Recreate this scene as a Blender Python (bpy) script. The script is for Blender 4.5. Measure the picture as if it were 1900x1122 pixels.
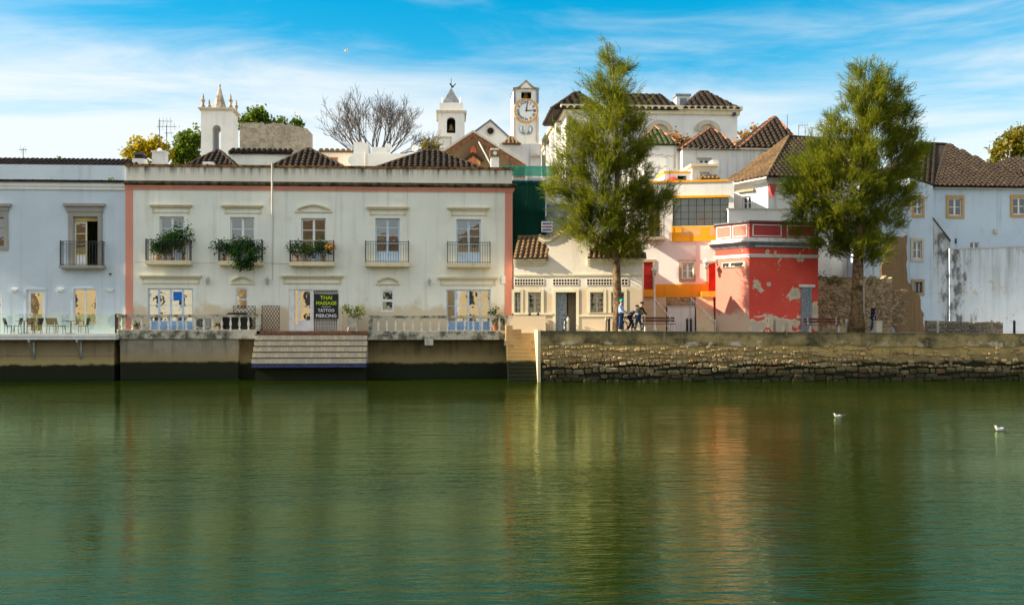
import bpy, bmesh, math, random
import numpy as np
from mathutils import Vector, Matrix
random.seed(7); RNG = np.random.default_rng(11)
R = math.radians
sc = bpy.context.scene
for o in list(bpy.data.objects): bpy.data.objects.remove(o)
C = sc.collection
# ------------------------------------------------------------------ camera
YAW = R(3.7); FPX = 1980.0; HOR = 600.0; CAM = Vector((0.0, -64.5, 3.3))
cd = bpy.data.cameras.new('camera'); cam = bpy.data.objects.new('camera', cd); C.objects.link(cam)
cam.location = CAM; cam.rotation_euler = (R(90), 0, -YAW)
cd.sensor_width = 36; cd.lens = 36*FPX/1900; cd.shift_y = (HOR-561)/1900; cd.clip_end = 3000; cd.clip_start = .1
sc.camera = cam
# ------------------------------------------------------------------ light
SUN_EL = R(32); SUN_B = R(-1.0)          # sun from the left, grazing the river fronts
sun_dir = Vector((-math.cos(SUN_B)*math.cos(SUN_EL), math.sin(SUN_B)*math.cos(SUN_EL), math.sin(SUN_EL)))
ld = bpy.data.lights.new('sun', 'SUN'); ld.energy = 4.0; ld.angle = R(.55); ld.color = (1, .87, .66)
lo = bpy.data.objects.new('sun', ld); C.objects.link(lo)
lo.rotation_euler = sun_dir.to_track_quat('Z', 'Y').to_euler(); lo.location = (-40, -30, 40)
w = bpy.data.worlds.new('World'); sc.world = w; w.use_nodes = True
wn = w.node_tree.nodes; wl = w.node_tree.links; wn.clear()
def wnode(t, **k):
    n = wn.new(t)
    for a, b in k.items(): setattr(n, a, b)
    return n
sky = wnode('ShaderNodeTexSky', sky_type='NISHITA', sun_disc=False, sun_elevation=SUN_EL,
            sun_rotation=math.atan2(sun_dir.x, sun_dir.y), altitude=50, air_density=1.0, dust_density=.35, ozone_density=2.2)
hs = wnode('ShaderNodeHueSaturation'); hs.inputs['Saturation'].default_value = 1.6; hs.inputs['Value'].default_value = .49; hs.inputs['Hue'].default_value = .476
wl.new(sky.outputs[0], hs.inputs['Color'])
tc = wnode('ShaderNodeTexCoord'); sx = wnode('ShaderNodeSeparateXYZ'); wl.new(tc.outputs['Generated'], sx.inputs[0])
def wmath(op, a, b=None, c=None, clamp=False):
    n = wnode('ShaderNodeMath', operation=op, use_clamp=clamp)
    for i, v in enumerate((a, b, c)):
        if v is None: continue
        if isinstance(v, (int, float)): n.inputs[i].default_value = v
        else: wl.new(v, n.inputs[i])
    return n.outputs[0]
mp = wnode('ShaderNodeMapping'); mp.inputs['Location'].default_value = (1.7, 3.1, 2.2); mp.inputs['Scale'].default_value = (2.4, 2.4, 13); mp.inputs['Rotation'].default_value = (0, R(-4), 0)
wl.new(tc.outputs['Generated'], mp.inputs[0])
n1 = wnode('ShaderNodeTexNoise'); n1.inputs['Scale'].default_value = 1.5; n1.inputs['Detail'].default_value = 9; n1.inputs['Roughness'].default_value = .6; n1.inputs['Distortion'].default_value = .6
wl.new(mp.outputs[0], n1.inputs['Vector'])
# high cirrus thins out above about 13 degrees, thick veil near the horizon
elev = sx.outputs['Z']
veil = wmath('SUBTRACT', .245, elev)              # >0 below 13 degrees
veil = wmath('MULTIPLY', veil, 4.2)
veil = wmath('MINIMUM', veil, .42); veil = wmath('MAXIMUM', veil, -.13)
lft = wmath('MULTIPLY', sx.outputs['X'], -.28); lft = wmath('MAXIMUM', lft, -.02); lft = wmath('MINIMUM', lft, .12)
dens = wmath('ADD', n1.outputs['Fac'], veil); dens = wmath('ADD', dens, lft)
# unseen cloud veil behind the camera, added to brighten the shaded river fronts
sth = wmath('MULTIPLY', wmath('SUBTRACT', .55, sx.outputs['Y']), .55); sth = wmath('MAXIMUM', sth, 0.0); sth = wmath('MINIMUM', sth, .62); dens = wmath('ADD', dens, sth)
mr = wnode('ShaderNodeMapRange', interpolation_type='SMOOTHSTEP'); mr.inputs['From Min'].default_value = .36; mr.inputs['From Max'].default_value = .96; mr.inputs['To Max'].default_value = .84
wl.new(dens, mr.inputs['Value'])
mx = wnode('ShaderNodeMixRGB'); wl.new(mr.outputs[0], mx.inputs['Fac']); wl.new(hs.outputs[0], mx.inputs['Color1']); mx.inputs['Color2'].default_value = (2.78, 2.78, 2.72, 1)
bg = wnode('ShaderNodeBackground'); bg.inputs['Strength'].default_value = .12
wl.new(mx.outputs[0], bg.inputs['Color']); wo = wnode('ShaderNodeOutputWorld'); wl.new(bg.outputs[0], wo.inputs[0])
vs = sc.view_settings; vs.view_transform = 'Standard'; vs.look = 'None'; vs.gamma = 1; vs.use_curve_mapping = False; vs.exposure = 1.66
sc.cycles.max_bounces = 6; sc.cycles.transparent_max_bounces = 12; sc.cycles.use_denoising = True
sc.cycles.caustics_reflective = False; sc.cycles.caustics_refractive = False
# ------------------------------------------------------------------ placement helpers
FWD = Vector((math.sin(YAW), math.cos(YAW), 0)); RT = Vector((math.cos(YAW), -math.sin(YAW), 0))
def ray(px, py): return FWD + RT*((px-950)/FPX) + Vector((0, 0, (HOR-py)/FPX))
def at(px, py, Y):
    d = ray(px, py); t = (Y-CAM.y)/d.y
    return CAM + d*t
def mpp(px, Y): return ((Y-CAM.y)/ray(px, HOR).y)/FPX      # metres per pixel
class Fr:
    """A vertical facade plane: u along it, z up, d outward."""
    def __init__(s, X, Y, th=0.0):
        s.o = Vector((X, Y, 0)); s.th = R(th); s.u = Vector((math.cos(s.th), math.sin(s.th), 0)); s.n = Vector((math.sin(s.th), -math.cos(s.th), 0))
    @staticmethod
    def px(p, Y, th=0.0):
        q = at(p, HOR, Y); return Fr(q.x, q.y, th)
    def uz(s, px, py):
        d = ray(px, py); t = (s.o-CAM).dot(s.n)/d.dot(s.n); p = CAM+d*t
        return (p-s.o).dot(s.u), p.z
    def r(s, x0, y0, x1, y1):
        xm = (x0+x1)/2
        return s.uz(x0, HOR)[0], s.uz(x1, HOR)[0], s.uz(xm, y1)[1], s.uz(xm, y0)[1]
    def p(s, u, z, d=0.0): return s.o + s.u*u + s.n*d + Vector((0, 0, z))
    def pp(s, px, py, d=0.0): u, z = s.uz(px, py); return s.p(u, z, d)
class MB:
    def __init__(s): s.v = []; s.f = []
    def add(s, vs, fs):
        b = len(s.v); s.v += [tuple(x) for x in vs]; s.f += [tuple(i+b for i in f) for f in fs]; return s
    def fbox(s, F, u0, u1, z0, z1, d0, d1):
        if u0 > u1: u0, u1 = u1, u0
        if z0 > z1: z0, z1 = z1, z0
        if d0 > d1: d0, d1 = d1, d0
        P = [F.p(u, z, d) for d in (d0, d1) for z in (z0, z1) for u in (u0, u1)]
        return s.add(P, [(0, 2, 3, 1), (4, 5, 7, 6), (0, 1, 5, 4), (2, 6, 7, 3), (0, 4, 6, 2), (1, 3, 7, 5)])
    def rbox(s, F, x0, y0, x1, y1, d0, d1): return s.fbox(F, *F.r(x0, y0, x1, y1), d0, d1)
    def box(s, x0, x1, y0, y1, z0, z1):
        return s.fbox(Fr(0, 0, 0), x0, x1, z0, z1, -y1, -y0)
    def fprism(s, F, poly, d0, d1):          # poly in (u,z), counter-clockwise seen from outside
        n = len(poly); P = [F.p(u, z, d1) for u, z in poly]+[F.p(u, z, d0) for u, z in poly]
        return s.add(P, [tuple(range(n)), tuple(range(2*n-1, n-1, -1))]+[(i, n+i, n+(i+1) % n, (i+1) % n) for i in range(n)])
    def xyprism(s, poly, z0, z1, poly2=None):
        n = len(poly); q = poly2 or poly
        P = [(x, y, z0) for x, y in poly]+[(x, y, z1) for x, y in q]
        return s.add(P, [tuple(range(n-1, -1, -1)), tuple(range(n, 2*n))]+[(i, (i+1) % n, n+(i+1) % n, n+i) for i in range(n)])
    def tube(s, pts, rad, k=6, caps=True):
        pts = [Vector(p) for p in pts]; n = len(pts)
        rad = rad if isinstance(rad, (list, tuple)) else [rad]*n
        rings = []
        up = None
        for i, p in enumerate(pts):
            t = (pts[min(i+1, n-1)]-pts[max(i-1, 0)])
            if t.length < 1e-9: t = Vector((0, 0, 1))
            t.normalize()
            if up is None: up = Vector((1, 0, 0)) if abs(t.x) < .8 else Vector((0, 1, 0))
            a = t.cross(up)
            if a.length < 1e-4: a = t.cross(Vector((0, 1, .3)))
            a.normalize(); b = t.cross(a); up = -b if False else up
            rings.append([p+(a*math.cos(2*math.pi*j/k)+b*math.sin(2*math.pi*j/k))*rad[i] for j in range(k)])
        V = [q for r_ in rings for q in r_]; F = []
        for i in range(n-1):
            for j in range(k): F.append((i*k+j, (i+1)*k+j, (i+1)*k+(j+1) % k, i*k+(j+1) % k))
        if caps: F += [tuple(range(k)), tuple(range(n*k-1, (n-1)*k-1, -1))]
        return s.add(V, F)
    def lathe(s, o, prof, k=10, sq=None):    # prof [(r,z)]
        o = Vector(o); V = []; n = len(prof)
        for r_, z in prof:
            for j in range(k):
                a = 2*math.pi*(j+.5)/k; V.append(o+Vector((r_*math.cos(a), r_*math.sin(a), z)))
        F = [(i*k+j, i*k+(j+1) % k, (i+1)*k+(j+1) % k, (i+1)*k+j) for i in range(n-1) for j in range(k)]
        F += [tuple(range(k-1, -1, -1)), tuple(range((n-1)*k, n*k))]
        return s.add(V, F)
    def sphere(s, o, r_, k=8, m=6, sz=1.0):
        prof = [(max(1e-4, r_*math.sin(math.pi*i/m)), -r_*sz*math.cos(math.pi*i/m)) for i in range(m+1)]
        return s.lathe(o, prof, k)
    def disc(s, F, u, z, r0, r1, d0, d1, k=28):   # ring (r0>0) or disc in a facade plane
        V = []; Fa = []
        for j in range(k):
            a = 2*math.pi*j/k; c, q = math.cos(a), math.sin(a)
            V += [F.p(u+r1*c, z+r1*q, d1), F.p(u+r1*c, z+r1*q, d0), F.p(u+r0*c, z+r0*q, d1), F.p(u+r0*c, z+r0*q, d0)]
        for j in range(k):
            a, b = 4*j, 4*((j+1) % k)
            Fa += [(a, a+2, b+2, b), (a+1, a, b, b+1), (a+2, a+3, b+3, b+2)]
        return s.add(V, Fa)
def root_of(o):
    while o.parent: o = o.parent
    return o
def link_obj(name, me, m, parent=None, smooth=False):
    o = bpy.data.objects.new(name, me); C.objects.link(o)
    if m is not None and not me.materials: me.materials.append(m)
    if parent is not None: o.parent = parent
    if smooth: me.polygons.foreach_set('use_smooth', [True]*len(me.polygons))
    return o
def obj(name, mb, m, parent=None, local=False, smooth=False, org=None):
    """One mesh object from world coordinates (or local ones)."""
    me = bpy.data.meshes.new(name)
    off = Vector((0, 0, 0))
    if parent is not None and not local: off = root_of(parent).location.copy()
    if parent is None and not local:
        if org is None:
            a = np.array(mb.v); off = Vector(((a[:, 0].min()+a[:, 0].max())/2, (a[:, 1].min()+a[:, 1].max())/2, a[:, 2].min()))
        else: off = Vector(org)
    me.from_pydata([(v[0]-off.x, v[1]-off.y, v[2]-off.z) for v in mb.v], [], mb.f); me.update()
    o = link_obj(name, me, m, parent, smooth)
    if parent is None: o.location = off
    return o
def nobj(name, V, Fc, m, parent=None, smooth=False):
    """Fast mesh from numpy vertices (world) and equal-length faces."""
    off = np.array(root_of(parent).location if parent else (0, 0, 0)); V = np.asarray(V, float)-off; Fc = np.asarray(Fc, np.int32)
    me = bpy.data.meshes.new(name); me.vertices.add(len(V)); me.vertices.foreach_set('co', V.astype(np.float32).ravel())
    n, k = Fc.shape; me.loops.add(n*k); me.loops.foreach_set('vertex_index', Fc.ravel()); me.polygons.add(n)
    me.polygons.foreach_set('loop_start', np.arange(0, n*k, k, dtype=np.int32)); me.update(calc_edges=True); me.validate()
    return link_obj(name, me, m, parent, smooth)
def inst(name, me, loc, parent, rot=(0, 0, 0), scale=(1, 1, 1)):
    """A piece that shares its mesh; loc in world coordinates."""
    o = bpy.data.objects.new(name, me); C.objects.link(o); o.parent = parent
    o.location = Vector(loc)-(root_of(parent).location if parent else Vector((0, 0, 0))); o.rotation_euler = rot; o.scale = scale
    return o
def tag(o, label=None, cat=None, group=None, kind=None):
    for k, v in (('label', label), ('category', cat), ('group', group), ('kind', kind)):
        if v: o[k] = v
    return o
def thing(name, label, cat, loc, rz=0.0, group=None):
    o = bpy.data.objects.new(name, None); C.objects.link(o); o.location = loc; o.rotation_euler = (0, 0, rz); o.empty_display_size = .3
    return tag(o, label, cat, group)
def struct(name, mb, m): return tag(obj(name, mb, m, local=True), kind='structure')
def shade(o): o.data.polygons.foreach_set('use_smooth', [True]*len(o.data.polygons)); return o
GZ0 = 2.88
def gz(X): return GZ0-.0062*(X-5)            # the promenade falls gently to the right
# ------------------------------------------------------------------ materials
class NT:
    def __init__(s, name):
        s.m = bpy.data.materials.new(name); s.m.use_nodes = True; s.t = s.m.node_tree; s.t.nodes.clear(); s.out = s.n('ShaderNodeOutputMaterial')
    def n(s, t, **k):
        q = s.t.nodes.new(t)
        for a, b in k.items(): setattr(q, a, b)
        return q
    def set(s, sock, v):
        if hasattr(v, 'links') or isinstance(v, bpy.types.NodeSocket): s.t.links.new(v, sock)
        elif isinstance(v, (tuple, list)): sock.default_value = tuple(v)+((1,) if len(v) == 3 and sock.type == 'RGBA' else ())
        else: sock.default_value = v
    def math(s, op, a, b=None, clamp=False):
        q = s.n('ShaderNodeMath', operation=op, use_clamp=clamp); s.set(q.inputs[0], a)
        if b is not None: s.set(q.inputs[1], b)
        return q.outputs[0]
    def pos(s, scale=(1, 1, 1), obj_=False):
        g = s.n('ShaderNodeTexCoord').outputs['Object'] if obj_ else s.n('ShaderNodeNewGeometry').outputs['Position']
        mp = s.n('ShaderNodeMapping'); mp.inputs['Scale'].default_value = scale; s.t.links.new(g, mp.inputs[0]); return mp.outputs[0]
    def z(s):
        x = s.n('ShaderNodeSeparateXYZ'); s.t.links.new(s.n('ShaderNodeNewGeometry').outputs['Position'], x.inputs[0]); return x.outputs['Z']
    def noise(s, scale, detail=5, vec=None, rough=.55, dist=0.0):
        q = s.n('ShaderNodeTexNoise'); q.inputs['Scale'].default_value = scale; q.inputs['Detail'].default_value = detail; q.inputs['Roughness'].default_value = rough; q.inputs['Distortion'].default_value = dist
        s.t.links.new(vec if vec is not None else s.pos(), q.inputs['Vector']); return q.outputs['Fac']
    def ramp(s, v, a, b, lo=0.0, hi=1.0, smooth=True):
        q = s.n('ShaderNodeMapRange', interpolation_type='SMOOTHSTEP' if smooth else 'LINEAR')
        for k, x in zip(('Value', 'From Min', 'From Max', 'To Min', 'To Max'), (v, a, b, lo, hi)): s.set(q.inputs[k], x)
        return q.outputs[0]
    def mix(s, f, a, b, mode='MIX'):
        q = s.n('ShaderNodeMixRGB', blend_type=mode); s.set(q.inputs[0], f); s.set(q.inputs[1], a); s.set(q.inputs[2], b); return q.outputs[0]
    def blobs(s, cs):
        acc = None
        for p, r_ in cs:
            q = s.n('ShaderNodeVectorMath', operation='DISTANCE'); s.t.links.new(s.n('ShaderNodeNewGeometry').outputs['Position'], q.inputs[0]); q.inputs[1].default_value = tuple(p)
            v = s.ramp(q.outputs['Value'], 0, r_, 1, 0); acc = v if acc is None else s.math('MAXIMUM', acc, v)
        return acc
    def rnd(s): return s.n('ShaderNodeObjectInfo').outputs['Random']
    def bump(s, h, strength, dist=.02):
        q = s.n('ShaderNodeBump'); q.inputs['Strength'].default_value = strength; q.inputs['Distance'].default_value = dist; s.t.links.new(h, q.inputs['Height']); return q.outputs[0]
    def done(s, col, rough=.85, normal=None, spec=.3, **kw):
        b = s.n('ShaderNodeBsdfPrincipled'); s.set(b.inputs['Base Color'], col); s.set(b.inputs['Roughness'], rough); b.inputs['Specular IOR Level'].default_value = spec
        if normal is not None: s.t.links.new(normal, b.inputs['Normal'])
        for k, v in kw.items(): s.set(b.inputs[k], v)
        s.t.links.new(b.outputs[0], s.out.inputs[0]); return s.m
M = {}
def plaster(name, col, dirt=(.30, .27, .2), amt=.35, streak=.35, topz=None, topspan=.9, patch=None, pamt=.55, rough=.88, low=None, lowcol=(.24, .2, .13), bump=.25):
    t = NT(name); base = t.mix(t.ramp(t.noise(.35, 4), .3, .75), col, tuple(c*.88 for c in col))
    d = t.ramp(t.noise(.9, 8, rough=.68), .52, .82, 0, amt)
    c = t.mix(d, base, dirt)
    sv = t.noise(1.0, 6, t.pos((2.6, 2.6, .16)), .6)
    s_ = t.ramp(sv, .5, .78, 0, streak)
    if topz is not None:
        g = t.ramp(t.z(), topz-topspan, topz, 0, 1); s_ = t.math('ADD', t.math('MULTIPLY', s_, .35), t.math('MULTIPLY', t.ramp(sv, .38, .7, 0, .95), t.math('MULTIPLY', g, g)), True)
    c = t.mix(s_, c, tuple(x*.45 for x in dirt))
    if low is not None:                          # rising damp, ragged edge
        g = t.math('ADD', t.z(), t.math('MULTIPLY', t.noise(.9, 6, rough=.65), -2.4)); c = t.mix(t.ramp(g, low-1.5, low-.9, .85, 0), c, lowcol)
    if patch is not None:
        f = t.ramp(t.noise(.55, 7, rough=.62, dist=.4), pamt, pamt+.012); c = t.mix(f, c, patch)
    h = t.noise(6, 6, rough=.6)
    M[name] = t.done(c, rough, t.bump(h, bump, .03)); return M[name]
def flat(name, col, rough=.6, var=.12, scale=3, spec=.3, metal=0.0, bump=.1):
    t = NT(name); n = t.noise(scale, 5)
    c = t.mix(t.ramp(n, .3, .75), tuple(x*(1+var) for x in col), tuple(x*(1-var*2) for x in col))
    M[name] = t.done(c, rough, t.bump(t.noise(scale*6, 4), bump, .01), spec, Metallic=metal); return M[name]
plaster('plaster_cream', (.85, .87, .80), (.58, .45, .26), .45, .3, topz=None, low=4.3, lowcol=(.62, .52, .36))
plaster('plaster_parapet', (.76, .74, .65), (.22, .21, .16), .35, .5, topz=12.55, topspan=.8)
plaster('plaster_white', (.80, .79, .76), (.45, .42, .36), .3, .25)
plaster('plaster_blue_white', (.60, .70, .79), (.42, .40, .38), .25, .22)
plaster('plaster_white_worn', (.76, .75, .72), (.33, .30, .25), .6, .6, patch=(.62, .47, .3), pamt=.66)
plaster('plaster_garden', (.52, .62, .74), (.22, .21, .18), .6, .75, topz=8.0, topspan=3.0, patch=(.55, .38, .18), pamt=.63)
plaster('plaster_low', (.80, .72, .60), (.55, .40, .25), .3, .25, low=5.3, lowcol=(.55, .42, .27))
plaster('plaster_pink', (.72, .30, .22), (.40, .2, .13), .4, .3)
plaster('plaster_yellowed', (.74, .66, .46), (.42, .29, .12), .55, .3)
plaster('stone_surround', (.40, .33, .23), (.2, .16, .1), .5, .4)
plaster('stone_grey_surround', (.34, .33, .30), (.17, .16, .13), .5, .45)
plaster('stone_pale', (.58, .52, .42), (.3, .25, .18), .5, .4)
plaster('stone_ochre', (.50, .33, .14), (.25, .16, .07), .4, .3)
plaster('brown_render', (.26, .17, .085), (.12, .08, .04), .5, .5, patch=(.14, .11, .08), pamt=.7)
plaster('brown_gable', (.20, .125, .06), (.08, .06, .035), .7, .6, patch=(.10, .075, .045), pamt=.58)
plaster('orange_paint', (.88, .40, .015), (.45, .22, .05), .25, .15)
plaster('ochre_worn', (.80, .38, .03), (.2, .14, .06), .4, .35, patch=(.22, .16, .1), pamt=.68)
plaster('concrete_pale', (.52, .5, .45), (.2, .19, .15), .5, .5)
plaster('terrace_stone', (.62, .5, .34), (.35, .25, .14), .4, .3)
plaster('retaining_wall', (.62, .61, .6), (.25, .24, .22), .5, .75)
plaster('opposite_ochre', (.80, .60, .32), (.4, .3, .2), .2, .2)
plaster('opposite_cream', (.85, .78, .62), (.4, .3, .2), .2, .2)
flat('white_paint', (.80, .82, .84), .45, .06); flat('pale_blue_paint', (.52, .66, .84), .45, .08); flat('iron', (.03, .032, .035), .5, .2, spec=.5)
flat('grey_metal', (.40, .42, .43), .45, .1, spec=.5, metal=.3); flat('white_metal', (.78, .79, .78), .4, .06); flat('blue_panel', (.24, .42, .72), .5, .08)
flat('red_door', (.50, .03, .02), .5, .15); flat('grey_door', (.22, .26, .29), .6, .2, 8); flat('dark_room', (.02, .018, .016), .9, .2)
flat('coping_rust', (.20, .10, .035), .9, .5, 4); flat('coping_dark', (.10, .08, .05), .95, .5, 3); flat('bronze', (.16, .12, .06), .5, .2, metal=.6)
flat('wood_dark', (.07, .03, .02), .6, .3, 6); flat('wood_deck', (.22, .10, .05), .7, .3, 6); flat('bench_wood', (.12, .03, .02), .5, .3, 6); flat('wicker', (.035, .024, .014), .8, .4, 9)
flat('terracotta', (.42, .16, .07), .8, .25, 5); flat('soil', (.05, .035, .02), .95, .3, 8); flat('pot_white', (.75, .74, .7), .5, .05); flat('planter', (.55, .5, .42), .8, .15)
flat('curtain', (.72, .70, .56), .9, .06, 2); flat('blind_ochre', (.62, .47, .2), .9, .15, 2); flat('blue_sheet', (.01, .14, .62), .6, .1); flat('navy_sheet', (.01, .012, .1), .6, .2)
flat('banner_black', (.012, .014, .022), .55, .2, 4); flat('lime_print', (.55, .75, .01), .6, .03); flat('white_print', (.8, .82, .82), .6, .03); flat('red_print', (.6, .05, .04), .6, .03); flat('blue_print', (.05, .2, .6), .6, .03); flat('dark_print', (.03, .03, .035), .7, .03)
flat('clock_face', (.75, .77, .8), .5, .05); flat('clock_ring', (.62, .34, .06), .5, .2); flat('slate_blue', (.20, .26, .32), .6, .2); flat('spire_grey', (.13, .14, .155), .8, .2, 2); flat('spire_stone', (.36, .31, .25), .9, .35, 2)
flat('bark', (.16, .10, .05), .95, .4, 5, bump=.6); flat('bark_pale', (.30, .22, .14), .95, .3, 5); flat('skin', (.52, .30, .2), .55, .08); flat('hair_dark', (.03, .02, .015), .7, .2); flat('hair_bald', (.5, .3, .2), .5, .05)
flat('cloth_navy', (.012, .016, .05), .9, .2); flat('cloth_denim', (.02, .06, .16), .9, .25); flat('cloth_black', (.012, .014, .012), .9, .2); flat('cloth_lightblue', (.35, .48, .72), .9, .12); flat('cloth_teal', (.0, .36, .40), .9, .1); flat('cloth_slate', (.05, .10, .15), .9, .2); flat('shoe', (.6, .5, .38), .8, .2); flat('rubber', (.015, .015, .015), .7, .1)
flat('gull_white', (.8, .8, .78), .7, .05); flat('gull_grey', (.06, .06, .07), .7, .2); flat('beak', (.5, .3, .02), .5, .05); flat('red_relief', (.50, .12, .06), .85, .2); flat('relief_ochre', (.60, .36, .12), .85, .2)
flat('tile_blue', (.025, .03, .13), .35, .3, 5, .5); flat('opposite_dark', (.05, .05, .05), .4, .2)
def mk_tiles(name, a, b, lichen, la):
    t = NT(name); c = t.mix(t.ramp(t.noise(2.2, 6, rough=.7), .3, .7), a, b)
    c = t.mix(t.ramp(t.noise(.5, 3), .35, .7, 0, .5), c, tuple(x*.5 for x in a)); c = t.mix(t.ramp(t.noise(1.3, 7, rough=.7), .55, .7, 0, la), c, lichen)
    c = t.mix(t.math('MULTIPLY', t.rnd(), .35), c, tuple(x*.35 for x in b))
    M[name] = t.done(c, .92, t.bump(t.noise(9, 5), .4, .03)); return M[name]
mk_tiles('tiles_old', (.024, .017, .012), (.06, .040, .025), (.11, .08, .035), .55)
mk_tiles('tiles_warm', (.15, .09, .045), (.28, .18, .09), (.32, .25, .13), .55)
mk_tiles('tiles_dark', (.024, .017, .012), (.055, .036, .023), (.08, .06, .03), .5)
mk_tiles('tiles_green', (.06, .075, .035), (.10, .11, .05), (.05, .08, .02), .8)
def mk_glass(name, refl, tint):
    t = NT(name); tr = t.n('ShaderNodeBsdfTransparent'); tr.inputs[0].default_value = tint+(1,)
    gl = t.n('ShaderNodeBsdfGlossy'); gl.inputs['Roughness'].default_value = .012; gl.inputs['Color'].default_value = (1, 1, 1, 1)
    nm = t.bump(t.noise(1.6, 2), .05, .04); t.t.links.new(nm, gl.inputs['Normal'])
    fz = t.n('ShaderNodeFresnel'); fz.inputs[0].default_value = 1.5; f = t.math('ADD', fz.outputs[0], refl, True)
    m = t.n('ShaderNodeMixShader'); t.t.links.new(f, m.inputs[0]); t.t.links.new(tr.outputs[0], m.inputs[1]); t.t.links.new(gl.outputs[0], m.inputs[2]); t.t.links.new(m.outputs[0], t.out.inputs[0]); M[name] = t.m
mk_glass('glass', .10, (.62, .66, .64)); mk_glass('glass_dim', .04, (.5, .56, .6)); mk_glass('glass_mirror', .42, (.5, .5, .45)); mk_glass('glass_rail', .03, (.86, .93, .90)); mk_glass('lamp_glass', .15, (.9, .9, .88))
# tide-stained walls
def mk_tide(name, col, dirt, ztide, wob=.25, mud=(.35, .27, .12), algae=(.012, .016, .006)):
    t = NT(name); c = t.mix(t.ramp(t.noise(1.2, 8, rough=.68), .4, .75, 0, .7), col, dirt)
    c = t.mix(t.ramp(t.noise(1.0, 5, t.pos((3, 3, .2))), .5, .75, 0, .6), c, tuple(x*.5 for x in dirt))
    zz = t.math('ADD', t.z(), t.math('MULTIPLY', t.math('SUBTRACT', t.noise(1.1, 6, rough=.65), .5), wob*2))
    c = t.mix(t.ramp(zz, ztide+.05, ztide+.75, .75, 0), c, mud); c = t.mix(t.ramp(zz, ztide-.14, ztide+.03, 1, 0), c, algae)
    M[name] = t.done(c, .9, t.bump(t.noise(5, 7, rough=.65), .5, .05)); return M[name]
mk_tide('basement_grey', (.34, .30, .23), (.19, .16, .11), 1.12, .14); mk_tide('basement_olive', (.20, .155, .075), (.12, .095, .05), 1.0, .2)
mk_tide('basement_left', (.34, .26, .16), (.25, .22, .16), .95, .25, mud=(.45, .36, .14)); mk_tide('quay_concrete', (.52, .38, .14), (.24, .165, .06), 1.15, .45, mud=(.2, .16, .08)); mk_tide('stair_stone', (.40, .28, .13), (.25, .17, .08), 1.2, .15)
def mk_cap():
    t = NT('quay_cap'); n = t.noise(.9, 9, t.pos((.8, .8, .9)), .7); c = t.mix(t.ramp(n, .36, .66), (.38, .29, .13), (.06, .056, .026))
    z = t.z(); up = t.ramp(t.math('ADD', z, t.math('MULTIPLY', t.noise(1.5, 5), .5)), 2.75, 3.05, 0, .75); c = t.mix(up, c, (.055, .06, .034))
    lowz = t.ramp(t.math('ADD', z, t.math('MULTIPLY', t.noise(.7, 6), .35)), 2.38, 2.52, 1, 0); c = t.mix(t.math('MULTIPLY', lowz, t.ramp(t.noise(1.1, 6, rough=.7), .5, .62, 0, .8)), c, (.55, .5, .4))
    c = t.mix(t.ramp(t.noise(1.0, 6, t.pos((3.4, 3.4, .3))), .64, .74, 0, .5), c, (.5, .47, .4)); M['quay_cap'] = t.done(c, .92, t.bump(t.noise(6, 6), .5, .05))
mk_cap()
def mk_stone():
    t = NT('rubble_stone'); r_ = t.rnd(); c = t.mix(r_, (.34, .225, .09), (.66, .51, .30))
    c = t.mix(t.ramp(t.math('FRACT', t.math('MULTIPLY', r_, 7.3)), .9, .95), c, (.38, .19, .08)); c = t.mix(t.ramp(t.noise(3, 7, rough=.7), .45, .75, 0, .7), c, (.12, .10, .055))
    zz = t.math('ADD', t.z(), t.math('MULTIPLY', t.noise(1.3, 5), .9)); c = t.mix(t.ramp(zz, .7, 1.85, .94, 0), c, (.022, .024, .010))
    M['rubble_stone'] = t.done(c, .92, t.bump(t.noise(7, 7, rough=.65), .6, .04))
mk_stone()
def mk_ruin():
    t = NT('ruin_wall'); v = t.n('ShaderNodeTexVoronoi', feature='DISTANCE_TO_EDGE'); v.inputs['Scale'].default_value = 2.6; t.t.links.new(t.pos((1, 1, 1.7)), v.inputs['Vector'])
    c = t.mix(t.ramp(t.noise(1.5, 7, rough=.7), .35, .7), (.42, .31, .18), (.22, .15, .08)); c = t.mix(t.ramp(v.outputs['Distance'], 0, .09, .75, 0), c, (.07, .05, .03))
    c = t.mix(t.ramp(t.noise(.8, 6), .55, .62), c, (.45, .36, .22)); M['ruin_wall'] = t.done(c, .95, t.bump(t.math('ADD', v.outputs['Distance'], t.noise(4, 6)), .7, .08))
    t = NT('castle_stone'); v = t.n('ShaderNodeTexVoronoi', feature='DISTANCE_TO_EDGE'); v.inputs['Scale'].default_value = 1.5; t.t.links.new(t.pos((1, 1, 1.9)), v.inputs['Vector'])
    c = t.mix(t.ramp(t.noise(2.2, 7, rough=.7), .35, .7), (.46, .40, .31), (.30, .26, .2)); c = t.mix(t.ramp(v.outputs['Distance'], 0, .08, .55, 0), c, (.15, .13, .1))
    c = t.mix(t.ramp(t.noise(.9, 7, t.pos((1.3, 1.3, .35)), .68), .5, .72, 0, .75), c, (.12, .11, .085)); M['castle_stone'] = t.done(c, .95, t.bump(t.noise(5, 6), .5, .05))
mk_ruin()
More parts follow.
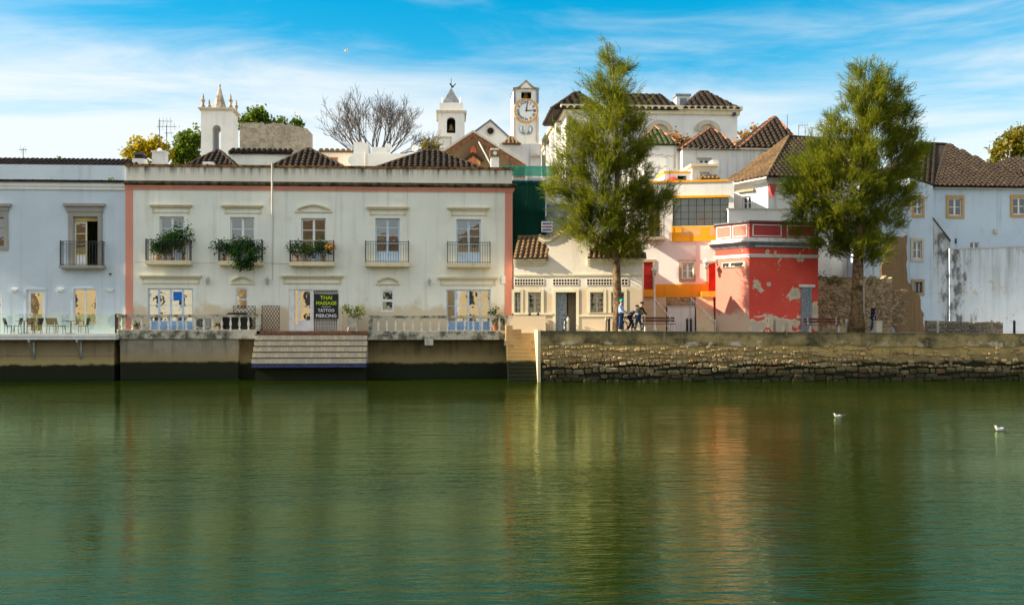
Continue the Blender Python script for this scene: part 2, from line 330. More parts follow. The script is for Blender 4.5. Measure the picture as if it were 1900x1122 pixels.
def mk_net():
    t = NT('green_net'); d = t.n('ShaderNodeBsdfDiffuse'); c = t.mix(t.ramp(t.noise(.7, 4, t.pos((2, 2, .5))), .3, .7), (.003, .026, .02), (.006, .045, .034)); t.t.links.new(c, d.inputs[0])
    tl = t.n('ShaderNodeBsdfTranslucent'); tl.inputs[0].default_value = (.01, .22, .14, 1); tr = t.n('ShaderNodeBsdfTransparent'); tr.inputs[0].default_value = (.15, .4, .3, 1)
    a = t.n('ShaderNodeMixShader'); a.inputs[0].default_value = .3; t.t.links.new(d.outputs[0], a.inputs[1]); t.t.links.new(tl.outputs[0], a.inputs[2])
    b = t.n('ShaderNodeMixShader'); b.inputs[0].default_value = .18; t.t.links.new(a.outputs[0], b.inputs[1]); t.t.links.new(tr.outputs[0], b.inputs[2]); t.t.links.new(b.outputs[0], t.out.inputs[0]); M['green_net'] = t.m
mk_net()
def mk_leaf(name, a, b, trans, tfac=.4):
    t = NT(name); c = t.mix(t.ramp(t.noise(.9, 4), .35, .68), a, b); c = t.mix(t.ramp(t.noise(7, 2), .3, .7, 0, .45), c, tuple(x*.55 for x in a))
    d = t.n('ShaderNodeBsdfDiffuse'); t.t.links.new(c, d.inputs[0]); tl = t.n('ShaderNodeBsdfTranslucent'); t.t.links.new(t.mix(.5, c, trans), tl.inputs[0])
    m = t.n('ShaderNodeMixShader'); m.inputs[0].default_value = tfac; t.t.links.new(d.outputs[0], m.inputs[1]); t.t.links.new(tl.outputs[0], m.inputs[2]); t.t.links.new(m.outputs[0], t.out.inputs[0]); M[name] = t.m
mk_leaf('leaf_casuarina', (.065, .10, .012), (.24, .25, .028), (.48, .48, .02), .42); mk_leaf('leaf_green', (.05, .10, .015), (.12, .17, .02), (.25, .32, .02)); mk_leaf('leaf_yellow', (.26, .22, .015), (.50, .35, .02), (.55, .42, .01)); mk_leaf('leaf_pot', (.012, .05, .012), (.03, .085, .015), (.06, .14, .01), .25); mk_leaf('leaf_dry', (.35, .16, .05), (.42, .24, .06), (.5, .3, .05))
def mk_water():
    t = NT('river_water')
    a = t.noise(1.0, 3, t.pos((.55, 2.1, 1)), .5, .4); b = t.noise(1.0, 4, t.pos((1.9, 6.0, 1)), .55, .3); g = t.noise(.05, 3, t.pos((.6, 1.6, 1)))
    h = t.math('ADD', t.math('MULTIPLY', a, .75), t.math('MULTIPLY', b, .5)); h = t.math('MULTIPLY', h, t.ramp(g, .32, .68, .35, 1.3))
    nm = t.bump(h, .40, .085)
    c = t.mix(t.ramp(t.noise(.06, 3, t.pos((.5, 1.4, 1))), .3, .7), (.0065, .013, .001), (.011, .020, .0016))
    d = t.n('ShaderNodeBsdfDiffuse'); t.t.links.new(c, d.inputs[0]); gl = t.n('ShaderNodeBsdfGlossy'); gl.inputs['Roughness'].default_value = .05; gl.inputs['Color'].default_value = (.72, .88, .50, 1); t.t.links.new(nm, gl.inputs['Normal'])
    fz = t.n('ShaderNodeFresnel'); fz.inputs[0].default_value = 1.5; t.t.links.new(nm, fz.inputs['Normal']); f = t.math('MINIMUM', fz.outputs[0], .62)
    m = t.n('ShaderNodeMixShader'); t.t.links.new(f, m.inputs[0]); t.t.links.new(d.outputs[0], m.inputs[1]); t.t.links.new(gl.outputs[0], m.inputs[2]); t.t.links.new(m.outputs[0], t.out.inputs[0]); M['river_water'] = t.m
mk_water()
flat('promenade', (.48, .46, .42), .9, .15, 1.2); flat('earth', (.2, .17, .1), .95, .3, .5); flat('river_bed', (.05, .045, .02), .95, .3, .5)
flat('grass', (.06, .09, .02), .95, .3, 3); flat('bone', (.80, .77, .70), .8, .1)

def mk_rubble(name, a, b, moss):
    t = NT(name); c = t.mix(t.rnd(), a, b); c = t.mix(t.ramp(t.noise(3, 7, rough=.7), .45, .75, 0, .7), c, moss); M[name] = t.done(c, .95, t.bump(t.noise(7, 7, rough=.65), .6, .04))
mk_rubble('rubble_dry', (.20, .14, .08), (.40, .30, .19), (.12, .09, .05)); mk_rubble('rubble_dark', (.10, .09, .07), (.2, .18, .15), (.06, .06, .045))

mk_leaf('leaf_autumn', (.13, .14, .02), (.30, .22, .02), (.4, .33, .02)); flat('bark_bare', (.15, .13, .115), .95, .2, 3); flat('cloth_coat', (.014, .018, .008), .9, .2)

plaster('pink_sunlit', (.55, .19, .14), (.5, .25, .18), .3, .2, low=3.9, lowcol=(.62, .5, .36))  # pavilion red lightened to pink: sunlight on the left face painted in

def mk_net2():
    t = NT('green_net_thin'); d = t.n('ShaderNodeBsdfDiffuse'); d.inputs[0].default_value = (.015, .19, .13, 1); tl = t.n('ShaderNodeBsdfTranslucent'); tl.inputs[0].default_value = (.05, .5, .36, 1); tr = t.n('ShaderNodeBsdfTransparent'); tr.inputs[0].default_value = (.5, .95, .8, 1)
    a = t.n('ShaderNodeMixShader'); a.inputs[0].default_value = .5; t.t.links.new(d.outputs[0], a.inputs[1]); t.t.links.new(tl.outputs[0], a.inputs[2]); b = t.n('ShaderNodeMixShader'); b.inputs[0].default_value = .3; t.t.links.new(a.outputs[0], b.inputs[1]); t.t.links.new(tr.outputs[0], b.inputs[2]); t.t.links.new(b.outputs[0], t.out.inputs[0]); M['green_net_thin'] = t.m
mk_net2()

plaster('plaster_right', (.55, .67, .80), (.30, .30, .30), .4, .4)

flat('mould', (.15, .145, .12), .95, .6, 5); flat('bare_render', (.50, .40, .27), .95, .3, 2); flat('ochre_stain', (.42, .28, .12), .95, .4, 3); flat('pale_patch', (.60, .58, .52), .95, .15, 2)

mk_glass('glass_clear', .03, (.88, .88, .84))
plaster('crimson_paint', (.50, .07, .07), (.4, .12, .1), .4, .35)
def mk_red(cs):
    t = NT('red_peeling'); c = t.mix(t.ramp(t.noise(.5, 6), .3, .75), (.74, .085, .055), (.60, .06, .045)); c = t.mix(t.ramp(t.noise(.8, 7, rough=.68), .5, .8, 0, .4), c, (.72, .22, .16))
    c = t.mix(t.ramp(t.noise(2, 6, t.pos((1.5, 1.5, .2))), .6, .8, 0, .35), c, (.4, .09, .07))
    k = t.math('ADD', t.math('MULTIPLY', t.blobs(cs), .9), t.math('MULTIPLY', t.math('SUBTRACT', t.noise(1.5, 9, rough=.62, dist=.8), .52), 3.6))
    c = t.mix(t.ramp(k, .44, .46), c, (.66, .54, .38)); c = t.mix(t.ramp(k, .62, .9, 0, .7), c, (.42, .36, .28)); M['red_peeling'] = t.done(c, .85, t.bump(t.ramp(k, .43, .47), .8, .02)); return M['red_peeling']
def mk_garden(mould, ochre):
    t = NT('plaster_garden'); c = t.mix(t.ramp(t.noise(.5, 7, rough=.65), .3, .75), (.60, .68, .77), (.50, .56, .62))
    sv = t.noise(1.0, 7, t.pos((2.4, 2.4, .13)), .65); top = t.ramp(t.z(), 4.2, 8.0, .25, 1); c = t.mix(t.math('MULTIPLY', t.ramp(sv, .42, .72, 0, .8), top), c, (.20, .19, .17))
    n = t.math('SUBTRACT', t.noise(1.6, 9, t.pos((1.6, 1.6, .7)), rough=.72), .5); k = t.math('ADD', t.blobs(mould), t.math('MULTIPLY', n, 4.2)); c = t.mix(t.ramp(k, .55, 1.25, 0, .85), c, (.075, .07, .055))
    n2 = t.math('SUBTRACT', t.noise(3.4, 8, rough=.7), .5); k2 = t.math('ADD', t.math('MULTIPLY', t.blobs(ochre), .8), t.math('MULTIPLY', n2, 4.0)); c = t.mix(t.ramp(k2, .85, 1.0, 0, .7), c, (.48, .36, .2))
    M['plaster_garden'] = t.done(c, .92, t.bump(t.noise(6, 7, rough=.65), .45, .04)); return M['plaster_garden']
# ------------------------------------------------------------------ shared builders
def wall_mesh(F, u0, u1, z0, z1, depth, ops=(), rev=.24):
    mb = MB(); us = sorted({u0, u1}|{o[0] for o in ops}|{o[1] for o in ops}); zs = sorted({z0, z1}|{o[2] for o in ops}|{o[3] for o in ops})
    us = [u for u in us if u0-1e-6 <= u <= u1+1e-6]; zs = [z for z in zs if z0-1e-6 <= z <= z1+1e-6]
    for i in range(len(us)-1):
        for j in range(len(zs)-1):
            um, zm = (us[i]+us[i+1])/2, (zs[j]+zs[j+1])/2
            if any(o[0] < um < o[1] and o[2] < zm < o[3] for o in ops): continue
            mb.add([F.p(us[i], zs[j]), F.p(us[i+1], zs[j]), F.p(us[i+1], zs[j+1]), F.p(us[i], zs[j+1])], [(0, 1, 2, 3)])
    for a, b, c, d in ops:
        P = [F.p(a, c), F.p(b, c), F.p(b, d), F.p(a, d)]; Q = [F.p(a, c, -rev), F.p(b, c, -rev), F.p(b, d, -rev), F.p(a, d, -rev)]
        mb.add(P+Q, [(0, 4, 5, 1), (1, 5, 6, 2), (2, 6, 7, 3), (3, 7, 4, 0)])
    P = [F.p(u0, z0), F.p(u1, z0), F.p(u1, z1), F.p(u0, z1), F.p(u0, z0, -depth), F.p(u1, z0, -depth), F.p(u1, z1, -depth), F.p(u0, z1, -depth)]
    mb.add(P, [(0, 3, 7, 4), (1, 5, 6, 2), (3, 2, 6, 7), (4, 7, 6, 5)])
    return mb
def window(root, F, u0, u1, z0, z1, cols=2, rows=2, frame='white_paint', fw=.06, mull=.04, d=-.12, glass='glass', panel=0.0, panelmat='pale_blue_paint', curtain=None, name='window', gaps=None):
    mb = MB(); t = .05
    mb.fbox(F, u0, u0+fw, z0, z1, d-t, d+.01); mb.fbox(F, u1-fw, u1, z0, z1, d-t, d+.01)
    mb.fbox(F, u0+fw, u1-fw, z1-fw, z1, d-t, d+.008); mb.fbox(F, u0+fw, u1-fw, z0, z0+fw, d-t, d+.008)
    a, b, c, e = u0+fw, u1-fw, z0+fw, z1-fw
    if panel: c = z0+(z1-z0)*panel
    cs = gaps or [i/cols for i in range(cols+1)]
    for i in range(1, cols): u = a+(b-a)*cs[i]; mb.fbox(F, u-fw*.8, u+fw*.8, z0+fw, e, d-t, d+.004)
    for j in range(1, rows): z = c+(e-c)*j/rows; mb.fbox(F, a, b, z-mull/2, z+mull/2, d-t+.01, d-.004)
    if panel: mb.fbox(F, a, b, c-fw*.6, c, d-t+.005, d)
    w_ = obj(name, mb, M[frame], root)
    for i in range(cols):
        ua, ub = a+(b-a)*cs[i], a+(b-a)*cs[i+1]
        for j in range(rows):
            za, zb = c+(e-c)*j/rows, c+(e-c)*(j+1)/rows
            obj('pane', MB().fbox(F, ua, ub, za, zb, d-t*.6, d-t*.6+.012), M[glass], w_)
        if panel: obj('panel', MB().fbox(F, ua+.005, ub-.005, z0+fw, c-fw*.6, d-t*.7, d-t*.7+.025), M[panelmat], w_)
        if curtain and (curtain is True or i in curtain):
            n = 14; V = []; Fc = []
            for k in range(n+1):
                u = ua+(ub-ua)*k/n; dd = d-.22+.035*math.sin(k*2.3+i)
                V += [F.p(u, c, dd), F.p(u, e, dd)]
            for k in range(n): Fc.append((2*k, 2*k+2, 2*k+3, 2*k+1))
            obj('curtain', MB().add(V, Fc), M['curtain'], w_)
    return w_
def surround(root, F, o_, i_, m, proud=.07, name='window_surround', bottom=True):
    a, b, c, d = o_; e, f, g, h = i_; mb = MB()
    mb.fbox(F, a, e, c if bottom else g, d, -.02, proud); mb.fbox(F, f, b, c if bottom else g, d, -.02, proud); mb.fbox(F, e, f, h, d, -.02, proud+.004)
    if bottom: mb.fbox(F, e, f, c, g, -.02, proud+.004)
    return obj(name, mb, M[m], root)
def half_tile(mb, O, e, s, n, b0, b1, r_, j):
    V = []
    for b, rr, lift in ((b0, r_, .030), (b1, r_*.80, .0)):
        for k in range(6):
            a = math.pi*k/5; V.append(O+s*b+e*(-rr*math.cos(a))+n*(rr*math.sin(a)*.95+lift))
    mb.add(V, [(k, k+1, 7+k, 6+k) for k in range(5)]+[(0, 5, 4, 3, 2, 1)])
def tiled_slope(root, roof, A, B, Cc, D, m, cw=.30, L=.42, base=True):
    A, B, Cc, D = (Vector(q) for q in (A, B, Cc, D)); e = (B-A).normalized(); W = (B-A).length
    mid = (Cc+D)/2; n = e.cross((mid-A)-e*(mid-A).dot(e)).normalized()
    if n.z < 0: n = -n
    s = n.cross(e).normalized()
    if s.z < 0: s = -s
    P2 = [(0, 0), (W, 0), ((Cc-A).dot(e), (Cc-A).dot(s)), ((D-A).dot(e), (D-A).dot(s))]
    if base: obj('roof_sheet', MB().add([A-n*.03, B-n*.03, Cc-n*.03, D-n*.03, A-n*.10, B-n*.10, Cc-n*.10, D-n*.10], [(0, 1, 2, 3), (7, 6, 5, 4), (0, 4, 5, 1), (1, 5, 6, 2), (3, 7, 4, 0)]), M[m], roof)
    N = max(2, round(W/cw)); st = W/N; rr = st*.40
    for i in range(N):
        a = (i+.5)*st; hi = 0
        for q in range(4):
            (x0, y0), (x1, y1) = P2[q], P2[(q+1) % 4]
            if abs(x1-x0) > 1e-6 and min(x0, x1)-1e-6 <= a <= max(x0, x1)+1e-6: hi = max(hi, y0+(y1-y0)*(a-x0)/(x1-x0))
        if hi < .12: continue
        mb = MB(); k = max(1, round(hi/L)); b = -.07+random.uniform(-.03, .03)
        for j in range(k):
            half_tile(mb, A+e*(a+random.uniform(-.015, .015)), e, s, n, b, min(hi, b+hi/k+.04) if j == k-1 else b+hi/k+.03, rr*random.uniform(.94, 1.05), j); b += hi/k
        obj('tile_column', mb, M[m], roof)
def ridge(roof, pts, m, r_=.11):
    mb = MB()
    for i in range(len(pts)-1):
        p, q = Vector(pts[i]), Vector(pts[i+1]); k = max(1, round((q-p).length/.5))
        for j in range(k): mb.tube([p.lerp(q, j/k), p.lerp(q, (j+1.05)/k)], [r_*1.08, r_*.9], 7)
    return obj('ridge_cap', mb, M[m], roof)
def hip_roof(root, x0, x1, pe, Y0, depth, rl, rr, pr, m='tiles_old', cw=.32, sides='lr', rm=None, over=0.0, zoff=0.0):
    A, B = at(x0, pe, Y0), at(x1, pe, Y0); z = (A.z+B.z)/2; A.z = B.z = z
    Yr = Y0+depth/2; Rl, Rr = at(rl, pr, Yr), at(rr, pr, Yr); Rl.z = Rr.z = (Rl.z+Rr.z)/2
    k = at((x0+x1)/2, HOR, Y0).x
    Dl, Dr = Vector((A.x, Y0+depth, z)), Vector((B.x, Y0+depth, z))
    roof = obj('roof', MB().add([Dr, Dl, Rl, Rr+Vector((.001, 0, 0))], [(0, 1, 2, 3)]).add([A-Vector((0, 0, .04)), B-Vector((0, 0, .04)), Dr-Vector((0, 0, .04)), Dl-Vector((0, 0, .04))], [(3, 2, 1, 0)]), M[m], root)
    tiled_slope(root, roof, A, B, Rr, Rl, m, cw)
    if 'l' in sides: tiled_slope(root, roof, Dl, A, Rl, Rl, m, cw)
    if 'r' in sides: tiled_slope(root, roof, B, Dr, Rr, Rr, m, cw)
    ridge(roof, [A, Rl], rm or m); ridge(roof, [B, Rr], rm or m)
    if (Rl-Rr).length > .2: ridge(roof, [Rl, Rr], rm or m)
    return roof
def leaves(name, m, parent, pts, n, spread, size, seed=0, flat_=.6):
    """n leaf-shaped quads scattered round the given points."""
    g = np.random.default_rng(seed); pts = np.array([tuple(p) for p in pts], float); spread = np.array(spread, float)
    c = pts[g.integers(0, len(pts), n)]+g.normal(size=(n, 3))*spread
    d = g.normal(size=(n, 3)); d /= np.linalg.norm(d, axis=1)[:, None]; e = np.cross(d, g.normal(size=(n, 3))); e /= np.linalg.norm(e, axis=1)[:, None]
    L = size*g.uniform(.6, 1.3, (n, 1)); W = L*flat_*.5
    V = np.stack([c-d*L*.5, c+e*W, c+d*L*.5, c-e*W], 1).reshape(-1, 3); return nobj(name, V, np.arange(4*n).reshape(n, 4), M[m], parent)
def skin_mesh(name, pts, edges, rad, m, parent, sub=1):
    me = bpy.data.meshes.new(name); me.from_pydata(pts, edges, []); me.update(); o = link_obj(name, me, m, parent)
    mo = o.modifiers.new('skin', 'SKIN'); mo.use_smooth_shade = True
    if not me.skin_vertices: 
        bm = bmesh.new(); bm.from_mesh(me); bm.verts.layers.skin.verify(); bm.to_mesh(me); bm.free()
    for i, r_ in enumerate(rad):
        sv = me.skin_vertices[0].data[i]; sv.radius = (r_, r_) if not isinstance(r_, tuple) else r_; sv.use_root = (i == 0)
    s_ = o.modifiers.new('sub', 'SUBSURF'); s_.levels = sub; s_.render_levels = sub
    return o
def text_mesh(name, body, size, F, u, z, d, m, parent, rot=0.0, width=None, thick=.006):
    cu = bpy.data.curves.new(name, 'FONT'); cu.body = body; cu.size = size; cu.align_x = 'CENTER'; cu.align_y = 'CENTER'; cu.extrude = thick; cu.resolution_u = 2; cu.offset = size*.018
    tmp = bpy.data.objects.new(name, cu); C.objects.link(tmp); dg = bpy.context.evaluated_depsgraph_get(); me = bpy.data.meshes.new_from_object(tmp.evaluated_get(dg)); bpy.data.objects.remove(tmp)
    co = np.array([v.co[:] for v in me.vertices]).reshape(-1, 3); sx_ = 1.0
    if width: sx_ = width/max(1e-3, co[:, 0].max()-co[:, 0].min())
    c_, s_ = math.cos(rot), math.sin(rot); off = root_of(parent).location
    for v in me.vertices:
        x, y = v.co.x*sx_, v.co.y; v.co = F.p(u+x*c_-y*s_, z+x*s_+y*c_, d+v.co.z)-off
    me.materials.clear(); me.materials.append(m); return link_obj(name, me, m, parent)
def ragged(root, F, pts, m, name='peeled_patch', jit=1.3, d0=.0, d1=.014, sub=4, seed=1):
    """A thin patch of lost paint or growth with a ragged outline, given in pixels of the facade."""
    g = random.Random(seed); q = []
    for k in range(len(pts)):
        (x0, y0), (x1, y1) = pts[k], pts[(k+1) % len(pts)]
        for f in range(sub): f /= sub; q.append(F.uz(x0+(x1-x0)*f+g.uniform(-jit, jit), y0+(y1-y0)*f+g.uniform(-jit, jit)))
    a = sum(q[i][0]*q[(i+1) % len(q)][1]-q[(i+1) % len(q)][0]*q[i][1] for i in range(len(q)))
    return obj(name, MB().fprism(F, q if a > 0 else q[::-1], d0, d1), M[m], root)
# ------------------------------------------------------------------ the setting
QY = -4.5                                  # front of the quay
x_q0 = at(1003, HOR, QY).x
mb = MB(); mb.add([(-700, -62.9, 0), (700, -62.9, 0), (700, 9, 0), (-700, 9, 0)], [(0, 1, 2, 3)]); struct('river_water', mb, M['river_water'])
mb = MB(); mb.add([(-1500, -1500, -2.2), (1500, -1500, -2.2), (1500, 1500, -2.2), (-1500, 1500, -2.2)], [(0, 1, 2, 3)]); struct('ground', mb, M['river_bed'])
# promenade slab behind the quay, hill with the old town, opposite bank
def sheet(name, P, m): return struct(name, MB().add(P, [(0, 1, 2, 3)]), m)
sheet('promenade_pavement', [(x_q0+.35, QY+.40, gz(x_q0)), (120, QY+.40, gz(120)), (120, 14, gz(120)), (x_q0+.35, 14, gz(x_q0))], M['promenade'])
mb = MB(); nx, ny = 30, 16; V = []; Fc = []
for j in range(ny+1):
    for i in range(nx+1):
        x = -300+600*i/nx; y = 9+(600-9)*(j/ny)**1.8; h = 2.6+6.5*max(0, min(1, (y-16)/40))*math.exp(-((x-15)/120)**2); V.append((x, y, h))
for j in range(ny):
    for i in range(nx): a = j*(nx+1)+i; Fc.append((a, a+1, a+nx+2, a+nx+1))
struct('hill_terrain', mb.add(V, Fc), M['earth'])
mb = MB().box(-700, 700, -160, -62.8, -2, 1.6); struct('opposite_bank', mb, M['promenade'])
# ------------------------------------------------------------------ quay wall: concrete cap on rubble stones
quay = thing('quay_wall', 'long rubble stone quay wall with stained concrete cap along the river', 'wall', (x_q0, QY, 0))
FQ = Fr(x_q0, QY, 0)
mb = MB(); N = 40; x1q = 60.0
def qtop(x): return gz(x)+.02
P = []
for i in range(N+1):
    x = x_q0+(x1q-x_q0)*i/N; P.append((x, qtop(x)))
V = []; Fc = []
for x, z in P:
    jz = z-.78+.09*math.sin(x*1.7)+.05*math.sin(x*4.1); V += [(x, QY+.03*math.sin(x*2.3), jz), (x, QY, z), (x, QY+.42, z), (x, QY+.42, jz)]
for i in range(N):
    a, b = 4*i, 4*i+4; Fc += [(a, b, b+1, a+1), (a+1, b+1, b+2, a+2), (a, a+3, b+3, b), (a+2, b+2, b+3, a+3)]
Fc += [(0, 1, 2, 3)]; obj('concrete_cap', MB().add(V, Fc), M['quay_cap'], quay)
obj('wall_core', MB().box(x_q0+.004, x1q, QY+.07, QY+3.0, -2.1, 2.32), M['quay_concrete'], quay)
# rubble: individually shaped stones in rough courses
def stone_pts(x0, x1, z0, z1, y0, y1):
    j = lambda s: random.uniform(-s, s); w, h = x1-x0, z1-z0; cx = min(w, h)*.22
    ring = [(x0+cx, z0), (x1-cx, z0), (x1, z0+cx), (x1, z1-cx), (x1-cx, z1), (x0+cx, z1), (x0, z1-cx), (x0, z0+cx)]
    ring = [(a+j(w*.05), b+j(h*.06)) for a, b in ring]; mx_, mz = (x0+x1)/2, (z0+z1)/2; n = 8
    V = [(a, y1, b) for a, b in ring]+[(mx_+(a-mx_)*.96, y0+.035+j(.02), mz+(b-mz)*.96) for a, b in ring]+[(mx_+(a-mx_)*.72, y0+j(.02), mz+(b-mz)*.7) for a, b in ring]
    Fc = [tuple(16+i for i in range(8))]+[(i, (i+1) % n, n+(i+1) % n, n+i) for i in range(n)]+[(n+i, n+(i+1) % n, 2*n+(i+1) % n, 2*n+i) for i in range(n)]
    return V, Fc
rest = MB(); cnt = 0; zc = -.35; row = 0
while zc < 1.98:
    h = random.uniform(.22, .34) if zc < .7 else random.uniform(.11, .21)
    x = x_q0+.06+random.uniform(0, .2)
    while x < x1q-.5:
        wd = random.uniform(.3, .8) if zc < .7 else random.uniform(.15, .44)
        dz = .07*math.sin(x*.9+row*2)+.05*math.sin(x*2.7+row); px_ = 950+(x-3.9)*32
        plastered = (x > 24.0 and zc > .75 and random.random() < .62) or (x > 13 and zc > 1.55 and random.random() < .5)
        if not plastered:
            V, Fc = stone_pts(x+.018, x+wd-.018, zc+dz+.015, min(zc+h+dz-.012, qtop(x)-.70), QY-random.uniform(-.03, .05), QY+.16)
            if cnt < 300 and zc > -.12 and x < 33 and (zc < .7 or wd > .26): obj('stone', MB().add(V, Fc), M['rubble_stone'], quay); cnt += 1
            else: rest.add(V, Fc)
        x += wd
    zc += h; row += 1
so = obj('stone_facing', rest, M['rubble_stone'], quay); so['kind'] = 'stuff'
# end return of the quay and the stairs down to the water
obj('end_return', MB().box(x_q0-.16, x_q0, QY-.02, QY+2.4, -2, gz(x_q0)+.035), M['terrace_stone'], quay)
st = thing('water_stairs', 'narrow stone stairs between cream house and quay leading down to water', 'stairs', (x_q0-.9, QY+2.5, 0))
xs0 = at(950, HOR, -1.0).x-.1
nst = 15
for i in range(nst):
    z1 = gz(5)+.30-(i)*.215; y1 = QY+2.75-i*.165
    obj('step', MB().box(xs0-.3, x_q0-.165, y1-.18, y1+.25+(0 if i else 4), max(-2.1, z1-.9 if i < nst-1 else -2.1), z1), M['stair_stone'], st)
sheet('terrace_pavement', [(xs0-.3, QY+2.9, gz(5)+.304), (x_q0-.2, QY+2.9, gz(5)+.304), (x_q0-.2, 9, gz(5)+.304), (xs0-.3, 9, gz(5)+.304)], M['promenade'])
# ------------------------------------------------------------------ left white house
FL = Fr(at(0, HOR, .12).x, .12, 0)
hl = thing('white_house', 'bluish white rendered house with stone framed balcony door at left edge', 'house', FL.p(0, 0, 0))
uL = FL.uz(-260, HOR)[0]; uLr = FL.uz(233.5, HOR)[0]
opsL = [FL.r(136, 402, 182, 494), FL.r(-38, 403, 8, 458), FL.r(50, 538, 84, 622), FL.r(137, 536, 179, 604), FL.r(-36, 538, 2.5, 622)]
zb = FL.uz(100, 640)[1]; ztL = FL.uz(116, 306)[1]
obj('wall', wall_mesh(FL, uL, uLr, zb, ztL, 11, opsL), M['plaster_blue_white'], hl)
obj('basement_wall', MB().rbox(FL, -260, 628, 221, 760, -.3, .95), M['basement_left'], hl)
mb = MB(); rng = random.Random(3)
for i in range(46):
    u = uL+8+i*.30; mb.fbox(FL, u, u+rng.uniform(.2, .6), FL.uz(100, 672)[1]+rng.uniform(-.12, .02), FL.uz(100, 672)[1]+rng.uniform(.05, .14), .93, .97+rng.uniform(0, .06))
obj('basement_ledge', MB().rbox(FL, -260, 655, 221, 659, .93, 1.0), M['basement_left'], hl)
# parapet details
obj('cornice', MB().rbox(FL, -260, 340, 233, 345, -.02, .14).rbox(FL, -260, 345, 233, 351, -.02, .09), M['plaster_white'], hl)
band = obj('eaves_band', MB().rbox(FL, -260, 333, 232.5, 336.5, -.02, .16), M['tiles_dark'], hl)
tmb = MB(); half_tile(tmb, Vector((0, 0, 0)), Vector((1, 0, 0)), Vector((0, .94, .34)), Vector((0, -.34, .94)), 0, .30, .10, 0); tme = bpy.data.meshes.new('tile'); tme.from_pydata(tmb.v, [], tmb.f); tme.materials.append(M['tiles_old'])
x = FL.uz(-14, HOR)[0]
while x < uLr-.15:
    p = FL.p(x, FL.uz(110, 338.5)[1]+random.uniform(-.01, .01), .26); inst('tile', tme, p, band); x += .262
A = FL.p(uL, ztL-.04, -.35); B = FL.p(FL.uz(330, HOR)[0], ztL-.04, -.35)
rfl = obj('roof', MB().fbox(FL, uL, uLr-.01, ztL-.02, ztL+.02, -10.8, -.3), M['tiles_dark'], hl)
tiled_slope(hl, rfl, A, B-Vector((2.6, 0, 0)), B-Vector((2.6, 0, 0))+Vector((0, 1.9, .72)), A+Vector((0, 1.9, .72)), 'tiles_dark', .27)
# openings
r_ = opsL[0]; surround(hl, FL, FL.r(127, 393, 190, 494), r_, 'stone_grey_surround', .08, 'door_surround', False)
obj('door_cornice', MB().rbox(FL, 119, 378, 196, 383, -.02, .26).rbox(FL, 124, 383, 192, 393, -.02, .13), M['stone_grey_surround'], hl)
obj('door_blind', MB().rbox(FL, 137, 403, 181, 410, -.24, -.16), M['blind_ochre'], hl)
a, b, c, d = FL.r(137, 411, 160, 494); window(hl, FL, a, b, c, d, 1, 3, 'plaster_yellowed', .09, .05, -.16, 'glass', .27, 'white_paint', name='balcony_door')
a, b, c, d = FL.r(161, 411, 182, 494); wd = obj('open_door_leaf', MB().fbox(FL, b-.07, b-.02, c, d, -.75, -.16), M['plaster_yellowed'], hl)
obj('balcony_slab', MB().rbox(FL, 115, 493, 197, 498, -.01, .55).rbox(FL, 119, 498, 193, 500.5, -.01, .45), M['stone_grey_surround'], hl)
def railing(root, F, x0, y0, x1, y1, dp, nb, m='iron', nside=4):
    a, b, c, d = F.r(x0, y0, x1, y1); mb = MB(); t = .014
    for z, q in ((d, .018), (d-.16, .010), (c+.05, .014)):
        mb.fbox(F, a, b, z-q, z+q, dp-q, dp+q)
        for u in (a, b): mb.fbox(F, u-q, u+q, z-q*.9, z+q*.9, 0, dp-q)
    for i in range(nb+1):
        u = a+(b-a)*i/nb; e = .025 if i in (0, nb) else .010; mb.fbox(F, u-e, u+e, c, d+(.07 if i in (0, nb) else 0), dp-e, dp+e)
    for i in range(1, nside):
        for u in (a, b): mb.fbox(F, u-.01, u+.01, c, d, dp*i/nside-.01, dp*i/nside+.01)
    return obj('balcony_railing', mb, M[m], root)
railing(hl, FL, 117.5, 449, 194.5, 493, .5, 13)
r_ = opsL[1]; surround(hl, FL, FL.r(-46, 391, 15.5, 464), r_, 'stone_grey_surround', .08); obj('window_cornice', MB().rbox(FL, -52, 378, 22, 383, -.02, .24).rbox(FL, -46, 383, 17, 391, -.02, .13), M['stone_grey_surround'], hl)
window(hl, FL, *r_, 2, 3, 'stone_grey_surround', .08, .05, -.14); obj('blue_curtain', MB().rbox(FL, 1, 424, 8, 440, -.3, -.26), M['navy_sheet'], hl)
a, b, c, d = opsL[2]; window(hl, FL, a, b, c, d, 1, 1, 'white_paint', .19, .05, -.08, 'glass_mirror', .1, 'white_paint', name='terrace_door'); surround(hl, FL, FL.r(47, 534, 87, 622), opsL[2], 'plaster_blue_white', .03, 'door_surround', False)
a, b, c, d = opsL[3]; window(hl, FL, a, b, c, d, 2, 1, 'white_paint', .06, .05, -.06, 'glass_mirror', curtain=[0]); surround(hl, FL, FL.r(134, 533, 181, 606), opsL[3], 'plaster_blue_white', .03)
window(hl, FL, *opsL[4], 2, 1, 'white_paint', .07, .05, -.06, 'glass_mirror', curtain=True, name='terrace_door')
for x in (27, 112, 205): obj('wall_light', MB().rbox(FL, x-6, 536, x+6, 538.5, 0, .14).rbox(FL, x-4.5, 538.5, x+4.5, 541, 0, .11), M['white_metal'], hl)
obj('flood_light', MB().rbox(FL, 203, 507, 207, 509.5, 0, .12), M['iron'], hl)
